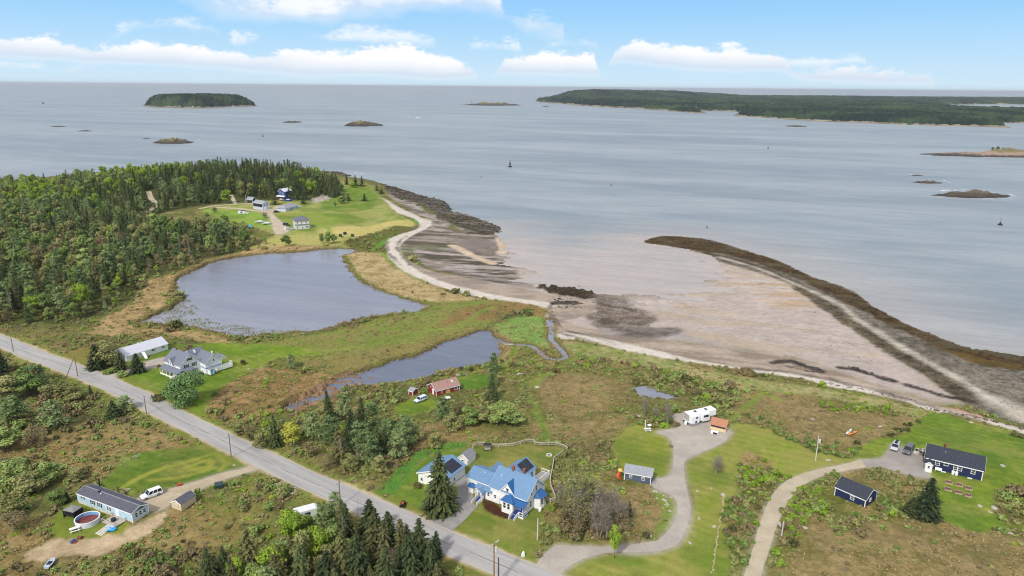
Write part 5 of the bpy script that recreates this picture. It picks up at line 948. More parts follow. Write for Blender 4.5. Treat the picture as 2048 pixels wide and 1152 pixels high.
def window(par, side, u, z, w_, h_, at_, frame=TRIM, mullion=True, shutters=False, t_=.05, pane_m=GLASS, name='window'):
    """a framed window on one wall; side F front(y=at_), B back, R right(x=at_), L left; u runs along the wall"""
    f = MB(); g = MB(); b = .09 if w_ > .6 else .07
    def bx(m, u0, u1, z0, z1, d0, d1):
        if side == 'F': m.box(u0, u1, at_ - d1, at_ - d0, z0, z1)
        elif side == 'B': m.box(u0, u1, at_ + d0, at_ + d1, z0, z1)
        elif side == 'R': m.box(at_ + d0, at_ + d1, u0, u1, z0, z1)
        else: m.box(at_ - d1, at_ - d0, u0, u1, z0, z1)
    bx(f, u - w_ / 2 - b, u + w_ / 2 + b, z - b, z, -.02, t_); bx(f, u - w_ / 2 - b, u + w_ / 2 + b, z + h_, z + h_ + b, -.02, t_)
    bx(f, u - w_ / 2 - b, u - w_ / 2, z, z + h_, -.02, t_); bx(f, u + w_ / 2, u + w_ / 2 + b, z, z + h_, -.02, t_)
    if mullion: bx(f, u - w_ / 2, u + w_ / 2, z + h_ * .48, z + h_ * .48 + .06, -.01, t_ - .01)
    o = f.build(name, frame, par); bx(g, u - w_ / 2, u + w_ / 2, z, z + h_, -.015, .015); g.build('pane', pane_m, o)
    if shutters:
        for sgn in (-1, 1):
            s_ = MB(); c = u + sgn * (w_ / 2 + b + .2); bx(s_, c - .16, c + .16, z - .05, z + h_ + .05, -.02, .05); s_.build('shutter', SHUT, par)
    return o
def door(par, side, u, z, w_, h_, at_, m, frame=TRIM, knob=True):
    f = MB(); g = MB(); k = MB()
    def bx(q, u0, u1, z0, z1, d0, d1):
        if side == 'F': q.box(u0, u1, at_ - d1, at_ - d0, z0, z1)
        elif side == 'R': q.box(at_ + d0, at_ + d1, u0, u1, z0, z1)
        else: q.box(at_ - d1, at_ - d0, u0, u1, z0, z1)
    bx(f, u - w_ / 2 - .1, u - w_ / 2, z, z + h_ + .1, -.02, .06); bx(f, u + w_ / 2, u + w_ / 2 + .1, z, z + h_ + .1, -.02, .06); bx(f, u - w_ / 2, u + w_ / 2, z + h_, z + h_ + .1, -.02, .06)
    bx(g, u - w_ / 2, u + w_ / 2, z, z + h_, -.02, .03); d = g.build('door', m, par); f.build('door_frame', frame, d)
    if knob: bx(k, u + w_ * .32, u + w_ * .4, z + h_ * .45, z + h_ * .45 + .08, .03, .09); k.build('handle', mat('knob', (90, 84, 70), .4, .5, .6), d)
    return d
def gable_x(par, x0, x1, y0, y1, z0, h, rise, wall_m, roof_m, ov=.3, th=.14, trim=TRIM, ends=(1, 1), foot=None, trims=True, wname='wall', rname='roof', ridge=.5, wall=True):
    """block with its ridge along x"""
    yr = y0 + (y1 - y0) * ridge; zt = z0 + h
    if wall: MB().prism_x([(y0, z0), (y1, z0), (y1, zt), (yr, zt + rise), (y0, zt)], x0, x1).build(wname, wall_m, par)
    sf = rise / (yr - y0); sb = rise / (y1 - yr); r = MB(); e0 = x0 - ov * ends[0]; e1 = x1 + ov * ends[1]; up = th * .98
    r.slab([(e0, y0 - ov, zt - ov * sf + up), (e1, y0 - ov, zt - ov * sf + up), (e1, yr, zt + rise + up), (e0, yr, zt + rise + up)], th)
    r.slab([(e0, yr, zt + rise + up), (e1, yr, zt + rise + up), (e1, y1 + ov, zt - ov * sb + up), (e0, y1 + ov, zt - ov * sb + up)], th)
    ro = r.build(rname, roof_m, par)
    if trims:
        t_ = MB(); t_.box(x0 - .03, x1 + .03, y0 - ov - .03, y0 - ov, zt - ov * sf - .1, zt - ov * sf + .1); t_.box(x0 - .03, x1 + .03, y1 + ov, y1 + ov + .03, zt - ov * sb - .1, zt - ov * sb + .1)
        for xe, on in ((e0 - .03, ends[0]), (e1, ends[1])):
            if on:
                for ya, yb, sl in ((y0 - ov, yr, sf), (yr, y1 + ov, -sb)):
                    za = zt + (ya - y0) * sf if ya < yr else zt + rise; zb = za + (yb - ya) * sl; t_.prism_x([(ya, za - .12), (yb, zb - .12), (yb, zb + .1), (ya, za + .1)], xe, xe + .03)
        for xc, yc, on in ((x0, y0, 1), (x1, y0, 1), (x1, y1, 1), (x0, y1, 1)):
            sx, sy = (-1 if xc == x0 else 1), (-1 if yc == y0 else 1)
            t_.box(min(xc + sx * .03, xc - sx * .12), max(xc + sx * .03, xc - sx * .12), min(yc + sy * .03, yc - sy * .02), max(yc + sy * .03, yc - sy * .02), z0, zt - .12); t_.box(min(xc + sx * .03, xc - sx * .02), max(xc + sx * .03, xc - sx * .02), min(yc - sy * .02, yc - sy * .12), max(yc - sy * .02, yc - sy * .12), z0, zt - .12)
        t_.build('trim', trim, par)
    return ro
def gable_y(par, x0, x1, y0, y1, z0, h, rise, wall_m, roof_m, ov=.3, th=.14, ends=(1, 1), trim=TRIM, trims=True, wname='wall', rname='roof', wall=True, ovf=None):
    """block with its ridge along y, gable to the front"""
    xr = (x0 + x1) / 2; zt = z0 + h; s = rise / (xr - x0); e0 = y0 - ov * ends[0]; e1 = y1 + ov * ends[1]; up = th * .98
    if wall: MB().prism_y([(x0, z0), (x1, z0), (x1, zt), (xr, zt + rise), (x0, zt)], y0, y1).build(wname, wall_m, par)
    r = MB(); r.slab([(x0 - ov, e0, zt - ov * s + up), (xr, e0, zt + rise + up), (xr, e1, zt + rise + up), (x0 - ov, e1, zt - ov * s + up)], th); r.slab([(xr, e0, zt + rise + up), (x1 + ov, e0, zt - ov * s + up), (x1 + ov, e1, zt - ov * s + up), (xr, e1, zt + rise + up)], th)
    ro = r.build(rname, roof_m, par)
    if trims and ends[0]:
        t_ = MB()
        for xa, xb in ((x0 - ov, xr), (xr, x1 + ov)):
            za = zt - ov * s if xa < x0 else zt + rise; zb = zt + rise if xa < x0 else zt - ov * s; t_.prism_y([(xa, za - .14), (xb, zb - .14), (xb, zb + .1), (xa, za + .1)], e0 - .03, e0)
        t_.build('trim', trim, par)
    return ro
def hip(par, x0, x1, y0, y1, z, rise, m, ov=.3, along='x', name='roof', th=.1):
    x0, x1, y0, y1 = x0 - ov, x1 + ov, y0 - ov, y1 + ov; r = MB(); z1 = z + rise
    if along == 'x': d = (y1 - y0) / 2; a, b = (x0 + min(d, (x1 - x0) / 2), (y0 + y1) / 2, z1), (x1 - min(d, (x1 - x0) / 2), (y0 + y1) / 2, z1)
    else: d = (x1 - x0) / 2; a, b = ((x0 + x1) / 2, y0 + min(d, (y1 - y0) / 2), z1), ((x0 + x1) / 2, y1 - min(d, (y1 - y0) / 2), z1)
    v = [(x0, y0, z), (x1, y0, z), (x1, y1, z), (x0, y1, z), a, b, (x0, y0, z - th), (x1, y0, z - th), (x1, y1, z - th), (x0, y1, z - th)]
    fs = [(0, 1, 5, 4), (1, 2, 5), (2, 3, 4, 5), (3, 0, 4)] if along == 'x' else [(0, 1, 4), (1, 2, 5, 4), (2, 3, 5), (3, 0, 4, 5)]
    fs += [(6, 9, 8, 7), (0, 6, 7, 1), (1, 7, 8, 2), (2, 8, 9, 3), (3, 9, 6, 0)]
    return r.add(v, fs).build(name, m, par)
def chimney(par, x, y, z0, z1, w_=.5, m=BRICK):
    c = MB(); c.box(x - w_ / 2, x + w_ / 2, y - w_ / 2, y + w_ / 2, z0, z1); c.box(x - w_ / 2 - .06, x + w_ / 2 + .06, y - w_ / 2 - .06, y + w_ / 2 + .06, z1, z1 + .12); return c.build('chimney', m, par)
def steps(par, x0, x1, y0, y1, h, n, m, rail=TRIM, rails=True, z0=0.):
    """flight going up from y0 (low) to y1 (high)"""
    s = MB()
    for i in range(n): s.box(x0, x1, y0 + (y1 - y0) * i / n, y1, z0 + h * i / n + (.003 if i else 0), z0 + h * (i + 1) / n)
    o = s.build('steps', m, par)
    if rails:
        for x in (x0 - .1, x1 + .02):
            r = MB(); r.prism_x([(y0, z0), (y1, z0 + h), (y1, z0 + h + .9), (y0, z0 + .95)], x, x + .08); r.build('stair_rail', rail, par)
    return o
def railing(par, pts, h, m=TRIM, gap=.35, closed=False, zb=0., name='railing'):
    r = MB()
    for i in range(len(pts) - (0 if closed else 1)):
        a, b = Vector(pts[i]), Vector(pts[(i + 1) % len(pts)]); L = (b - a).length; d = (b - a) / L
        r.beam(a + Vector((0, 0, h)), b + Vector((0, 0, h)), .12, .07); r.beam(a + Vector((0, 0, .15)), b + Vector((0, 0, .15)), .07, .07)
        n = max(1, int(L / gap))
        for k in range(n): q = a + d * L * (k + .5) / n; r.box(q.x - .025, q.x + .025, q.y - .025, q.y + .025, q.z + .18, q.z + h - .03)
        r.box(a.x - .06, a.x + .06, a.y - .06, a.y + .06, a.z, a.z + h + .08)
    return r.build(name, m, par)
WHITE = lines_mat('white_clapboard', (240, 240, 240), .16, depth=.1); BLUEROOF = lines_mat('blue_metal_roof', (106, 138, 172), .32, 'X', .05, .55, .05, .3); DEEPBLUE = lines_mat('deep_blue_metal_roof', (48, 96, 152), .3, 'X', .06, .5, .05, .35); DEEPBLUE_Y = lines_mat('deep_blue_gable_roof', (48, 96, 152), .3, 'Y', .06, .5, .05, .35); BLUEROOF_Y = lines_mat('blue_metal_roof_across', (106, 138, 172), .32, 'Y', .05, .55, .05, .3)
BLUEP = mat('blue_paint', (34, 84, 168), .5, .3, vary=.06); STEPB = mat('blue_steps', (44, 66, 130), .6, .25, vary=.12, vscale=3); SOLAR = mat('solar_panel', (28, 32, 46), .2, .6, vary=.2)
FOUND = mat('foundation', (150, 138, 128), .9, .1, vary=.15); DECKW = mat('grey_decking', (150, 146, 142), .8, .15, vary=.15, vscale=3)
# ------------------------------------------------------------------ the blue roofed farmhouse
loc, rz, L = place2((1002, 1002), (1053, 1029), 7.0)
cx_, cy_ = flat(1053, 1029, 7.0); rz = math.radians(-34)
bh = empty('farmhouse', (cx_, cy_, float(B(cx_, cy_)) - .05), rz, 'big white clapboard farmhouse with bright blue metal roofs and brick chimneys', 'house')
Zg = 0.0
MB().box(-9.4, .02, -.02, 7.22, -.6, .34).build('foundation', FOUND, bh)
gable_x(bh, -9.4, 0, 0, 7.2, .3, 3.5, 3.2, WHITE, BLUEROOF, .32)
gable_y(bh, -6.8, -3.05, -.06, 3.4, .3, 3.35, 2.3, WHITE, DEEPBLUE_Y, .22, .12, wname='cross_gable_wall', rname='cross_gable_roof', ends=(1, 0))
window(bh, 'F', -4.92, 3.5, .62, 1.25, -.06); 
for u, z, w_, h_ in ((1.7, 3.9, .55, 1.15), (1.6, 1.2, .6, 1.4), (3.75, 4.1, .5, 1.2), (5.9, 1.2, .6, 1.3)): window(bh, 'R', u, z, w_, h_, 0)
chimney(bh, -5.9, 3.6, 6.2, 8.0, .5); chimney(bh, -3.7, 4.6, 5.6, 7.6, .5)
MB().cyl((-7.9, 2.0), .07, 4.6, 6.1, 8).build('vent_pipe', TRIM, bh)
# bay and porch to the front
MB().box(-5.1, -2.35, -2.0, -.06, 0, 3.0).build('bay_wall', WHITE, bh); hip(bh, -5.1, -2.35, -2.0, .6, 3.0, .95, DEEPBLUE, .28, 'x', 'bay_roof')
for u in (-4.35, -3.3): window(bh, 'F', u, 1.25, .62, 1.3, -2.0)
window(bh, 'L', -1.1, 1.2, .5, 1.2, -5.1)
MB().box(-2.35, .35, -1.9, -.02, -.3, .55).build('porch_base', WHITE, bh); MB().box(-2.4, .42, -1.95, -.02, .55, .63).build('porch_deck', STEPB, bh)
MB().slab([(-2.45, -2.05, 2.72), (.5, -2.05, 2.72), (.5, -.02, 3.25), (-2.45, -.02, 3.25)], .1).build('porch_roof', DEEPBLUE, bh)
MB().box(-2.3, -2.18, -1.9, -1.78, .63, 2.7).box(.22, .34, -1.9, -1.78, .63, 2.7).build('porch_post', TRIM, bh)
railing(bh, [(-.75, -1.85, .63), (.3, -1.85, .63), (.3, -.1, .63)], .8)
door(bh, 'F', -1.0, .65, .85, 1.95, -.03, BLUEP); steps(bh, -2.15, -.95, -3.6, -1.9, .6, 6, STEPB, z0=-.15)
# octagonal bay on the right gable wall
bv = [(0, 3.0), (1.15, 3.5), (1.5, 4.6), (1.5, 5.6), (.0, 6.6)]
MB().prism_z([(.0, 2.9)] + bv[1:] , .1, 2.75).build('side_bay_wall', WHITE, bh)
q = MB(); apex0, apex1 = (0.02, 4.0, 3.7), (0.02, 5.6, 3.7); rimm = [(.02, 2.6, 2.72), (1.35, 3.25, 2.72), (1.8, 4.5, 2.72), (1.8, 5.8, 2.72), (.02, 6.9, 2.72)]
q.add(rimm + [apex0, apex1], [(0, 1, 5), (1, 2, 5), (2, 3, 6, 5), (3, 4, 6), (4, 3, 2, 1, 0)]); q.build('side_bay_roof', DEEPBLUE, bh)
for a, b in ((bv[1], bv[2]), (bv[2], bv[3])):
    mx_, my_ = (a[0] + b[0]) / 2, (a[1] + b[1]) / 2; dx, dy = b[0] - a[0], b[1] - a[1]; l = math.hypot(dx, dy); nx, ny = dy / l, -dx / l
    for s in (-.22, .22):
        c = (mx_ + dx / l * s + nx * .01, my_ + dy / l * s + ny * .01); f = MB()
        tx, ty = dx / l, dy / l
        def qd(m, w_, d0, d1, z0, z1): m.add([(c[0] + tx * sx * w_ + nx * d, c[1] + ty * sx * w_ + ny * d, z) for z in (z0, z1) for sx, d in ((-1, d0), (1, d0), (1, d1), (-1, d1))], [(0, 1, 2, 3), (7, 6, 5, 4), (0, 4, 5, 1), (1, 5, 6, 2), (2, 6, 7, 3), (3, 7, 4, 0)])
        qd(f, .2, -.02, .03, .95, 2.45); fo = f.build('window', TRIM, bh); g2 = MB(); qd(g2, .15, .02, .04, 1.02, 2.38); g2.build('pane', GLASS, fo)
tk = empty('propane_tank', bh.matrix_basis @ Vector((1.7, 2.7, 0)), rz, 'white upright propane tank against the right wall of the blue roofed farmhouse', 'tank')
def tank(par, h=1.25, r=.38):
    b = MB(); n = 14; rs_ = [(.05, r * .75), (.12, r), (h - .25, r), (h - .08, r * .75), (h, r * .3)]
    b.loft([[(rr * math.cos(2 * PI * i / n), rr * math.sin(2 * PI * i / n), z) for i in range(n)] for z, rr in rs_]); b.build('tank_body', TRIM, par, True)
    MB().cyl((0, 0), r * .36, h - .02, h + .14, 10).build('tank_collar', mat('tank_collar', (196, 196, 194), .5), par); MB().cyl((0, 0), r * .7, 0, .07, 12).build('tank_foot', mat('tank_foot', (150, 150, 150), .7), par)
tank(tk)
# left wing
MB().box(-16.6, -9.4, .9, 6.6, -.6, .3).build('foundation', FOUND, bh)
gable_x(bh, -16.6, -9.3, .9, 6.6, .25, 2.95, 1.3, WHITE, BLUEROOF, .3, wname='wing_wall', rname='wing_roof', ends=(1, 0))
MB().slab([(-13.6, -.55, 2.35), (-8.9, -.55, 2.35), (-8.9, 2.6, 3.75), (-13.0, 2.6, 3.75)], .12).build('entry_roof', BLUEROOF, bh)
MB().box(-13.2, -7.0, -.2, .95, .2, 2.3).build('entry_wall', WHITE, bh)
gable_y(bh, -15.0, -11.4, 3.4, 8.6, .3, 2.4, 1.75, WHITE, BLUEROOF_Y, .3, wname='rear_wing_wall', rname='rear_wing_roof')
window(bh, 'F', -14.9, 1.75, .55, .5, .9, mullion=False); window(bh, 'F', -8.1, 1.35, .55, .75, -.2); window(bh, 'F', -9.9, 1.2, .55, .9, -.2)
MB().slab([(-15.9, -.15, 1.45), (-14.2, -.15, 1.45), (-14.2, .88, 2.05), (-15.9, .88, 2.05)], .08).build('awning', DEEPBLUE, bh); MB().box(-15.7, -14.3, .0, .9, -.4, 1.3).build('bulkhead', WHITE, bh)
door(bh, 'F', -11.6, .35, .8, 1.85, -.2, BLUEP); gable_y(bh, -12.6, -10.7, -1.5, .3, 1.9, .05, .75, WHITE, BLUEROOF_Y, .12, wall=False, rname='entry_hood')
MB().box(-12.55, -12.43, -1.45, -1.33, -.2, 1.95).box(-10.87, -10.75, -1.45, -1.33, -.2, 1.95).build('hood_post', TRIM, bh)
steps(bh, -12.2, -11.0, -3.3, -.4, .55, 7, STEPB, z0=-.2)
# rear ell with solar panels, deck behind
gable_y(bh, -11.6, -6.4, 7.3, 13.6, .3, 2.5, 1.75, WHITE, BLUEROOF_Y, .3, wname='ell_wall', rname='ell_roof', ends=(0, 1))
sl = 1.75 / 2.6
for y0_ in (9.4, 11.4): MB().slab([(-8.75, y0_, 4.75), (-6.6, y0_, 4.75 - 2.15 * sl), (-6.6, y0_ + 1.85, 4.75 - 2.15 * sl), (-8.75, y0_ + 1.85, 4.75)], .05).build('solar_panel', SOLAR, bh)
MB().box(-6.35, -3.9, 10.9, 16, -.2, .7).build('deck', WHITE, bh); MB().box(-6.35, -3.95, 10.95, 15.95, .7, .76).build('deck_boards', DECKW, bh)
railing(bh, [(-6.2, 10.97, .76), (-3.97, 10.97, .76), (-3.97, 15.9, .76), (-6.2, 15.9, .76)], .95)
window(bh, 'R', 9.4, 1.2, .6, 1.2, -6.4); door(bh, 'R', 12.0, .75, .8, 1.95, -6.4, GLASS)
gable_x(bh, -6.4, -3.6, 7.3, 10.2, .3, 2.4, 1.2, WHITE, BLUEROOF, .2, .1, wname='side_ell_wall', rname='side_ell_roof', ends=(0, 1))
# ------------------------------------------------------------------ garage and shed beside it
loc, rz, L = place2((837, 964), (853, 968))
ga = empty('garage', loc, rz, 'white garage with blue metal roof and dark solar panels behind the big spruce', 'garage')
rz2 = math.radians(-31)
ga.rotation_euler.z = rz2; gable_y(ga, 0, 7.4, 0, 8.2, -.3, 2.85, 1.5, WHITE, BLUEROOF_Y, .35)
MB().slab([(4.35, 3.2, 4.0), (7.2, 3.2, 2.85), (7.2, 7.4, 2.85), (4.35, 7.4, 4.0)], .05).build('solar_panel', SOLAR, ga)
MB().box(4.5, 7.0, -.04, .02, -.1, 2.0).build('garage_door', BLUEP, ga); window(ga, 'F', 1.0, .7, .6, .8, 0); window(ga, 'R', 4, .7, .6, .8, 7.4)
loc, rz, L = place2((917, 927.5), (937, 933)); sh1 = empty('garden_shed', loc, rz, 'small white weathered shed with grey shingle roof beside the blue roofed garage', 'shed')
GREYS = mat('grey_shingles', (134, 134, 142), .9, .1, vary=.14, vscale=2.5); SHABBY = lines_mat('worn_white_boards', (230, 228, 224), .2, depth=.14, vary=.1)
gable_y(sh1, 0, 2.75, 0, 3.6, -.1, 1.95, 1.05, SHABBY, GREYS, .18, .08); window(sh1, 'F', 1.2, 1.0, .5, .4, 0, mullion=False); MB().box(2.6, 2.76, -.03, .0, 0, 1.8).build('door_gap', GLASS, sh1); door(sh1, 'R', .8, 0, .8, 1.6, 2.75, SHABBY)
# ------------------------------------------------------------------ garden fence, curved run of rails
FENCE = mat('fence_wood', (182, 172, 158), .85, .1, vary=.12, vscale=3)
FP = [(945, 899), (955, 892), (970, 892), (968, 895), (997, 896), (1026, 894), (1056, 886), (1067, 886), (1070, 891), (1082, 893), (1097, 892), (1112, 892), (1127, 897), (1135, 903), (1121, 913), (1108, 922), (1104, 946), (1100, 965), (1102, 980), (1110, 998), (1110, 1004), (1101, 1007), (1094, 1003)]
fpts = [at3(*q) for q in FP]; fe = empty('fence', fpts[0], 0, 'long winding rail fence with turned corners around the back garden of the blue roofed farmhouse', 'fence'); o0 = Vector(fpts[0]); rl = MB()
run = []
for i in range(len(fpts) - 1):
    a, b = Vector(fpts[i]) - o0, Vector(fpts[i + 1]) - o0; n = max(1, round((b - a).length / 2.4)); run += [a.lerp(b, k / n) for k in range(n)]
run.append(Vector(fpts[-1]) - o0); pm = None
for a, b in zip(run[:-1], run[1:]):
    rl.beam(a + Vector((0, 0, 1.12)), b + Vector((0, 0, 1.12)), .2, .06); rl.beam(a + Vector((0, 0, .9)), b + Vector((0, 0, .9)), .05, .14); rl.beam(a + Vector((0, 0, .5)), b + Vector((0, 0, .5)), .04, .12)
rl.build('rail', FENCE, fe); pmesh = MB().box(-.06, .06, -.06, .06, -.2, 1.1).build('post', FENCE, fe); pmesh.location = run[0]
for q in run[1:]: c_ = pmesh.copy(); C.objects.link(c_); c_.parent = fe; c_.location = q
fr = empty('fire_ring', at3(1098, 911), 0, 'round white stone fire ring on the fenced lawn', 'fire pit'); n = 14; ring = MB()
for i in range(n): a = 2 * PI * i / n; ring.box(math.cos(a) * .62 - .17, math.cos(a) * .62 + .17, math.sin(a) * .62 - .15, math.sin(a) * .62 + .15, 0, .25)
ring.build('stone_ring', mat('pale_stone', (206, 200, 190), .9, .1, vary=.15), fr); MB().cyl((0, 0), .5, 0, .06, 12).build('ash', mat('ash', (90, 86, 82), .95), fr)
# ------------------------------------------------------------------ navy ranch house and shed
NAVY = lines_mat('navy_clapboard', (38, 48, 84), .16, depth=.16, vary=.08); NAVYROOF = mat('dark_shingles', (62, 66, 76), .92, .08, vary=.22, vscale=3.5)
loc, rz, L = place2((1848.5, 934), (1960, 959)); rz = math.radians(-31.5); nh = empty('ranch_house', loc, rz, 'long navy blue ranch house with dark shingle roof and white window trim', 'house')
LL = 11.9; W_ = 7.4
gable_x(nh, 0, LL, 0, W_, -.2, 2.95, 1.9, NAVY, NAVYROOF, .32)
for u, z, w_, h_, mu in ((2.55, 1.35, .8, .95, True), (4.35, 1.75, .8, .55, False), (6.35, 1.3, .72, .95, True), (7.25, 1.3, .72, .95, True), (9.95, 1.3, .75, .95, True)): window(nh, 'F', u, z, w_, h_, 0, mullion=mu, t_=.08)
for u in (4.1, 9.5): MB().box(u - .45, u + .45, -.12, .0, -.1, .1).box(u - .45, u - .38, -.4, -.12, -.1, .22).box(u + .38, u + .45, -.4, -.12, -.1, .22).box(u - .45, u + .45, -.46, -.4, -.1, .22).build('window_well', TRIM, nh)
chimney(nh, 3.6, W_ / 2 + .7, 3.6, 5.1, .55, mat('red_brick', (120, 64, 58), .9, .1, vary=.2, vscale=6)); MB().cyl((3.9, 2.4), .07, 3.4, 4.2, 8).build('vent_pipe', TRIM, nh); MB().box(4.7, 5.0, 1.75, 2.05, 3.2, 3.75).build('roof_vent', mat('galvanised', (168, 178, 180), .5, .4, .3), nh)
for x in (1.2, 10.2): MB().box(x - .15, x + .15, 2.9, 3.2, 3.9, 4.3).build('roof_vent', NAVYROOF, nh)
gable_y(nh, .1, 1.6, -2.3, 0, -.1, 2.25, .55, mat('vestibule_white', (224, 222, 218), .5, vary=.03), NAVYROOF, .16, .08, wname='vestibule_wall', rname='vestibule_roof'); door(nh, 'F', .85, 0, .8, 1.9, -2.3, TRIM); window(nh, 'F', .85, 1.05, .45, .7, -2.36, t_=.03)
for u in (6.0, 6.72):
    tk = empty('propane_tank', nh.matrix_basis @ Vector((u, -.6, 0)), rz, ('left' if u < 6.3 else 'right') + ' of the two white propane tanks against the navy house', 'tank', 'propane tanks at the navy house'); tank(tk, 1.2, .33)
loc, rz, L = place2((1668.5, 990), (1728.5, 1019.5)); rz = math.radians(-51); ns2 = empty('shed', loc, rz, 'navy blue shed with dark roof and white corner trim in the scrub', 'shed')
gable_x(ns2, 0, 6.9, 0, 5.4, -.15, 2.3, 1.6, NAVY, NAVYROOF, .2); window(ns2, 'F', 4.0, .85, .7, .8, 0, t_=.07); window(ns2, 'R', 2.3, .95, .6, .75, 6.9, t_=.07)
# ------------------------------------------------------------------ grey blue shed by the gravel drive
SLATE = lines_mat('slate_blue_clapboard', (86, 96, 116), .16, depth=.12); loc, rz, L = place2((1248.5, 959), (1300.5, 968.5)); gs = empty('shed', loc, rz, 'slate blue shed with grey roof and two white windows beside the gravel drive', 'shed')
LIGHTS = mat('light_grey_shingles', (146, 150, 158), .9, .1, vary=.14, vscale=3); gable_x(gs, 0, 6.15, 0, 3.7, -.25, 2.25, 1.1, SLATE, LIGHTS, .22)
for u in (1.45, 4.35): window(gs, 'F', u, .75, .55, .65, 0, t_=.08)
MB().box(3.1, 3.5, 1.4, 1.75, 2.55, 3.0).build('roof_vent', TRIM, gs); MB().box(6.2, 7.2, .4, 2.4, -.2, .02).build('ramp', DECKW, gs)
slide = empty('play_slide', gs.matrix_basis @ Vector((-1.1, .2, 0)), rz + .4, 'orange spiral play slide with yellow top leaning at the slate blue shed', 'slide'); sp = MB()
for i in range(9): a = i * .55; a2 = a + .55; sp.beam((math.cos(a) * .55, math.sin(a) * .55, 1.7 - i * .18), (math.cos(a2) * .55, math.sin(a2) * .55, 1.52 - i * .18), .5, .09)
sp.build('chute', mat('orange_plastic', (222, 92, 44), .45, .4), slide); MB().prism_z([(-.5, -.5), (.5, -.5), (.5, .5), (-.5, .5)], 2.05, 2.45, .55).build('canopy', mat('yellow_plastic', (226, 190, 96), .45, .4), slide); MB().bar((0, 0, 0), (0, 0, 2.1), .07).build('post', mat('orange_plastic', (222, 92, 44)), slide)
# ------------------------------------------------------------------ caravan and hip hut
loc, rz, L = place2((1379, 851), (1424.5, 841)); rz = math.radians(24); RVW = mat('caravan_white', (232, 233, 236), .35, .5, vary=.03); rv = empty('caravan', loc, rz, 'long white fifth wheel caravan with black windows parked on the gravel', 'caravan')
MB().prism_x([(0, .75), (2.6, .75), (2.6, 3.0), (2.5, 3.15), (.1, 3.15), (0, 3.0)], -.2, 6.5).build('body', RVW, rv); MB().prism_x([(.0, 1.55), (2.6, 1.55), (2.6, 3.15), (2.45, 3.32), (.15, 3.32), (0, 3.15)], 6.5, 8.9).build('front_overhang', RVW, rv)
MB().box(.0, 2.7, -.75, .0, .75, 2.85).build('slide_out', RVW, rv); MB().box(3.9, 6.2, -.75, .0, .8, 2.85).build('slide_out', RVW, rv); GRSK = mat('grey_skirt', (140, 140, 146), .6, .3, vary=.1); MB().box(-.19, 6.49, .05, 2.55, .12, .75).build('skirt', GRSK, rv); MB().box(.05, 2.65, -.7, .05, .1, .75).build('slide_skirt', GRSK, rv)
for u, z, w_, h_ in ((1.75, 2.15, .5, .35), (1.6, .95, .5, .4), (5.2, 2.0, .9, .5)): window(rv, 'F', u, z, w_, h_, -.75, frame=SHUT, mullion=False, t_=.03)
window(rv, 'F', 4.35, 2.0, .35, .5, -.75, frame=SHUT, mullion=False, t_=.03); window(rv, 'L', 1.3, 1.95, 1.3, .55, -.2, frame=SHUT, mullion=False, t_=.03); MB().box(-.24, -.2, .1, 2.5, 1.2, 3.0).build('end_panel', mat('caravan_grey', (176, 170, 164), .5), rv); MB().box(-.5, -.25, .1, 2.5, .45, .62).build('bumper', SHUT, rv)
for x in (2.6, 6.6): MB().cyl((x, 1.3), .42, 3.14, 3.36, 14).build('roof_vent', mat('dark_vent', (70, 74, 80), .5), rv) if x < 3 else MB().box(6.0, 6.45, .8, 1.7, 3.15, 3.4).build('air_conditioner', mat('dark_vent', (70, 74, 80), .5), rv)
TYRE = mat('tyre_rubber', (30, 30, 32), .85, .2, vary=.1); RIM = mat('wheel_rim', (150, 152, 156), .35, .5, .6)
def wheel(par, x, y, r, w_, name='wheel'):
    def disc(y0, y1, rr, n=16): a = [2 * PI * i / n for i in range(n)]; return [[(x + rr * math.cos(q), yy, r + rr * math.sin(q)) for q in a] for yy in (y0, y1)]
    o = MB().loft(disc(y - w_ / 2, y + w_ / 2, r)).build(name, TYRE, par); MB().loft(disc(y - w_ / 2 - .012, y + w_ / 2 + .012, r * .6, 12)).build('rim', RIM, o); return o
for x in (3.1, 3.75): [wheel(rv, x, y, .36, .22) for y in (.12, 2.48)]
for x in (8.2,): MB().box(x, x + .12, .4, .52, 0, 1.56).box(x, x + .12, 2.1, 2.22, 0, 1.56).build('landing_leg', SHUT, rv)
wb = empty('water_barrel', at3(1371, 850), 0, 'white upright barrel at the rear of the caravan', 'barrel'); tank(wb, 1.15, .38)
BRROOF = mat('brown_shingles', (172, 124, 98), .9, .1, vary=.14, vscale=3); TANB = mat('cream_boards', (218, 198, 160), .7, .2, vary=.08); loc, rz, L = place2((1420.5, 858), (1451, 865.5)); cab = empty('bathing_hut', loc, rz, 'cream hut with orange brown shingle roof and dark screens next to the caravan', 'hut')
MB().box(0, 4.1, 0, 3.5, -.1, .85).build('lower_wall', TANB, cab); MB().box(.06, 4.04, .06, 3.44, .85, 1.6).build('screen', mat('dark_screen', (72, 64, 64), .8, .1, vary=.1), cab); gable_x(cab, 0, 4.1, 0, 3.5, 1.5, .1, 1.3, TANB, BRROOF, .25, .1, trims=False, wname='gable_wall')
MB().box(-.02, .08, -.02, .08, -.1, 1.55).box(4.02, 4.12, -.02, .08, -.1, 1.55).box(4.02, 4.12, 3.42, 3.52, -.1, 1.55).build('corner_post', TANB, cab)
ac = empty('utility_box', at3(1429, 868), math.radians(-32), 'low white and grey utility box in front of the cream hut', 'box'); MB().box(-.95, .95, -.45, .45, .12, .85).build('casing', RVW, ac); MB().box(-.3, .8, -.5, -.45, .2, .7).build('grille', SHUT, ac); MB().box(-.9, .9, -.4, .4, 0, .12).build('base', DECKW, ac)
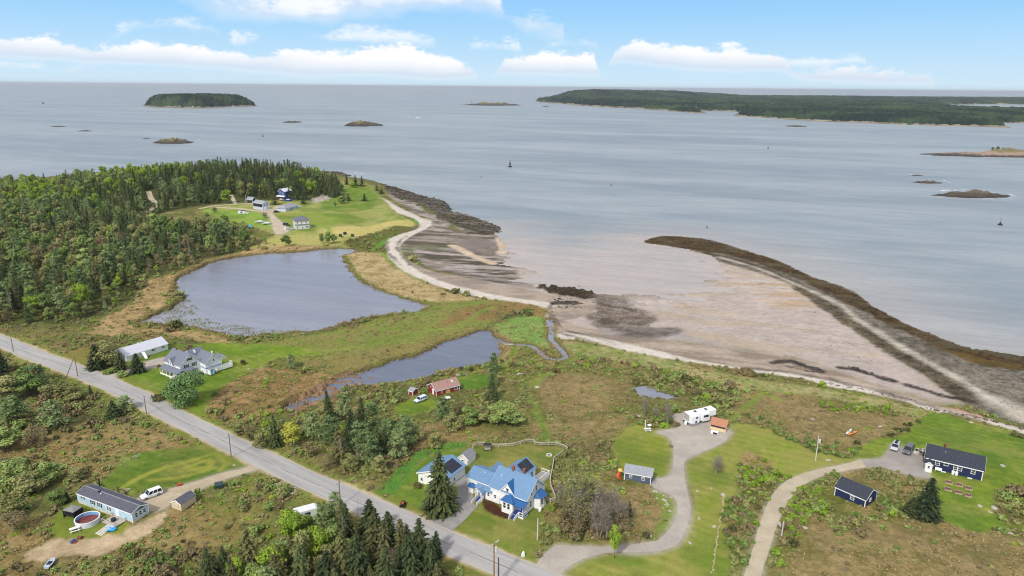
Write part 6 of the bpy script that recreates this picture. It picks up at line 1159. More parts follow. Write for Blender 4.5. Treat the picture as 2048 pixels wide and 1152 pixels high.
# ------------------------------------------------------------------ mobile home
PALEB = lines_mat('pale_blue_siding', (176, 204, 220), .2, depth=.08, vary=.1); MROOF = mat('grey_roll_roof', (92, 92, 104), .85, .15, vary=.12, vscale=1.5); loc, rz, L = place2((157, 1006), (266, 1047.5)); mh = empty('mobile_home', loc, rz, 'long pale blue mobile home with grey roof beside the round pool', 'mobile home')
ML = 17.6; gable_x(mh, 0, ML, 0, 3.9, .5, 1.95, .75, PALEB, MROOF, .15, .1, trims=True); MB().box(.02, ML - .02, .05, 3.85, -1.0, .5).build('skirt', mat('cream_skirt', (206, 200, 180), .8, vary=.12), mh)
for u in (5.1, 7.4): window(mh, 'F', u, 1.15, .6, .95, 0, shutters=True)
window(mh, 'F', 1.9, 1.6, .35, .4, 0, mullion=False, shutters=True); window(mh, 'F', 10.0, 1.1, .55, .95, 0, shutters=False); window(mh, 'F', 10.8, 1.1, .55, .95, 0); door(mh, 'F', 13.0, .55, .8, 1.8, 0, TRIM)
for u in (1.0, 1.95, 2.9): window(mh, 'R', u, 1.05, .6, .95, ML)
MB().prism_x([(.5, 2.35), (3.4, 2.35), (1.95, 3.05)], ML, ML + .04).build('gable_panel', mat('gable_dark', (70, 92, 108), .6), mh)
MB().beam((.2, 1.95, 3.3), (ML, 1.95, 3.3), .22, .06).build('ridge_cap', mat('ridge_grey', (140, 140, 148), .8), mh); MB().box(5.0, 5.5, 1.5, 2.0, 3.2, 3.5).build('roof_vent', SHUT, mh); MB().box(6.1, 6.3, 1.3, 1.5, 3.15, 3.4).build('roof_cap', TRIM, mh)
M_ = mh.matrix_basis
WOODG = mat('grey_weathered_wood', (176, 168, 158), .85, .1, vary=.18, vscale=3)
dk = empty('wooden_deck', M_ @ Vector((12.4, -.05, -.3)), rz, 'weathered wooden deck with slatted ramp at the mobile home door', 'deck')
MB().box(-.8, 3.4, -2.7, -.02, .55, .7).build('deck_floor', WOODG, dk); [MB().box(x, x + .12, y, y + .12, -.6, 1.5).build('post', WOODG, dk) for x in (-.8, 3.28) for y in (-2.7, -.3)]; MB().beam((-.74, -2.64, 1.4), (3.34, -2.64, 1.4), .08, .1).beam((-.74, -2.64, 1.4), (-.74, -.2, 1.4), .08, .1).build('rail', WOODG, dk)
rp = MB()
for i in range(13): rp.beam((1.2, -2.75 - i * .28, .72 - i * .04), (3.1, -2.75 - i * .28, .72 - i * .04), .2, .05)
rp.beam((1.3, -2.7, .55), (1.3, -6.3, .12), .07, .1).beam((3.0, -2.7, .55), (3.0, -6.3, .12), .07, .1); rp.build('ramp', mat('pale_ramp', (212, 206, 196), .8), dk)
MB().cyl((1.2, -1.4), .5, .72, 1.3, 12).build('grill', SHUT, dk)
tp = empty('tarpaulin', at3(222, 1056), .3, 'crumpled bright blue tarpaulin beside the deck ramp', 'tarpaulin'); tv = []
for i in range(7):
    for j in range(12): tv.append((i * .3 - .9 + .35 * math.sin(j * .6), j * .28 - 1.6, .18 + .22 * random.random()))
MB().add(tv, [(i * 12 + j, i * 12 + j + 1, (i + 1) * 12 + j + 1, (i + 1) * 12 + j) for i in range(6) for j in range(11)] ).build('sheet', mat('blue_tarp', (40, 150, 214), .4, .4), tp)
pl = empty('round_pool', at3(176, 1045), 0, 'round above ground pool half full of red brown water', 'pool'); n = 28; PR = 2.35
def ringm(r0, r1, z0, z1): a = [2 * PI * i / n for i in range(n)]; return MB().add([(r * math.cos(q), r * math.sin(q), z) for r, z in ((r1, z0), (r1, z1), (r0, z1), (r0, z0)) for q in a], [(k * n + i, k * n + (i + 1) % n, ((k + 1) % 4) * n + (i + 1) % n, ((k + 1) % 4) * n + i) for k in range(4) for i in range(n)])
ringm(PR - .06, PR, 0, 1.15).build('pool_wall', lines_mat('pool_panel', (206, 210, 216), .9, 'X', .12), pl); ringm(PR - .1, PR + .07, 1.15, 1.22).build('pool_rim', TRIM, pl); ringm(PR - .075, PR - .062, .3, 1.14).build('pool_liner', mat('liner_blue', (122, 170, 214), .4), pl); MB().cyl((0, 0), PR - .07, .05, .42, n).build('pool_water', mat('red_brown_water', (112, 52, 44), .1, .5, vary=.25, vscale=.5), pl)
loc = at3(148, 1033); gb = empty('gazebo', loc, rz + .15, 'black fabric gazebo tent with grey top left of the round pool', 'gazebo'); BLK = mat('black_fabric', (36, 38, 42), .9, .1, vary=.2)
MB().prism_z([(-1.45, -1.2), (1.45, -1.2), (1.45, 1.2), (-1.45, 1.2)], 1.95, 2.35, .3).build('top', mat('grey_canvas', (132, 130, 130), .85), gb); MB().box(-1.45, -1.38, -1.2, 1.2, .2, 1.95).box(1.38, 1.45, -1.2, 1.2, .2, 1.95).box(-1.38, 1.38, -1.2, -1.13, .9, 1.95).box(-1.38, 1.38, 1.13, 1.2, .2, 1.95).build('side_panel', BLK, gb); [MB().bar((x, y, 0), (x, y, 1.97), .05).build('leg', BLK, gb) for x in (-1.4, 1.4) for y in (-1.15, 1.15)]
def picnic(loc, rz, label):
    o = empty('picnic_table', loc, rz, label, 'picnic table'); m = mat('white_painted_wood', (226, 226, 222), .6, vary=.06)
    MB().box(-.95, .95, -.4, .4, .7, .76).build('tabletop', m, o)
    for s in (-1, 1): MB().box(-.95, .95, s * .75 - .14, s * .75 + .14, .42, .47).build('bench', m, o)
    for x in (-.65, .65):
        MB().beam((x, -.75, 0), (x, -.2, .7), .08, .1).build('leg', m, o); MB().beam((x, .75, 0), (x, .2, .7), .08, .1).build('leg', m, o)
    return o
picnic(at3(150, 1062), rz + 1.1, 'white picnic table on bare ground left of the round pool')
pt2 = picnic(at3(1295, 862), .1, 'white picnic table on the round lawn by the caravan')
TANS = mat('tan_vinyl', (206, 192, 164), .6, vary=.06); loc, rz2, L = place2((344.5, 1017), (363, 1022.5)); ts = empty('shed', loc, rz2, 'tan shed with dark grey roof across the drive from the mobile home', 'shed'); gable_y(ts, 0, 2.7, 0, 4.1, -.05, 1.65, .75, TANS, MROOF, .1, .08); door(ts, 'F', 1.35, 0, 1.2, 1.5, 0, TANS, TANS)
db = empty('dumpster', at3(438.5, 976), math.radians(20), 'small dark green dumpster beside the dirt drive', 'dumpster'); DG = mat('dumpster_green', (34, 66, 62), .6, .3); MB().prism_x([(-.6, .1), (.6, .1), (.7, 1.2), (-.7, .95)], -.9, .9).build('bin', DG, db); MB().slab([(-.92, -.72, 1.0), (.92, -.72, 1.0), (.92, .72, 1.25), (-.92, .72, 1.25)], .05).build('lid', mat('dumpster_lid', (52, 70, 76), .5), db)
ct = empty('camper_trailer', at3(611, 1036), math.radians(30), 'white box camper trailer half hidden in shrubs below the road', 'trailer'); cmw = mat('trailer_white', (220, 221, 222), .5, vary=.06)
MB().prism_x([(-1.1, .5), (1.1, .5), (1.1, 2.3), (1.0, 2.42), (-1.0, 2.42), (-1.1, 2.3)], -2.2, 2.2).build('body', cmw, ct); MB().prism_y([(2.2, .6), (2.75, 1.1), (2.75, 2.0), (2.2, 2.38)], -1.08, 1.08).build('nose', cmw, ct); window(ct, 'F', .3, 1.3, .9, .5, -1.1, frame=SHUT, mullion=False); [wheel(ct, -.2, y, .32, .2) for y in (-1.05, 1.05)]; MB().beam((2.7, 0, .5), (3.8, 0, .5), .12, .12).build('drawbar', SHUT, ct)
ck = mat('black_pipe', (44, 40, 40), .7); pp = empty('chimney_pole', at3(203, 992), 0, 'dark charred post standing behind the mobile home', 'post'); MB().bar((0, 0, 0), (-.0, 0, 4.3), .16, 8, .14).build('shaft', ck, pp); MB().cyl((0, 0), .2, 4.3, 4.4, 8).build('cap', ck, pp)
# ------------------------------------------------------------------ grey farmhouse and long garage
PGREY = lines_mat('pale_grey_clapboard', (232, 234, 236), .16, depth=.1); SLROOF = mat('slate_shingles', (116, 122, 136), .9, .12, vary=.12, vscale=3); BAND = mat('blue_band', (112, 146, 190), .6)
cz_ = 6.0; cxx, cyy = -105.2, 209.7                       # corner where the east gable meets the front
fh = empty('farmhouse', (cxx, cyy, float(B(cxx, cyy)) - .05), math.radians(56), 'grey shingled white farmhouse with wraparound porch and dark shutters on the left', 'house')
# local frame: x along the gable wall (to the right), y away; main block ridge runs along y
gable_y(fh, 0, 7.2, 0, 8.6, -.2, 4.6, 3.0, PGREY, SLROOF, .35)
window(fh, 'F', 3.5, 5.1, .9, .8, 0, mullion=False, shutters=True); [window(fh, 'F', u, 2.75, .75, 1.25, 0, shutters=True) for u in (2.2, 4.9)]; window(fh, 'F', 5.0, .6, .7, 1.25, 0, shutters=True)
chimney(fh, 3.4, 6.6, 6.2, 7.9, .5); chimney(fh, 3.7, 3.4, 6.2, 7.7, .55)
gable_x(fh, -.35, 3.0, 3.2, 5.9, 3.9, .1, 2.0, PGREY, SLROOF, .2, .1, ends=(1, 0), wname='dormer_wall', rname='dormer_roof'); window(fh, 'L', 4.55, 4.1, .5, .9, -.35)
MB().slab([(-2.3, -1.7, 2.5), (-.02, -1.7, 3.2), (-.02, 8.3, 3.2), (-2.3, 8.3, 2.5)], .1).slab([(-2.3, -1.7, 2.5), (4.2, -1.7, 2.5), (4.2, -.02, 3.1), (-.02, -.02, 3.2)], .1).build('porch_roof', SLROOF, fh)
MB().box(-2.15, 0, -1.5, 8.2, -.2, .25).box(0, 4.0, -1.5, -.02, -.2, .25).build('porch_floor', TRIM, fh)
for i, (x, y) in enumerate([(-2.05, -1.4), (-2.05, .6), (-2.05, 2.6), (-2.05, 4.6), (-2.05, 6.6), (-2.05, 8.1), (-.1, -1.4), (1.9, -1.4), (3.9, -1.4)]): MB().box(x - .08, x + .08, y - .08, y + .08, .25, 2.5).build('porch_post', TRIM, fh)
MB().box(-2.1, -2.0, -1.3, 8.0, .5, 1.0).build('porch_railing', TRIM, fh); [window(fh, 'L', u, .8, .8, 1.3, 0) for u in (1.2, 3.2, 6.6)]; door(fh, 'L', 5.0, .25, .9, 1.95, 0, BLUEP)
gable_x(fh, 6.9, 11.8, 4.6, 9.4, -.2, 3.7, 2.3, PGREY, SLROOF, .3, wname='link_wall', rname='link_roof', ends=(0, 0)); MB().slab([(8.6, 5.4, 4.85), (9.3, 5.4, 4.85), (9.3, 6.3, 5.7), (8.6, 6.3, 5.7)], .06).build('skylight', mat('skylight_pane', (206, 214, 220), .2, .5), fh)
bn = empty('barn_wing', (0, 0, 0)); loc, rz, L = place2((392.5, 739), (413.5, 747)); bn.location = loc; bn.rotation_euler.z = math.radians(-37); bn.name = 'carriage_barn'; tag(bn, 'pale grey barn wing with a blue band and turquoise door right of the grey farmhouse', 'barn')
gable_x(bn, 0, 6.2, 0, 5.6, -.2, 3.8, 2.5, PGREY, SLROOF, .25); MB().box(0, 6.24, -.06, 0, 1.75, 2.05).box(6.2, 6.26, -.06, 5.6, 1.75, 2.05).build('band', BAND, bn); window(bn, 'R', 2.9, 3.6, .35, .8, 6.2, mullion=False); chimney(bn, 5.2, 3.2, 5.3, 6.6, .35, TRIM)
gable_x(bn, 6.2, 7.6, .5, 1.9, -.2, 1.8, .6, WHITE, SLROOF, .12, .06, wname='vestibule_wall', rname='vestibule_roof', ends=(0, 1)); door(bn, 'R', 1.2, -.1, .8, 1.7, 7.6, mat('turquoise_paint', (72, 178, 214), .5))
MB().box(4.2, 6.4, 5.9, 9.2, -.2, .6).build('deck', TRIM, bn); railing(bn, [(6.35, 5.8, .6), (6.35, 9.2, .6), (4.2, 9.2, .6)], 1.0, gap=.2); gable_x(bn, 2.0, 5.0, 5.6, 8.0, 2.8, .5, 1.0, PGREY, SLROOF, .2, wname='rear_wall', rname='rear_roof', ends=(0, 1))
tkk = empty('propane_tank', bn.matrix_basis @ Vector((7.0, 3.0, 0)), 0, 'white propane tank beside the turquoise door', 'tank'); tank(tkk, 1.1, .4)
loc, rz, L = place2((255, 723), (336, 698)); lg = empty('garage', loc, rz, 'very long pale grey garage with light metal roof left of the farmhouse', 'garage'); PMETAL = lines_mat('pale_metal_roof', (196, 198, 208), .3, 'X', .05, .5, .04)
GL = L; gable_x(lg, -.2, GL, 0, 7.4, -.2, 2.25, 1.75, PGREY, PMETAL, .3); [window(lg, 'F', u, .9, .55, .8, 0) for u in (GL * .62, GL * .66, GL * .87, GL * .9)]; door(lg, 'F', GL * .76, 0, .9, 1.8, 0, TRIM); MB().box(GL * .36, GL * .56, -.06, 0, 0, 1.95).build('garage_door', TRIM, lg)
MB().slab([(GL * .3, -3.4, .3), (GL * .36, -3.4, .3), (GL * .42, -.02, 1.9), (GL * .34, -.02, 1.9)], .12).build('ramp_wall', PGREY, lg); MB().box(6, 6.35, 3.3, 3.6, 3.7, 4.2).build('roof_vent', TRIM, lg)
# ------------------------------------------------------------------ red cottage
RED = lines_mat('red_clapboard', (140, 54, 50), .16, depth=.14, vary=.12); PINKR = mat('faded_brown_shingles', (160, 128, 120), .9, .1, vary=.12, vscale=2.5); loc, rz, L = place2((872.5, 793), (919, 780.5)); rc = empty('cottage', loc, rz, 'small red clapboard cottage with faded brown roof on the pond bank', 'cottage')
gable_x(rc, 0, 8.3, 0, 5.2, -.2, 2.15, 1.5, RED, PINKR, .28); window(rc, 'F', 7.0, .6, .75, 1.1, 0); window(rc, 'F', 7.9, .6, .6, 1.1, 0); window(rc, 'L', 3.3, 1.9, .4, .4, 0, mullion=False); door(rc, 'L', 1.9, 0, .8, 1.8, 0, TRIM); window(rc, 'F', 2.0, .7, .5, .8, 0); MB().box(3.4, 4.9, -.06, 0, 0, 1.3).build('plywood_patch', mat('plywood', (206, 164, 116), .8), rc)
MB().slab([(6.2, 1.2, 2.78), (6.8, 1.2, 2.78), (6.8, 2.0, 3.26), (6.2, 2.0, 3.26)], .08).build('skylight', mat('skylight_pane', (206, 214, 220)), rc); MB().cyl((4.6, 1.4), .12, 2.4, 3.6, 8).build('stove_pipe', mat('galvanised', (168, 178, 180)), rc); chimney(rc, 8.0, 3.6, 3.0, 3.9, .4)
loc, rz2, L = place2((817.5, 789), (825, 791.5)); rsx = empty('shed', loc, rz2, 'tiny red shed with pale roof left of the red cottage', 'shed'); gable_x(rsx, 0, 1.7, 0, 2.4, -.1, 1.5, .7, RED, LIGHTS, .15, .06)
for nm, px, py, c, lb in (('barrel', 829.5, 787, (40, 92, 170), 'blue barrel beside the tiny red shed'), ('barrel', 903, 784, (60, 100, 160), 'blue barrel against the wall of the red cottage')): bb_ = empty(nm, at3(px, py), 0, lb, 'barrel'); MB().cyl((0, 0), .3, 0, .9, 12).build('drum', mat('blue_drum' + str(px), c, .5), bb_); MB().cyl((0, 0), .31, .86, .93, 12).build('lid', TRIM, bb_)
trp = empty('white_tarpaulin', at3(893, 797), .5, 'white sheet tarpaulin heap in front of the red cottage', 'tarpaulin'); tv = [(i * .4 - 1.2, j * .3 - .8, .3 + .5 * random.random() * math.sin(PI * i / 6) * math.sin(PI * j / 5)) for i in range(7) for j in range(6)]; MB().add(tv, [(i * 6 + j, i * 6 + j + 1, (i + 1) * 6 + j + 1, (i + 1) * 6 + j) for i in range(6) for j in range(5)]).build('sheet', RVW, trp)
# ------------------------------------------------------------------ headland buildings
GBARN = lines_mat('grey_barn_siding', (190, 196, 208), .25, depth=.08); GROOF = mat('weathered_grey_roof', (150, 154, 160), .85, .15, vary=.12)
loc, rz, L = place2((507, 417.5), (525.5, 420.5)); ba = empty('barn', loc, rz, 'tall grey barn with a dark band and white garage door on the headland', 'barn'); gable_x(ba, 0, 10.9, 0, 5.9, -.3, 5.0, 1.6, GBARN, GROOF, .25); MB().box(.1, 10.8, -.08, 0, 2.1, 4.3).build('dark_panel', mat('dark_cladding', (36, 40, 54), .6), ba); MB().box(10.9, 10.96, 1.0, 3.2, -.1, 2.0).build('garage_door', TRIM, ba); [window(ba, 'R', u, 3.2, .6, .7, 10.9, frame=SHUT, mullion=False) for u in (1.5, 4.2)]
loc, rz, L = place2((571, 423.5), (596.5, 417)); ra = empty('ranch_house', loc, rz, 'low grey ranch house with hipped roof on the headland', 'house'); RGREY = lines_mat('ranch_grey_siding', (196, 204, 218), .2, depth=.08); MB().box(0, 15.3, 0, 7.0, -.4, 2.3).build('wall', RGREY, ra); hip(ra, 0, 15.3, 0, 7.0, 2.3, 2.3, mat('ranch_roof', (150, 150, 160), .85, vary=.1), .45); [window(ra, 'F', u, .8, .9, .9, 0, mullion=False) for u in (5.5, 9.2, 13)]; door(ra, 'F', 7.4, 0, .9, 1.9, 0, SHUT); MB().box(-.05, .25, -.05, .25, -.4, 2.2).build('corner_trim', TRIM, ra); MB().box(15.4, 21, 1.0, 1.15, -.3, 1.7).build('garden_wall', TRIM, ra)
loc, rz, L = place2((590.8, 459), (618.5, 457)); wh = empty('house', loc, rz, 'pale two storey house with hipped grey roof near the pond', 'house'); PALE = lines_mat('pale_stone_siding', (214, 212, 208), .25, depth=.07); MB().box(0, 8.7, 0, 8.0, -.4, 5.6).build('wall', PALE, wh); hip(wh, 0, 8.7, 0, 8.0, 5.6, 2.3, mat('house_slate', (104, 108, 122), .85, vary=.1), .5); MB().slab([(-.35, -.5, 2.95), (9.05, -.5, 2.95), (9.05, 0, 3.25), (-.35, 0, 3.25)], .08).build('belt_roof', SLROOF, wh)
[window(wh, 'F', u, z, .7, 1.1, 0) for u, z in ((1.4, 3.7), (4.3, 3.7), (7.0, 3.7), (1.4, .7), (4.6, .5), (7.0, .7), (7.9, .7))]; MB().box(-6.0, 0, .4, 5, -.4, .4).build('patio', GROOF, wh); MB().box(-6.1, -5.9, .3, 5, -.4, 1.2).build('patio_wall', TRIM, wh); MB().box(8.7, 9.9, 2, 4, -.3, 1.3).build('side_steps', TRIM, wh)
loc, rz, L = place2((557.5, 399), (569, 400)); bl = empty('house', loc, rz, 'narrow blue house with white eaves half hidden in the headland wood', 'house'); BLUEW = lines_mat('blue_clapboard', (62, 88, 140), .2, depth=.1); gable_y(bl, 0, 6.2, 0, 8, -.3, 7.0, 1.8, BLUEW, mat('pale_roof', (206, 210, 218), .6), .5); MB().slab([(-1.0, -2.0, 2.8), (7.0, -2.0, 2.8), (7.0, 0, 3.3), (-1.0, 0, 3.3)], .15).build('porch_roof', TRIM, bl); [window(bl, 'F', u, z, .9, 1.3, 0) for u, z in ((2.0, 5.2), (4.4, 4.4), (1.6, .8), (4.6, .8))]
loc, rz, L = place2((494, 405), (504, 405.5)); dkh = empty('shed', loc, rz, 'dark weathered shed with grey roof under the trees left of the grey barn', 'shed'); gable_x(dkh, 0, 4.8, 0, 4, -.2, 2.6, 1.7, mat('dark_boards', (54, 56, 66), .8), GROOF, .3)
loc, rz, L = place2((29, 372), (41, 371)); fa = empty('house', loc, rz, 'grey roofed house peeping from the woods at the far left', 'house'); gable_x(fa, 0, 9, 0, 7, 0, 6.0, 2.8, GBARN, GROOF, .4); window(fa, 'F', 4, 4, 1.2, 1.2, 0)
cn = empty('canopy_tent', at3(498, 457), math.radians(10), 'blue and white pitched canopy beside the headland marsh trees', 'tent'); MB().slab([(-1.9, -1.8, 1.4), (1.9, -1.8, 1.4), (1.9, 0, 2.3), (-1.9, 0, 2.3)], .06).build('blue_side', mat('canopy_blue', (66, 148, 206), .5), cn); MB().slab([(-1.9, 0, 2.3), (1.9, 0, 2.3), (1.9, 2.2, 1.6), (-1.9, 2.2, 1.6)], .06).build('white_side', RVW, cn); [MB().bar((x, y, 0), (x, y, 1.5), .05).build('leg', TRIM, cn) for x in (-1.8, 1.8) for y in (-1.7, 2.1)]
rvf = empty('camper_trailer', at3(484, 428), math.radians(8), 'small white camper with dark roof on the headland lawn', 'trailer'); MB().prism_x([(-1.2, .4), (1.2, .4), (1.2, 2.2), (-1.2, 2.2)], -2.4, 2.4).build('body', cmw, rvf); MB().box(-.6, 2.3, -1.0, 1.1, 2.2, 2.5).build('roof_load', SHUT, rvf); MB().box(2.4, 4.6, -1.0, 1.0, .4, 1.0).build('front_deck', cmw, rvf); window(rvf, 'F', 0, 1.1, 1.2, .6, -1.2, frame=SHUT, mullion=False); [wheel(rvf, 0, y, .33, .2) for y in (-1.15, 1.15)]
for px, py, ln, c, lb, ang in ((577, 402.5, 7.5, (44, 92, 178), 'blue hulled boat on the grass by the blue house', .1), (521, 446, 7, (196, 206, 200), 'pale boat on stands among the marsh trees', .2), (534, 449, 6.5, (214, 214, 206), 'white skiff parked beside the headland drive', .5), (563, 402, 4.0, (222, 140, 50), 'orange dinghy in front of the blue house', .1)):
    bo = empty('boat', at3(px, py), ang, lb, 'boat'); hull = []
    for xx, wdt, kz in ((-.5, .75, .35), (-.25, 1, .1), (.1, .95, .1), (.35, .6, .25), (.5, .04, .6)): x_ = xx * ln; wv_ = wdt * ln * .16; hull.append([(x_, -wv_, 1.25), (x_, -wv_ * .8, .6), (x_, 0, kz + .1), (x_, wv_ * .8, .6), (x_, wv_, 1.25)])
    MB().loft(hull).build('hull', mat('hull_%d' % px, c, .4), bo); MB().box(-ln * .2, ln * .15, -.5, .5, 1.2, 1.75).build('cabin', RVW, bo); MB().box(-ln * .3, ln * .3, -.3, .3, 0, .3).build('cradle', SHUT, bo)
# ------------------------------------------------------------------ vehicles
def car(loc, rz, label, col, kind='suv', group=None, dark=(30, 34, 42), ln=4.6, roofbox=False):
    o = empty('parked_car', loc, rz, label, 'car', group); w_ = 1.82 if kind != 'van' else 1.95; paint = mat('paint_%d_%d_%d' % col, col, .25, .5, vary=.02); gl = mat('car_glass', dark, .08, .6, vary=.1); hl = ln / 2
    H = {'suv': 1.72, 'wagon': 1.5, 'van': 1.78, 'hatch': 1.5}[kind]; bel = H * .58
    def sec(x, zt, wf, zb=.28): a = w_ / 2 * wf; return [(x, -a * .93, zb), (x, -a, zb + .25), (x, -a, zt - .12), (x, -a * .93, zt), (x, a * .93, zt), (x, a, zt - .12), (x, a, zb + .25), (x, a * .93, zb)]
    MB().loft([sec(-hl, bel - .1, .9, .42), sec(-hl + .12, bel, .97, .3), sec(-hl * .4, bel + .02, 1), sec(hl * .3, bel, 1), sec(hl * .45, bel - .02, 1), sec(hl - .25, bel - .16, .95, .3), sec(hl, bel - .38, .86, .4)]).build('body', paint, o, bevel=.0)
    def top(x, z, wf): a = w_ / 2 * wf; return [(x, -a, z), (x, a, z)]
    r0, r1 = (-hl + .25, hl * .18) if kind != 'wagon' else (-hl + .4, hl * .12); f0, f1 = -hl + .08, hl * .44
    cb = [(f0, -w_ / 2 * .94, bel - .02), (f1, -w_ / 2 * .94, bel - .02), (f1, w_ / 2 * .94, bel - .02), (f0, w_ / 2 * .94, bel - .02), (r0, -w_ / 2 * .74, H - .06), (r1, -w_ / 2 * .74, H - .06), (r1, w_ / 2 * .74, H - .06), (r0, w_ / 2 * .74, H - .06)]
    MB().add(cb, [(0, 3, 2, 1), (4, 5, 6, 7), (0, 1, 5, 4), (1, 2, 6, 5), (2, 3, 7, 6), (3, 0, 4, 7)]).build('windows', gl, o)
    MB().loft([[(r0 - .05, -w_ / 2 * .76, H - .06), (r0 - .05, w_ / 2 * .76, H - .06), (r0, w_ / 2 * .7, H), (r0, -w_ / 2 * .7, H)], [(r1 + .05, -w_ / 2 * .76, H - .06), (r1 + .05, w_ / 2 * .76, H - .06), (r1, w_ / 2 * .7, H), (r1, -w_ / 2 * .7, H)]]).build('roof', paint, o)
    pil = MB()
    for s in (-1, 1):
        for t_ in (0, .33, .66, 1.): xb, xt = f0 + (f1 - f0) * t_, r0 + (r1 - r0) * t_; pil.beam((xb, s * w_ / 2 * .95, bel - .02), (xt, s * w_ / 2 * .755, H - .05), .07, .09)
    pil.build('pillar', paint, o)
    for x in (-hl * .58, hl * .6):
        for s in (-1, 1): wheel(o, x, s * (w_ / 2 - .1), .34, .22)
    for s in (-1, 1):
        MB().box(hl - .16, hl - .02, s * w_ * .32 - .16, s * w_ * .32 + .16, bel - .42, bel - .28).build('headlight', mat('lamp_lens', (220, 224, 228), .15, .6), o); MB().box(-hl - .02, -hl + .06, s * w_ * .38 - .09, s * w_ * .38 + .09, bel - .4, bel - .12).build('tail_light', mat('red_lens', (150, 24, 22), .3, .5), o)
        MB().box(f1 - .35, f1 - .22, s * (w_ / 2 + .1) - .09, s * (w_ / 2 + .1) + .09, bel, bel + .13).build('mirror', paint, o)
    MB().box(hl - .08, hl + .03, -w_ * .4, w_ * .4, .32, .5).box(-hl - .04, -hl + .06, -w_ * .42, w_ * .42, .38, .55).build('bumper', mat('bumper_dark', (70, 72, 76), .6), o)
    if roofbox: MB().prism_x([(-.35, H + .06), (.35, H + .06), (.28, H + .34), (-.28, H + .34)], -hl + .5, .1).build('roof_box', SHUT, o)
    return o
def heading(a, b): A, Bq = at(*a), at(*b); return math.atan2(Bq[1] - A[1], Bq[0] - A[0])
car(at3(303, 993), heading((320, 989), (287, 1001)), 'white boxy suv parked on the dirt drive by the mobile home', (232, 233, 235), 'suv', ln=4.5)
car(at3(1790, 897), heading((1796, 884), (1786, 902)), 'silver wagon with a dark roof box on the parking pad', (190, 194, 200), 'wagon', ln=4.5, roofbox=True)
car(at3(1816, 904), heading((1823, 893), (1810, 910)), 'dark grey minivan parked beside the silver wagon', (96, 98, 106), 'van', ln=4.7)
car(at3(841, 802), heading((852, 798), (831, 806)), 'pale blue white hatchback on the grass by the red cottage', (206, 218, 232), 'hatch', ln=4.2)
car(at3(554, 425), heading((548, 425), (560, 424)), 'dark car parked near the grey headland ranch house', (44, 46, 54), 'hatch', ln=4.5); car(at3(573, 451), heading((569, 451), (577, 452)), 'dark pickup beside the patio of the pale two storey house', (36, 38, 44), 'suv', ln=5.)
pr = empty('paddle_boat', at3(806, 1012), heading((804, 1018), (809, 1004)), 'small black all terrain vehicle with an orange seat on the verge', 'vehicle'); pr.name = 'quad_bike'
MB().prism_x([(-.45, .3), (.45, .3), (.35, .75), (-.35, .75)], -.85, .85).build('body', mat('black_plastic', (24, 24, 26), .4), pr); MB().box(-.45, .3, -.2, .2, .75, .92).build('seat', mat('orange_seat', (206, 84, 50), .6), pr); MB().beam((.5, -.4, 1.05), (.5, .4, 1.05), .06, .06).build('handlebar', SHUT, pr); [wheel(pr, x, s * .48, .28, .24) for x in (-.6, .6) for s in (-1, 1)]
# ------------------------------------------------------------------ poles
POLE = mat('weathered_pole', (128, 118, 108), .9, .1, vary=.2, vscale=2); POLER = mat('brown_pole', (150, 106, 72), .9, .1, vary=.2, vscale=2); POLEW = mat('pale_pole', (196, 194, 190), .8, .1)
def pole(bx, by, ty, label, m=POLE, arm=0., trans=False, lamp=False, name='utility_pole', lean=(0, 0), az=None, cat='pole'):
    b = at3(bx, by); h = height_at(b, bx, ty); o = empty(name, b, 0, label, cat); MB().bar((0, 0, -.4), (lean[0], lean[1], h), .15, 8, .1).build('shaft', m, o); az = math.radians(60) if az is None else az
    d = Vector((math.cos(az), math.sin(az), 0)); T_ = Vector((lean[0], lean[1], h))
    if arm:
        MB().beam(T_ - d * arm / 2 + Vector((0, 0, -.35)), T_ + d * arm / 2 + Vector((0, 0, -.35)), .12, .14).build('crossarm', POLEW, o)
        for s in (-.45, 0.08, .45): c = T_ + d * arm * s; MB().cyl((c.x, c.y), .06, c.z - .27, c.z - .02, 8).build('insulator', POLEW, o)
    if trans: c = T_ + Vector((.36, -.1, -1.9)); MB().cyl((c.x, c.y), .25, c.z, c.z + .9, 12).build('transformer', mat('transformer_grey', (196, 200, 204), .4), o)
    if lamp: c = T_ + d * 1.1; MB().beam(T_ + Vector((0, 0, -.15)), c + Vector((0, 0, .05)), .06, .06).build('lamp_arm', POLEW, o); MB().box(c.x - .18, c.x + .18, c.y - .18, c.y + .18, c.z - .05, c.z + .1).build('lamp_head', POLEW, o)
    return o
pole(27, 703, 673, 'bare grey utility pole at the left edge of the road'); pole(155.5, 753, 712, 'utility pole with a leaning brace pole beside it'); pole(128, 762, 712, 'leaning grey brace pole propped beside the utility pole at the road', name='brace_pole', lean=(4.6, -.2)); pole(293, 828, 790, 'bare utility pole opposite the grey farmhouse lawn')
pole(462.5, 914, 866, 'utility pole with a street lamp by the mobile home drive', lamp=True, az=math.radians(-100)); pole(681, 1012, 962, 'utility pole with a short crossarm by the roadside grove', arm=2.0)
pole(988, 1175, 1084, 'brown utility pole with white crossarm and grey transformer at the bottom', POLER, 2.6, True, az=math.radians(50)); pole(997, 1170, 1115, 'short dark utility pole right of the brown one', mat('dark_pole', (70, 70, 74), .8), name='utility_pole'); pole(1075, 1080, 1037, 'pale grey meter pole on the farmhouse lawn', POLEW)
pole(1631, 921, 870, 'pale utility pole with a transformer on the middle lawn', POLEW, 0, True); pole(1563, 1075, 1042, 'thin white pole beside the sandy lane', POLEW); pole(492, 406, 388, 'pale pole at the headland lane', POLEW); pole(538, 453, 438, 'pale pole beside the wide headland drive', POLEW); pole(335, 411, 399, 'small pale pole at the wood edge on the headland lane', POLEW)
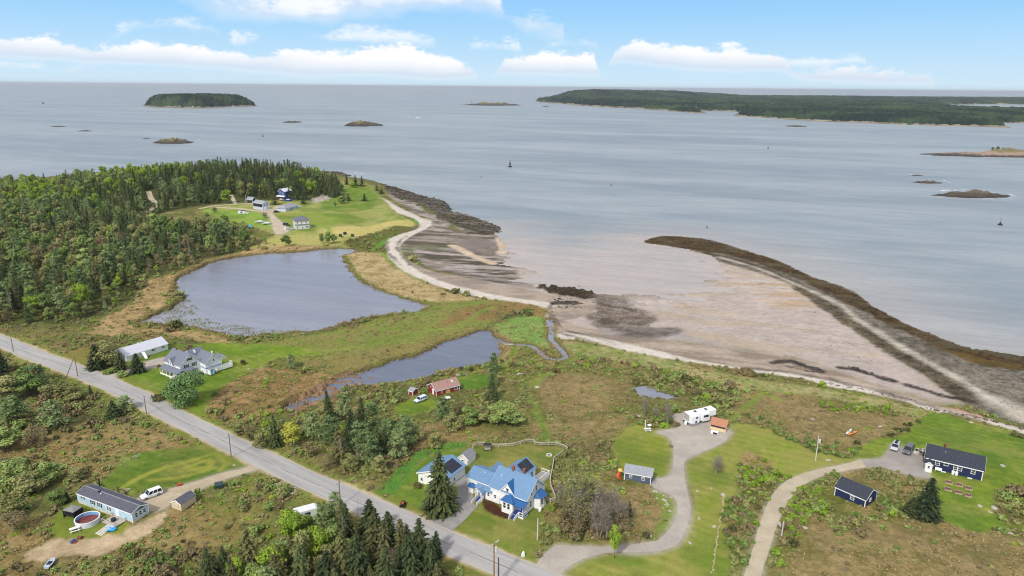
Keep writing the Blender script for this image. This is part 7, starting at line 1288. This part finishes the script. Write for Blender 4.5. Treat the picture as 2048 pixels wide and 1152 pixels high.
sg = empty('mailbox_sign', at3(1046, 1113), math.radians(30), 'small white plastic water jug shaped marker on the verge', 'marker'); sg.name = 'marker'; tag(sg, 'small white marker stone on the verge by the gravel drive mouth', 'marker'); MB().loft([[(-.3, -.2, 0), (.3, -.2, 0), (.3, .2, 0), (-.3, .2, 0)], [(-.28, -.18, .6), (.28, -.18, .6), (.28, .18, .6), (-.28, .18, .6)], [(.0, -.1, 1.1), (.2, -.1, 1.1), (.2, .1, 1.1), (.0, .1, 1.1)]]).build('block', TRIM, sg)
# ------------------------------------------------------------------ garden beds, kayaks, boulders, small things
SOIL = mat('bed_soil', (110, 84, 78), .95, .05, vary=.3, vscale=3); BEDW = mat('bed_boards', (176, 156, 132), .85)
for i, (px, py) in enumerate([(1897.5, 965.5), (1917.5, 970.5), (1937, 977.5), (1896, 979.5), (1916.5, 985.5), (1936, 991.5)]):
    b = empty('raised_bed', at3(px, py), math.radians(-26), ['upper left', 'upper middle', 'upper right', 'lower left', 'lower middle', 'lower right'][i] + ' of the six square garden beds below the navy house', 'garden bed', 'raised garden beds'); s = .68
    MB().box(-s, s, -s - .05, -s, 0, .3).box(-s, s, s, s + .05, 0, .3).box(-s - .05, -s, -s - .05, s + .05, 0, .3).box(s, s + .05, -s - .05, s + .05, 0, .3).build('frame', BEDW, b); MB().box(-s, s, -s, s, .02, .22).build('soil', SOIL, b)
for px, py, c, lb, ang in ((1697.5, 866, (226, 226, 222), 'white kayak lying on the heath', heading((1692, 871), (1703, 862))), (1704.5, 869, (232, 140, 40), 'orange kayak lying beside the white one', heading((1696, 872), (1713, 866)))):
    k = empty('kayak', at3(px, py), ang, lb, 'kayak'); k.location.z += .25; MB().loft([[(x * 2.1, -w_, .3), (x * 2.1, -w_ * .7, .06), (x * 2.1, w_ * .7, .06), (x * 2.1, w_, .3), (x * 2.1, 0, .36)] for x, w_ in ((-1, .03), (-.7, .24), (-.2, .38), (.3, .37), (.75, .22), (1, .03))]).build('hull', mat('kayak_%d' % px, c, .3, .5), k, True); MB().cyl((0, 0), .26, .3, .38, 12).build('cockpit', SHUT, k)
ROCK = mat('pale_boulder', (172, 166, 156), .9, .1, vary=.22, vscale=3); DROCK = mat('dark_shore_rock', (78, 74, 70), .85, .15, vary=.3, vscale=3)
def rock_mesh(seed, sub=2):
    bm = bmesh.new(); bmesh.ops.create_icosphere(bm, subdivisions=sub, radius=1.); rs = np.random.RandomState(seed); dirs = unit(rs.normal(size=(9, 3))); am = rs.uniform(.45, .9, 9)
    for v in bm.verts:
        for d, a in zip(dirs, am):
            k = float(np.dot(v.co, d))
            if k > a: v.co -= Vector(d * (k - a) * .9)
        v.co *= 1 + rs.normal(0, .03)
    me = bpy.data.meshes.new('boulder'); bm.to_mesh(me); bm.free(); return me
RM = [rock_mesh(i) for i in (1, 2, 3, 4)]; RD = [m.copy() for m in RM]
for m in RM: m.materials.append(ROCK)
for m in RD: m.materials.append(DROCK)
for px, py, r, lb in [(1310, 983, .9, 'flat pale boulder beside the slate blue shed'), (1328, 1000, .7, 'pale boulder in grass right of the slate blue shed'), (1394, 982, .5, 'white boulder on the middle lawn edge'), (1423, 977, .45, 'small pale boulder on the middle lawn'), (1398, 1037, .6, 'tan stone near the gravel drive bend'), (1428, 1053, .55, 'tan stone at the right edge of the middle lawn'), (1380, 1086, .5, 'tan stone below the gravel drive bend'), (1447, 990, .8, 'tan boulder at the end of the stone line'), (1557, 1050, 1.0, 'large grey boulder beside the sandy lane'), (1656, 920, .7, 'grey boulder near the pale utility pole'), (1625, 838, .8, 'white boulder on the upper heath'), (1675, 826, .7, 'flat white boulder on the heath near the shore scrub'), (1792, 858, .8, 'pinkish boulder at the corner of the right lawn'), (1760, 853, .7, 'pale boulder in the heath scrub'), (1942, 845, .7, 'flat white boulder at the shore end of the right lawn'), (2006, 932, .9, 'flat pale boulder right of the navy house'), (1990, 1017, 1.0, 'tan boulder below the garden beds'), (1980, 1024, .6, 'smaller tan stone beside the boulder below the beds'), (1960, 1012, .6, 'pale stone on the lawn below the garden beds'), (2022, 1066, .7, 'pale stone at the lower edge of the right lawn'), (1075, 774, 1.1, 'pale stone heap at the trail in the heath'), (1040, 748, 1., 'pale outcrop in the scrub right of the red cottage'), (1300, 1072, .7, 'flat pale rock near the gravel drive'), (1185, 1076, .5, 'small grey stone under the bare trees'), (1265, 1048, .5, 'small grey stone by the little spruce'), (498, 737, .6, 'white stone beside the round bush on the farmhouse lawn'), (960, 812, .9, 'white rock in the scrub below the red cottage'), (1610, 1056, .6, 'small pale stone left of the thin white pole'), (545, 953, .5, 'white stone at the dirt drive corner'), (468, 931, .5, 'white stone on the mobile home lawn corner')]:
    o = link('boulder', RM[random.randrange(4)]); b = at3(px, py); o.location = (b[0], b[1], gz(b[0], b[1]) - r * .12); o.scale = (r * random.uniform(.9, 1.3), r * random.uniform(.7, 1), r * .5); o.rotation_euler = (0, 0, random.uniform(0, 6)); tag(o, lb, 'boulder')
def rocks_stuff(name, spots, mt, mesh_pool):
    VV, QQ, n = [], [], 0
    for x, y, z, r in spots:
        me = random.choice(mesh_pool); v = np.array([p.co[:] for p in me.vertices]); f = np.array([p.vertices[:] for p in me.polygons]); a = random.uniform(0, 6.3); ca, sa_ = math.cos(a), math.sin(a); v = v * np.array([r * random.uniform(.8, 1.5), r * random.uniform(.6, 1.1), r * random.uniform(.35, .7)])
        VV.append(np.column_stack([v[:, 0] * ca - v[:, 1] * sa_ + x, v[:, 0] * sa_ + v[:, 1] * ca + y, v[:, 2] + z])); QQ.append(f + n); n += len(v)
    return tag(link(name, np_mesh(name, np.vstack(VV), np.vstack(QQ), [mt], size=3)), kind='stuff')
SM = [rock_mesh(i, 1) for i in (11, 12, 13)]
def scatter_poly(q, n, r0, r1, z=.5):
    P = world_poly(q, z); out = []
    while len(out) < n:
        x = random.uniform(P[:, 0].min(), P[:, 0].max()); y = random.uniform(P[:, 1].min(), P[:, 1].max())
        if sdf(np.array([x]), np.array([y]), P)[0] < 0: r = r0 + (r1 - r0) * random.random() ** 2.2; out.append((x, y, gz(x, y) - r * .1, r))
    return out
sp_ = scatter_poly([(768, 376), (800, 382), (850, 395), (893, 408), (905, 425), (880, 432), (840, 422), (790, 398)], 330, .5, 2.6) + scatter_poly([(930, 430), (965, 441), (1002, 457), (985, 468), (940, 460), (900, 440)], 260, .4, 1.9) + scatter_poly([(850, 396), (893, 409), (903, 424), (935, 431), (965, 442), (1000, 457), (990, 462), (955, 448), (915, 436), (885, 422)], 130, .5, 2.2) + scatter_poly([(1075, 576), (1094, 566), (1150, 567), (1190, 590), (1140, 600), (1108, 594)], 130, .3, 1.1) + scatter_poly([(1108, 604), (1135, 600), (1165, 612), (1150, 625), (1115, 622)], 60, .3, 1.2) + scatter_poly([(1545, 732), (1585, 728), (1640, 745), (1640, 756), (1590, 748)], 60, .2, .8) + scatter_poly([(1678, 740), (1715, 740), (1785, 762), (1770, 766), (1720, 752)], 60, .2, .8) + scatter_poly([(1640, 772), (1720, 786), (1800, 800), (1840, 815), (1840, 819), (1780, 804), (1700, 788), (1640, 776)], 90, .2, .6) + scatter_poly([(1095, 606), (1110, 600), (1112, 650), (1100, 650)], 40, .3, .8)
rocks_stuff('shore_rocks', sp_, mat('shore_rock', (76, 72, 67), .85, .15, vary=.6, vscale=.35), SM)
cb_ = scatter_poly([(1600, 576), (1660, 616), (1723, 660), (1861, 748), (1945, 800), (1930, 806), (1850, 756), (1720, 670), (1640, 610)], 260, .2, .6) + scatter_poly([(1480, 650), (1700, 690), (1760, 740), (1550, 700)], 50, .15, .4) + scatter_poly([(1850, 826), (1960, 845), (2060, 868), (2060, 874), (1960, 850), (1850, 832)], 120, .2, .7)
cb_ += scatter_poly([(1190, 598), (1240, 600), (1300, 632), (1300, 655), (1240, 665), (1196, 650), (1182, 630)], 170, .15, .7) + scatter_poly([(1240, 674), (1340, 664), (1345, 674), (1260, 682)], 60, .15, .45) + scatter_poly([(1330, 489), (1420, 482), (1560, 526), (1740, 612), (1930, 700), (2040, 724), (2040, 744), (1900, 712), (1740, 632), (1560, 546), (1420, 506)], 420, .2, .8) + scatter_poly([(1700, 625), (1850, 690), (2040, 750), (2040, 830), (1900, 745), (1760, 660)], 260, .15, .5)
rocks_stuff('cobbles', cb_, mat('weedy_cobble', (92, 82, 64), .9, .1, vary=.4, vscale=3), SM)
rocks_stuff('pale_stones', scatter_poly([(945, 490), (990, 496), (990, 492)], 1, .1, .2) + scatter_poly([(555, 965), (590, 970), (596, 990), (570, 996), (555, 985)], 40, .2, .6, 6) + scatter_poly([(516, 965), (535, 965), (530, 978), (516, 978)], 16, .2, .5, 6) + scatter_poly([(1310, 990), (1345, 1000), (1340, 1030), (1318, 1020)], 24, .15, .5, 6) + scatter_poly([(238, 935), (262, 915), (290, 908), (262, 922)], 40, .1, .3, 5) + scatter_poly([(624, 398), (650, 392), (664, 397), (640, 405)], 30, .5, 1.8, 7) + scatter_poly([(625, 384), (665, 380), (668, 388), (648, 396)], 30, .5, 1.6, 7), ROCK, SM)
sw = empty('stone_wall', at3(1447, 992), 0, 'low line of stones along the right edge of the middle lawn', 'stone wall'); wv2 = [at3(a, b) for a, b in [(1447, 992), (1446, 1010), (1443, 1030), (1438, 1055), (1434, 1080), (1430, 1110), (1424, 1150)]]; vv, ff, n = [], [], 0
for a, b in zip(wv2[:-1], wv2[1:]):
    for k in range(9):
        f_ = k / 9; p3 = [a[i] + (b[i] - a[i]) * f_ for i in range(3)]; me = random.choice(SM); r = random.uniform(.18, .36); v = np.array([p.co[:] for p in me.vertices]) * np.array([r, r, r * .6]) + np.array(p3) - np.array(wv2[0]) + np.array([random.gauss(0, .12), 0, .08]); f = np.array([p.vertices[:] for p in me.polygons]); vv.append(v); ff.append(f + n); n += len(v)
link('stones', np_mesh('stones', np.vstack(vv), np.vstack(ff), [mat('tan_stone', (188, 168, 138), .9)], size=3), sw)
for px, py, c, lb, nm in ((146, 1085, (72, 100, 150), 'blue red clutter heap on the bare dirt', 'toy_heap'), (160, 1078, (110, 70, 54), 'rust brown barrel lying on the bare dirt', 'rusty_barrel')):
    o = empty(nm, at3(px, py), random.random() * 3, lb, 'yard clutter'); MB().bar((-.45, 0, .35), (.45, 0, .35), .33, 12).build('drum', mat('clut%d' % px, c, .7, vary=.3), o); MB().box(-.3, .5, -.7, -.3, 0, .25).build('scrap', mat('clut2%d' % px, (150, 70, 60), .7), o)
tb = empty('utility_trailer', at3(101, 1131), heading((95, 1136), (106, 1122)), 'small silver blue boat like trailer on scrub at the bottom left', 'trailer'); MB().loft([[(x, -w_, .7), (x, -w_ * .7, .3), (x, w_ * .7, .3), (x, w_, .7)] for x, w_ in ((-1.4, .5), (-.5, .65), (.6, .6), (1.5, .2))]).build('hull', mat('silver_hull', (176, 190, 206), .4), tb); MB().box(-.7, .4, -.4, .4, .68, .74).build('opening', SHUT, tb); [wheel(tb, -.3, s * .7, .26, .16) for s in (-1, 1)]
mw = empty('lawn_mower', at3(359, 971), .3, 'small red mower at the edge of the mobile home lawn', 'mower'); MB().box(-.45, .45, -.3, .3, .15, .5).build('deck', mat('mower_red', (196, 60, 40), .4), mw); MB().beam((-.4, -.2, .5), (-.9, -.2, 1.0), .05, .05).beam((-.4, .2, .5), (-.9, .2, 1.0), .05, .05).build('handle', SHUT, mw); [wheel(mw, x, s * .34, .14, .08) for x in (-.35, .35) for s in (-1, 1)]
for px, py, ln, lb, ang in ((245, 982, 3.4, 'pile of old boards behind the mobile home', .1), (1282, 833, 4.2, 'grey driftwood logs lying beside the bare trees', -.1), (1490, 967, 3.4, 'fallen grey branch pile in the scrub', -.7), (923, 750, 4.0, 'pale boards stacked on the pond bank behind the red cottage', .1), (1018, 690, 3.6, 'grey plank footbridge by the pond outlet', .15)):
    o = empty('wood_pile', at3(px, py), ang, lb, 'boards'); [MB().beam((-ln / 2 + random.uniform(0, .5), -.5 + .28 * i, .12 + .1 * (i % 2)), (ln / 2 - random.uniform(0, .6), -.45 + .28 * i + random.gauss(0, .12), .12 + .1 * (i % 2)), .22, .1).build('board', WOODG, o) for i in range(4)]
MB_ = empty('satellite_mast', at3(1290.5, 858), 0, 'white satellite dish mast beside the picnic table', 'dish'); MB().bar((0, 0, 0), (0, 0, 2.6), .09).build('mast', TRIM, MB_); d_ = MB(); n = 14
d_.loft([[(1.1 + r * math.cos(2 * PI * i / n), r * math.sin(2 * PI * i / n), 1.0 + z) for i in range(n)] for r, z in ((.05, 0), (.4, .08), (.6, .2))]); d_.build('dish', TRIM, MB_); MB().bar((1.1, 0, 0), (1.1, 0, 1.0), .06).build('dish_post', TRIM, MB_)
jk = empty('junk_heap', at3(1838, 906), math.radians(-30), 'heap of pots crates and gear at the left wall of the navy house', 'yard clutter')
for i in range(12): x, y = random.uniform(-1.1, 1.1), random.uniform(-1.4, 1.6); s = random.uniform(.2, .42); MB().box(x - s, x + s, y - s * .8, y + s * .8, 0, random.uniform(.4, 1.1)).build('crate', mat('junk%d' % (i % 4), [(214, 212, 206), (60, 60, 62), (120, 112, 100), (190, 186, 176)][i % 4], .7), jk)
be = empty('garden_bench', at3(1876, 943), math.radians(-31.5), 'white bench against the front wall of the navy house', 'bench'); MB().box(-.7, .7, -.25, .25, .4, .46).build('seat', TRIM, be); MB().box(-.7, .7, .22, .28, .46, .95).build('backrest', TRIM, be); [MB().box(x, x + .08, y, y + .08, 0, .4).build('leg', TRIM, be) for x in (-.66, .58) for y in (-.22, .16)]
gl_ = empty('garden_swing', at3(975, 901), .2, 'grey garden swing seat by the fence', 'swing'); MB().box(-.8, .8, -.3, .3, .4, .48).build('seat', WOODG, gl_); MB().box(-.8, .8, .26, .34, .48, 1.0).build('backrest', WOODG, gl_); MB().slab([(-1., -.6, 1.75), (1., -.6, 1.75), (1., .6, 1.85), (-1., .6, 1.85)], .05).build('canopy', SHUT, gl_); [MB().bar((x, y, 0), (x, 0, 1.8), .04).build('leg', SHUT, gl_) for x in (-.9, .9) for y in (-.5, .5)]
for px, py, lb in ((681, 473, 'left hay bale'), (690, 469, 'middle hay bale'), (705, 473, 'right hay bale')):
    o = empty('hay_bale', at3(px, py), random.random(), lb + ' of three dark wrapped bales above the far pond shore', 'bale', 'dark bales by the pond'); MB().bar((-.9, 0, .85), (.9, 0, .85), .9, 14).build('bale', mat('bale_wrap', (44, 58, 64), .5), o)
# ------------------------------------------------------------------ islands, far shore, ledges, buoys
def far_mat(name, c1, c2):
    m = bpy.data.materials.new(name); m.use_nodes = True; t = NT(m.node_tree); p = t.n['Principled BSDF']
    t.l.new(t.mix(t.attr('tint'), lin(c1), lin(c2)), p.inputs['Base Color']); p.inputs['Roughness'].default_value = .9; p.inputs['Specular IOR Level'].default_value = .05
    return m
FARW = far_mat('far_canopy', (34, 46, 42), (64, 82, 56)); FARR = far_mat('far_rock', (88, 82, 72), (168, 154, 134))
def idw(x, y, pts):
    num = 0; den = 0
    for px, py, h in pts:
        cx, cy = flat(px, py, 0); w_ = 1 / ((((x - cx) / 1.) ** 2 + ((y - cy) * .6) ** 2) + 4e4) ** 1.5; num = num + w_ * h; den = den + w_
    return num / den
def far_land(name, out, hills, step, th, shore, HT=160, holes=()):
    P = np.array([flat(a, b, 0) for a, b in out]); P = smooth(P, 3)
    nx = int((P[:, 0].max() - P[:, 0].min()) / step) + 2; y0, y1 = P[:, 1].min(), P[:, 1].max(); ny = int((y1 - y0) / step) + 2
    def grid(sx, sy, pad):
        xs = np.arange(P[:, 0].min() - pad, P[:, 0].max() + pad, sx); yy = [P[:, 1].min() - pad]
        while yy[-1] < P[:, 1].max() + pad: yy.append(yy[-1] + sy * max(1, (yy[-1] / y0) ** 1.5))
        X_, Y_ = np.meshgrid(xs, np.array(yy)); return X_, Y_
    def build(nm, sx, sy, pad, zf, mt, tint, keepf):
        X_, Y_ = grid(sx, sy, pad); r, c = X_.shape; x, y = X_.ravel() + RNG.uniform(-.3, .3, X_.size) * sx, Y_.ravel() + RNG.uniform(-.3, .3, X_.size) * sy
        d = sdf(x, y, P) + (fbm(x / (step * 9), y / (step * 9), 5, 3) - .5) * step * 7
        for h_ in holes: d = np.maximum(d, -sdf(x, y, smooth(np.array([flat(a, b, 0) for a, b in h_]), 3)))
        z = zf(x, y, d); ii = np.arange((r - 1) * c).reshape(r - 1, c)[:, :-1].ravel(); Q_ = np.stack([ii, ii + 1, ii + c + 1, ii + c], 1); k = keepf(d)[Q_].max(1)
        return link(nm, np_mesh(nm, np.column_stack([x, y, z]), Q_[k], [mt], {'tint': tint(x, y, d)}))
    tag(build(name, step * 1.6, step * 1.6, step * 2, lambda x, y, d: np.clip(-d * .16, -1.5, 4) + idw(x, y, hills) * np.clip(-d / HT, 0, 1) - .3, FARR, lambda x, y, d: np.clip(fbm(x / 30, y / 30, 8, 3) * 1.6 - .5 + np.clip(-d / 60, 0, .3), 0, 1), lambda d: d < step * 1.5), kind='structure')
    def cz2(x, y, d): return np.where(d < -shore, np.clip(-d * .16, 0, 4) + idw(x, y, hills) * np.clip(-d / HT, 0, 1) + th * (.25 + .85 * RNG.rand(len(x)) ** 1.2) * np.clip(.55 + (-d - shore) / 60, 0, 1), -2)
    tag(build(name + '_woods', step, step * 1.1, 0, cz2, FARW, lambda x, y, d: np.clip(fbm(x / (step * 14), y / (step * 14), 18, 3) * 2.6 - 1. + RNG.uniform(-.3, .3, len(x)), 0, 1), lambda d: d < -shore + step * .6), kind='stuff')
far_land('island', [(288, 212), (305, 214), (350, 215.5), (400, 216), (450, 214.5), (490, 213), (508, 212), (495, 209), (450, 207), (400, 206.5), (340, 207), (300, 209)], [(310, 211, 14), (340, 211, 30), (380, 211, 38), (420, 211, 33), (470, 211, 24), (500, 211, 14)], 6.5, 20, 9, 55)
far_land('far_shore', [(1072, 203), (1092, 205.5), (1130, 208.5), (1180, 213), (1260, 216.5), (1330, 221.5), (1385, 226.5), (1418, 227), (1398, 222.5), (1440, 222), (1490, 225), (1462, 230), (1500, 233.5), (1560, 238), (1640, 242.5), (1740, 246.5), (1850, 250.5), (1960, 253.5), (2016, 254), (1992, 248), (2050, 246), (2400, 246), (2400, 205), (2048, 200), (1700, 198), (1500, 197), (1440, 195), (1300, 192.5), (1220, 192.5), (1140, 196), (1085, 200)],
         [(1095, 203, 14), (1150, 203, 34), (1220, 200, 70), (1330, 200, 66), (1420, 200, 50), (1452, 205, 2), (1480, 200, 3), (1300, 212, 18), (1600, 226, 10), (1600, 206, 15), (1800, 205, 20), (1900, 228, 10), (1800, 242, 8), (2000, 204, 14), (1960, 249, 6), (2100, 235, 8), (1500, 228, 5), (1700, 222, 16)], 10, 16, 22, holes=([(1880, 213), (1930, 209), (2060, 209), (2400, 212), (2400, 230), (2060, 226), (1990, 224), (1930, 221)],))
LEDM = {}
def ledge(px0, px1, py, tip, label, cap=None, dy=2.5, seed=0, name='rock_ledge', cat='rock ledge'):
    """a rocky islet: long mound of broken rock, lower at the ends, with weed at the waterline"""
    a, b = flat(px0, py, 0), flat(px1, py + (px1 - px0) * .0088, 0); c = ((a[0] + b[0]) / 2, (a[1] + b[1]) / 2); L = math.hypot(b[0] - a[0], b[1] - a[1]) / 2
    D = abs(flat(px0, py - dy, 0)[1] - flat(px0, py + dy * .3, 0)[1]) / 2; H = max(.6, (py - tip) * math.hypot(*c) / F) * .85; n = 40; m = 22
    u, v = np.meshgrid(np.linspace(-1.05, 1.05, n), np.linspace(-1.05, 1.05, m)); x, y = u.ravel(), v.ravel(); r = np.sqrt(x * x + y * y) + (fbm(x * 3 + seed, y * 3, seed, 3) - .5) * .7
    z = H * np.clip((1 - r) * 1.6, -.4, 1) * (.1 + 1.5 * fbm(x * 5 + seed * 3, y * 3, seed + 9, 4) ** 1.6) - .1
    an = math.atan2(b[1] - a[1], b[0] - a[0]); X_ = x * L; Y_ = y * D; ii = np.arange((m - 1) * n).reshape(m - 1, n)[:, :-1].ravel(); Q_ = np.stack([ii, ii + 1, ii + n + 1, ii + n], 1)
    me = np_mesh('rock', np.column_stack([X_, Y_, z]), Q_[z[Q_].max(1) > -.05], [cap or LED], {'tint': np.clip(z / H * 1.1, 0, 1)}); o = link(name, me); o.location = (c[0], c[1], 0); o.rotation_euler = (0, 0, an)
    return tag(o, label, cat)
def led_mat(name, c0, c1, c2):
    m = bpy.data.materials.new(name); m.use_nodes = True; t = NT(m.node_tree); p = t.n['Principled BSDF']; g = t.add('ShaderNodeNewGeometry'); s = t.add('ShaderNodeSeparateXYZ'); t.l.new(g.outputs['Position'], s.inputs[0])
    k = t.math('ADD', t.attr('tint'), t.math('MULTIPLY', t.math('SUBTRACT', t.noise(g.outputs['Position'], .12, 4, .6), .5), .5))
    t.l.new(t.mix(t.mapr(k, .5, .75), t.mix(t.mapr(k, .1, .4), lin(c0), lin(c1)), lin(c2)), p.inputs['Base Color']); p.inputs['Roughness'].default_value = .9; return m
LED = led_mat('ledge_rock', (52, 48, 42), (74, 66, 54), (96, 86, 70)); LEDG = led_mat('grassy_ledge', (48, 45, 40), (82, 74, 62), (116, 108, 66)); LEDT = led_mat('tan_ledge', (54, 49, 43), (148, 128, 112), (116, 106, 72))
ledge(308, 386, 285, 275, 'rugged brown rock islet with a grassy crown left of centre beyond the woods', LEDG, 4, 1); ledge(687, 766, 250, 239, 'rock islet with a rounded green cap in the middle of the bay', LEDG, 4, 2); ledge(567, 603, 244.5, 241, 'thin dark ledge left of the green capped islet', None, 1.5, 3); ledge(104, 131, 253, 251, 'tiny dark ledge at the far left', None, 1, 4); ledge(155, 184, 262, 260, 'small dark ledge at the far left nearer than the tiny one', None, 1.2, 5)
ledge(928, 1042, 209.5, 203, 'distant low islet with a few trees left of the far shore', LEDG, 2, 6); ledge(1085, 1098, 213, 211.5, 'small dark ledge off the tip of the far shore', None, 1, 7); ledge(1568, 1615, 252.5, 249.5, 'thin dark ledge in front of the far shore', None, 1.5, 8); ledge(1858, 2240, 310, 297, 'low scrubby islet with tan ledges at the right edge', LEDT, 6, 9); ledge(1868, 2024, 391, 379, 'broad dark weed covered ledge at the right', None, 6, 10); ledge(1826, 1884, 365, 360, 'small dark ledge with surf beyond the broad one', None, 3, 11); ledge(1822, 1846, 351, 349, 'little half sunken rock at the right', None, 1.2, 12)
ledge(640, 690, 347, 341, 'dark ledge reaching out behind the headland spruces', None, 4, 13); ledge(655, 706, 351, 346, 'dark rock point at the shore of the headland wood', None, 4, 14); ledge(286, 300, 277, 275.5, 'tiny rock left of the rugged brown islet', None, 1, 15)
for px, py, ty in ((944, 206, 201), (958, 206, 202), (985, 206, 202.5), (998, 206, 202), (1010, 206.5, 203)):
    b = flat(px, py, 2); plant('spruce', b[0], b[1], max(6, (py - ty) * math.hypot(*b) / F), None, 'small spruce on the distant low islet', 'tree', 'spruces on the distant islet', False, z=1.5, lod='lo')
for px, py, ty in ((1985, 301, 294), (1995, 301, 293), (2006, 301, 295)):
    b = flat(px, py, 3); plant('mid', b[0], b[1], (py - ty) * math.hypot(*b) / F, None, 'small dark bushy tree on the tan ledged islet', 'tree', 'trees on the tan ledged islet', False, z=2., lod='lo')
# surf and wake as thin broken sheets of foam
foam = mat('sea_foam', (226, 232, 236), .8, .1, vary=.05)
def foam_sheet(name, strips):
    VV, QQ, n = [], [], 0
    for (ax, ay), (bx, by), w0, w1 in strips:
        a, b = np.array(flat(ax, ay, 0)), np.array(flat(bx, by, 0)); t_ = b - a; L = np.linalg.norm(t_); t_ /= L; nn = np.array([-t_[1], t_[0]]); k = max(4, int(L / 14))
        for i in range(k):
            if RNG.rand() < .3: continue
            f0, f1 = i / k, (i + RNG.uniform(.4, 1.1)) / k; w_ = w0 + (w1 - w0) * f0; o_ = nn * RNG.normal(0, w_ * .5); p, q = a + t_ * L * f0 + o_, a + t_ * L * min(1, f1) + o_; e = w_ * RNG.uniform(.3, .9)
            VV += [(*(p - nn * e * .5), .06), (*(q - nn * e * .2), .06), (*(q + nn * e * .4), .06), (*(p + nn * e * .5), .06)]; QQ.append((n, n + 1, n + 2, n + 3)); n += 4
    return tag(link(name, np_mesh(name, VV, QQ, [foam])), kind='stuff')
foam_sheet('boat_wake', [((834, 235.5), (780, 226), 4, 9), ((834, 235.5), (810, 232), 5, 5), ((834, 236), (770, 233), 3, 8)])
foam_sheet('surf', [((1866, 383), (1940, 378), 4, 4), ((1985, 384), (2040, 393), 5, 2), ((1940, 397), (2030, 396), 3, 3), ((1872, 358), (1925, 370), 4, 2), ((385, 284), (402, 279), 5, 3), ((764, 251), (778, 249), 5, 4), ((1818, 349), (1850, 350), 3, 3), ((700, 344), (730, 347), 3, 2), ((650, 341), (700, 343), 3, 2)])
bt = empty('motor_boat', (*flat(835, 236, 0), .1), math.radians(-20), 'tiny white motor boat drawing a wake across the bay', 'boat'); MB().loft([[(x * 6, -w_, 1.6), (x * 6, -w_ * .6, 0), (x * 6, w_ * .6, 0), (x * 6, w_, 1.6)] for x, w_ in ((-1, 1.6), (0, 1.9), (.6, 1.4), (1.1, .1))]).build('hull', RVW, bt); MB().prism_x([(-1.2, 1.6), (1.2, 1.6), (.9, 3.6), (-.9, 3.6)], -.5, 2.5).build('cabin', RVW, bt)
NAVG = mat('buoy_green', (36, 70, 58), .6); NAVD = mat('buoy_dark', (38, 40, 40), .7)
bx, by = flat(1020, 334, 0); nv = empty('navigation_buoy', (bx, by, 0), .3, 'tall dark green navigation buoy in the middle of the bay', 'buoy'); k_ = 1.15; MB().cyl((0, 0), 1.9 * k_, -.3, 1.2 * k_, 16).build('float', NAVD, nv); tw = MB()
for i in range(4): a = i * PI / 2 + .4; tw.bar((1.5 * k_ * math.cos(a), 1.5 * k_ * math.sin(a), 1.1), (.45 * math.cos(a), .45 * math.sin(a), 5.6 * k_), .16, 5)
for z, r in ((2.4, 1.2), (3.6, .95), (4.7, .72)): tw.prism_z([(r * k_ * math.cos(i * PI / 2 + .4), r * k_ * math.sin(i * PI / 2 + .4)) for i in range(4)], z * k_, z * k_ + .2)
tw.build('tower', NAVD, nv); MB().prism_z([(-.9, -.9), (.9, -.9), (.9, .9), (-.9, .9)], 2.7 * k_, 4.6 * k_, .6).build('daymark', NAVG, nv); MB().cyl((0, 0), .55, 5.5 * k_, 7.4 * k_, 10, .3).build('lantern', NAVG, nv)
bx, by = flat(2000, 450, 0); mk = empty('channel_marker', (bx, by, 0), 0, 'dark floating marker with a thin pole at the right edge of the bay', 'buoy'); MB().cyl((0, 0), 1.6, -.2, .7, 14).build('float', NAVD, mk); MB().bar((0, 0, .5), (0, 0, 5.2), .12).build('pole', NAVD, mk); MB().box(-.7, .7, -.15, .15, 1.0, 1.9).build('board', NAVD, mk)
for px, py, c, lb in ((962, 354, (190, 120, 90), 'small pale lobster buoy left of the tall buoy'), (1222, 371, (30, 60, 60), 'small dark green float right of the tall buoy'), (1414, 455, (60, 40, 46), 'small dark red float off the tip of the spit'), (1536, 297, (50, 44, 44), 'tiny dark float in the open bay'), (526, 273, (60, 60, 64), 'tiny dark float behind the headland'), (86, 208, (80, 84, 90), 'tiny distant buoy at the far left')):
    s = math.hypot(*flat(px, py, 0)) / 900; o = empty('float', (*flat(px, py, 0), 0), 0, lb, 'buoy'); MB().cyl((0, 0), .9 * s, -.2, .9 * s, 10).build('body', mat('float_%d' % px, c, .5), o); MB().cyl((0, 0), .25 * s, .9 * s, 2.6 * s, 8).build('stick', mat('float_%d' % px, c), o)
# ------------------------------------------------------------------ air
hm = bpy.data.materials.new('haze'); hm.use_nodes = True; t = NT(hm.node_tree); t.n.remove(t.n['Principled BSDF']); v_ = t.add('ShaderNodeVolumePrincipled'); v_.inputs['Color'].default_value = (.9, .93, 1, 1); v_.inputs['Density'].default_value = 3.2e-5; v_.inputs['Anisotropy'].default_value = .2
t.l.new(v_.outputs[0], t.n['Material Output'].inputs['Volume'])
hz_o = MB().box(-290000, 290000, -1500, 290000, -7, 130).build('haze', hm); tag(hz_o, kind='stuff')
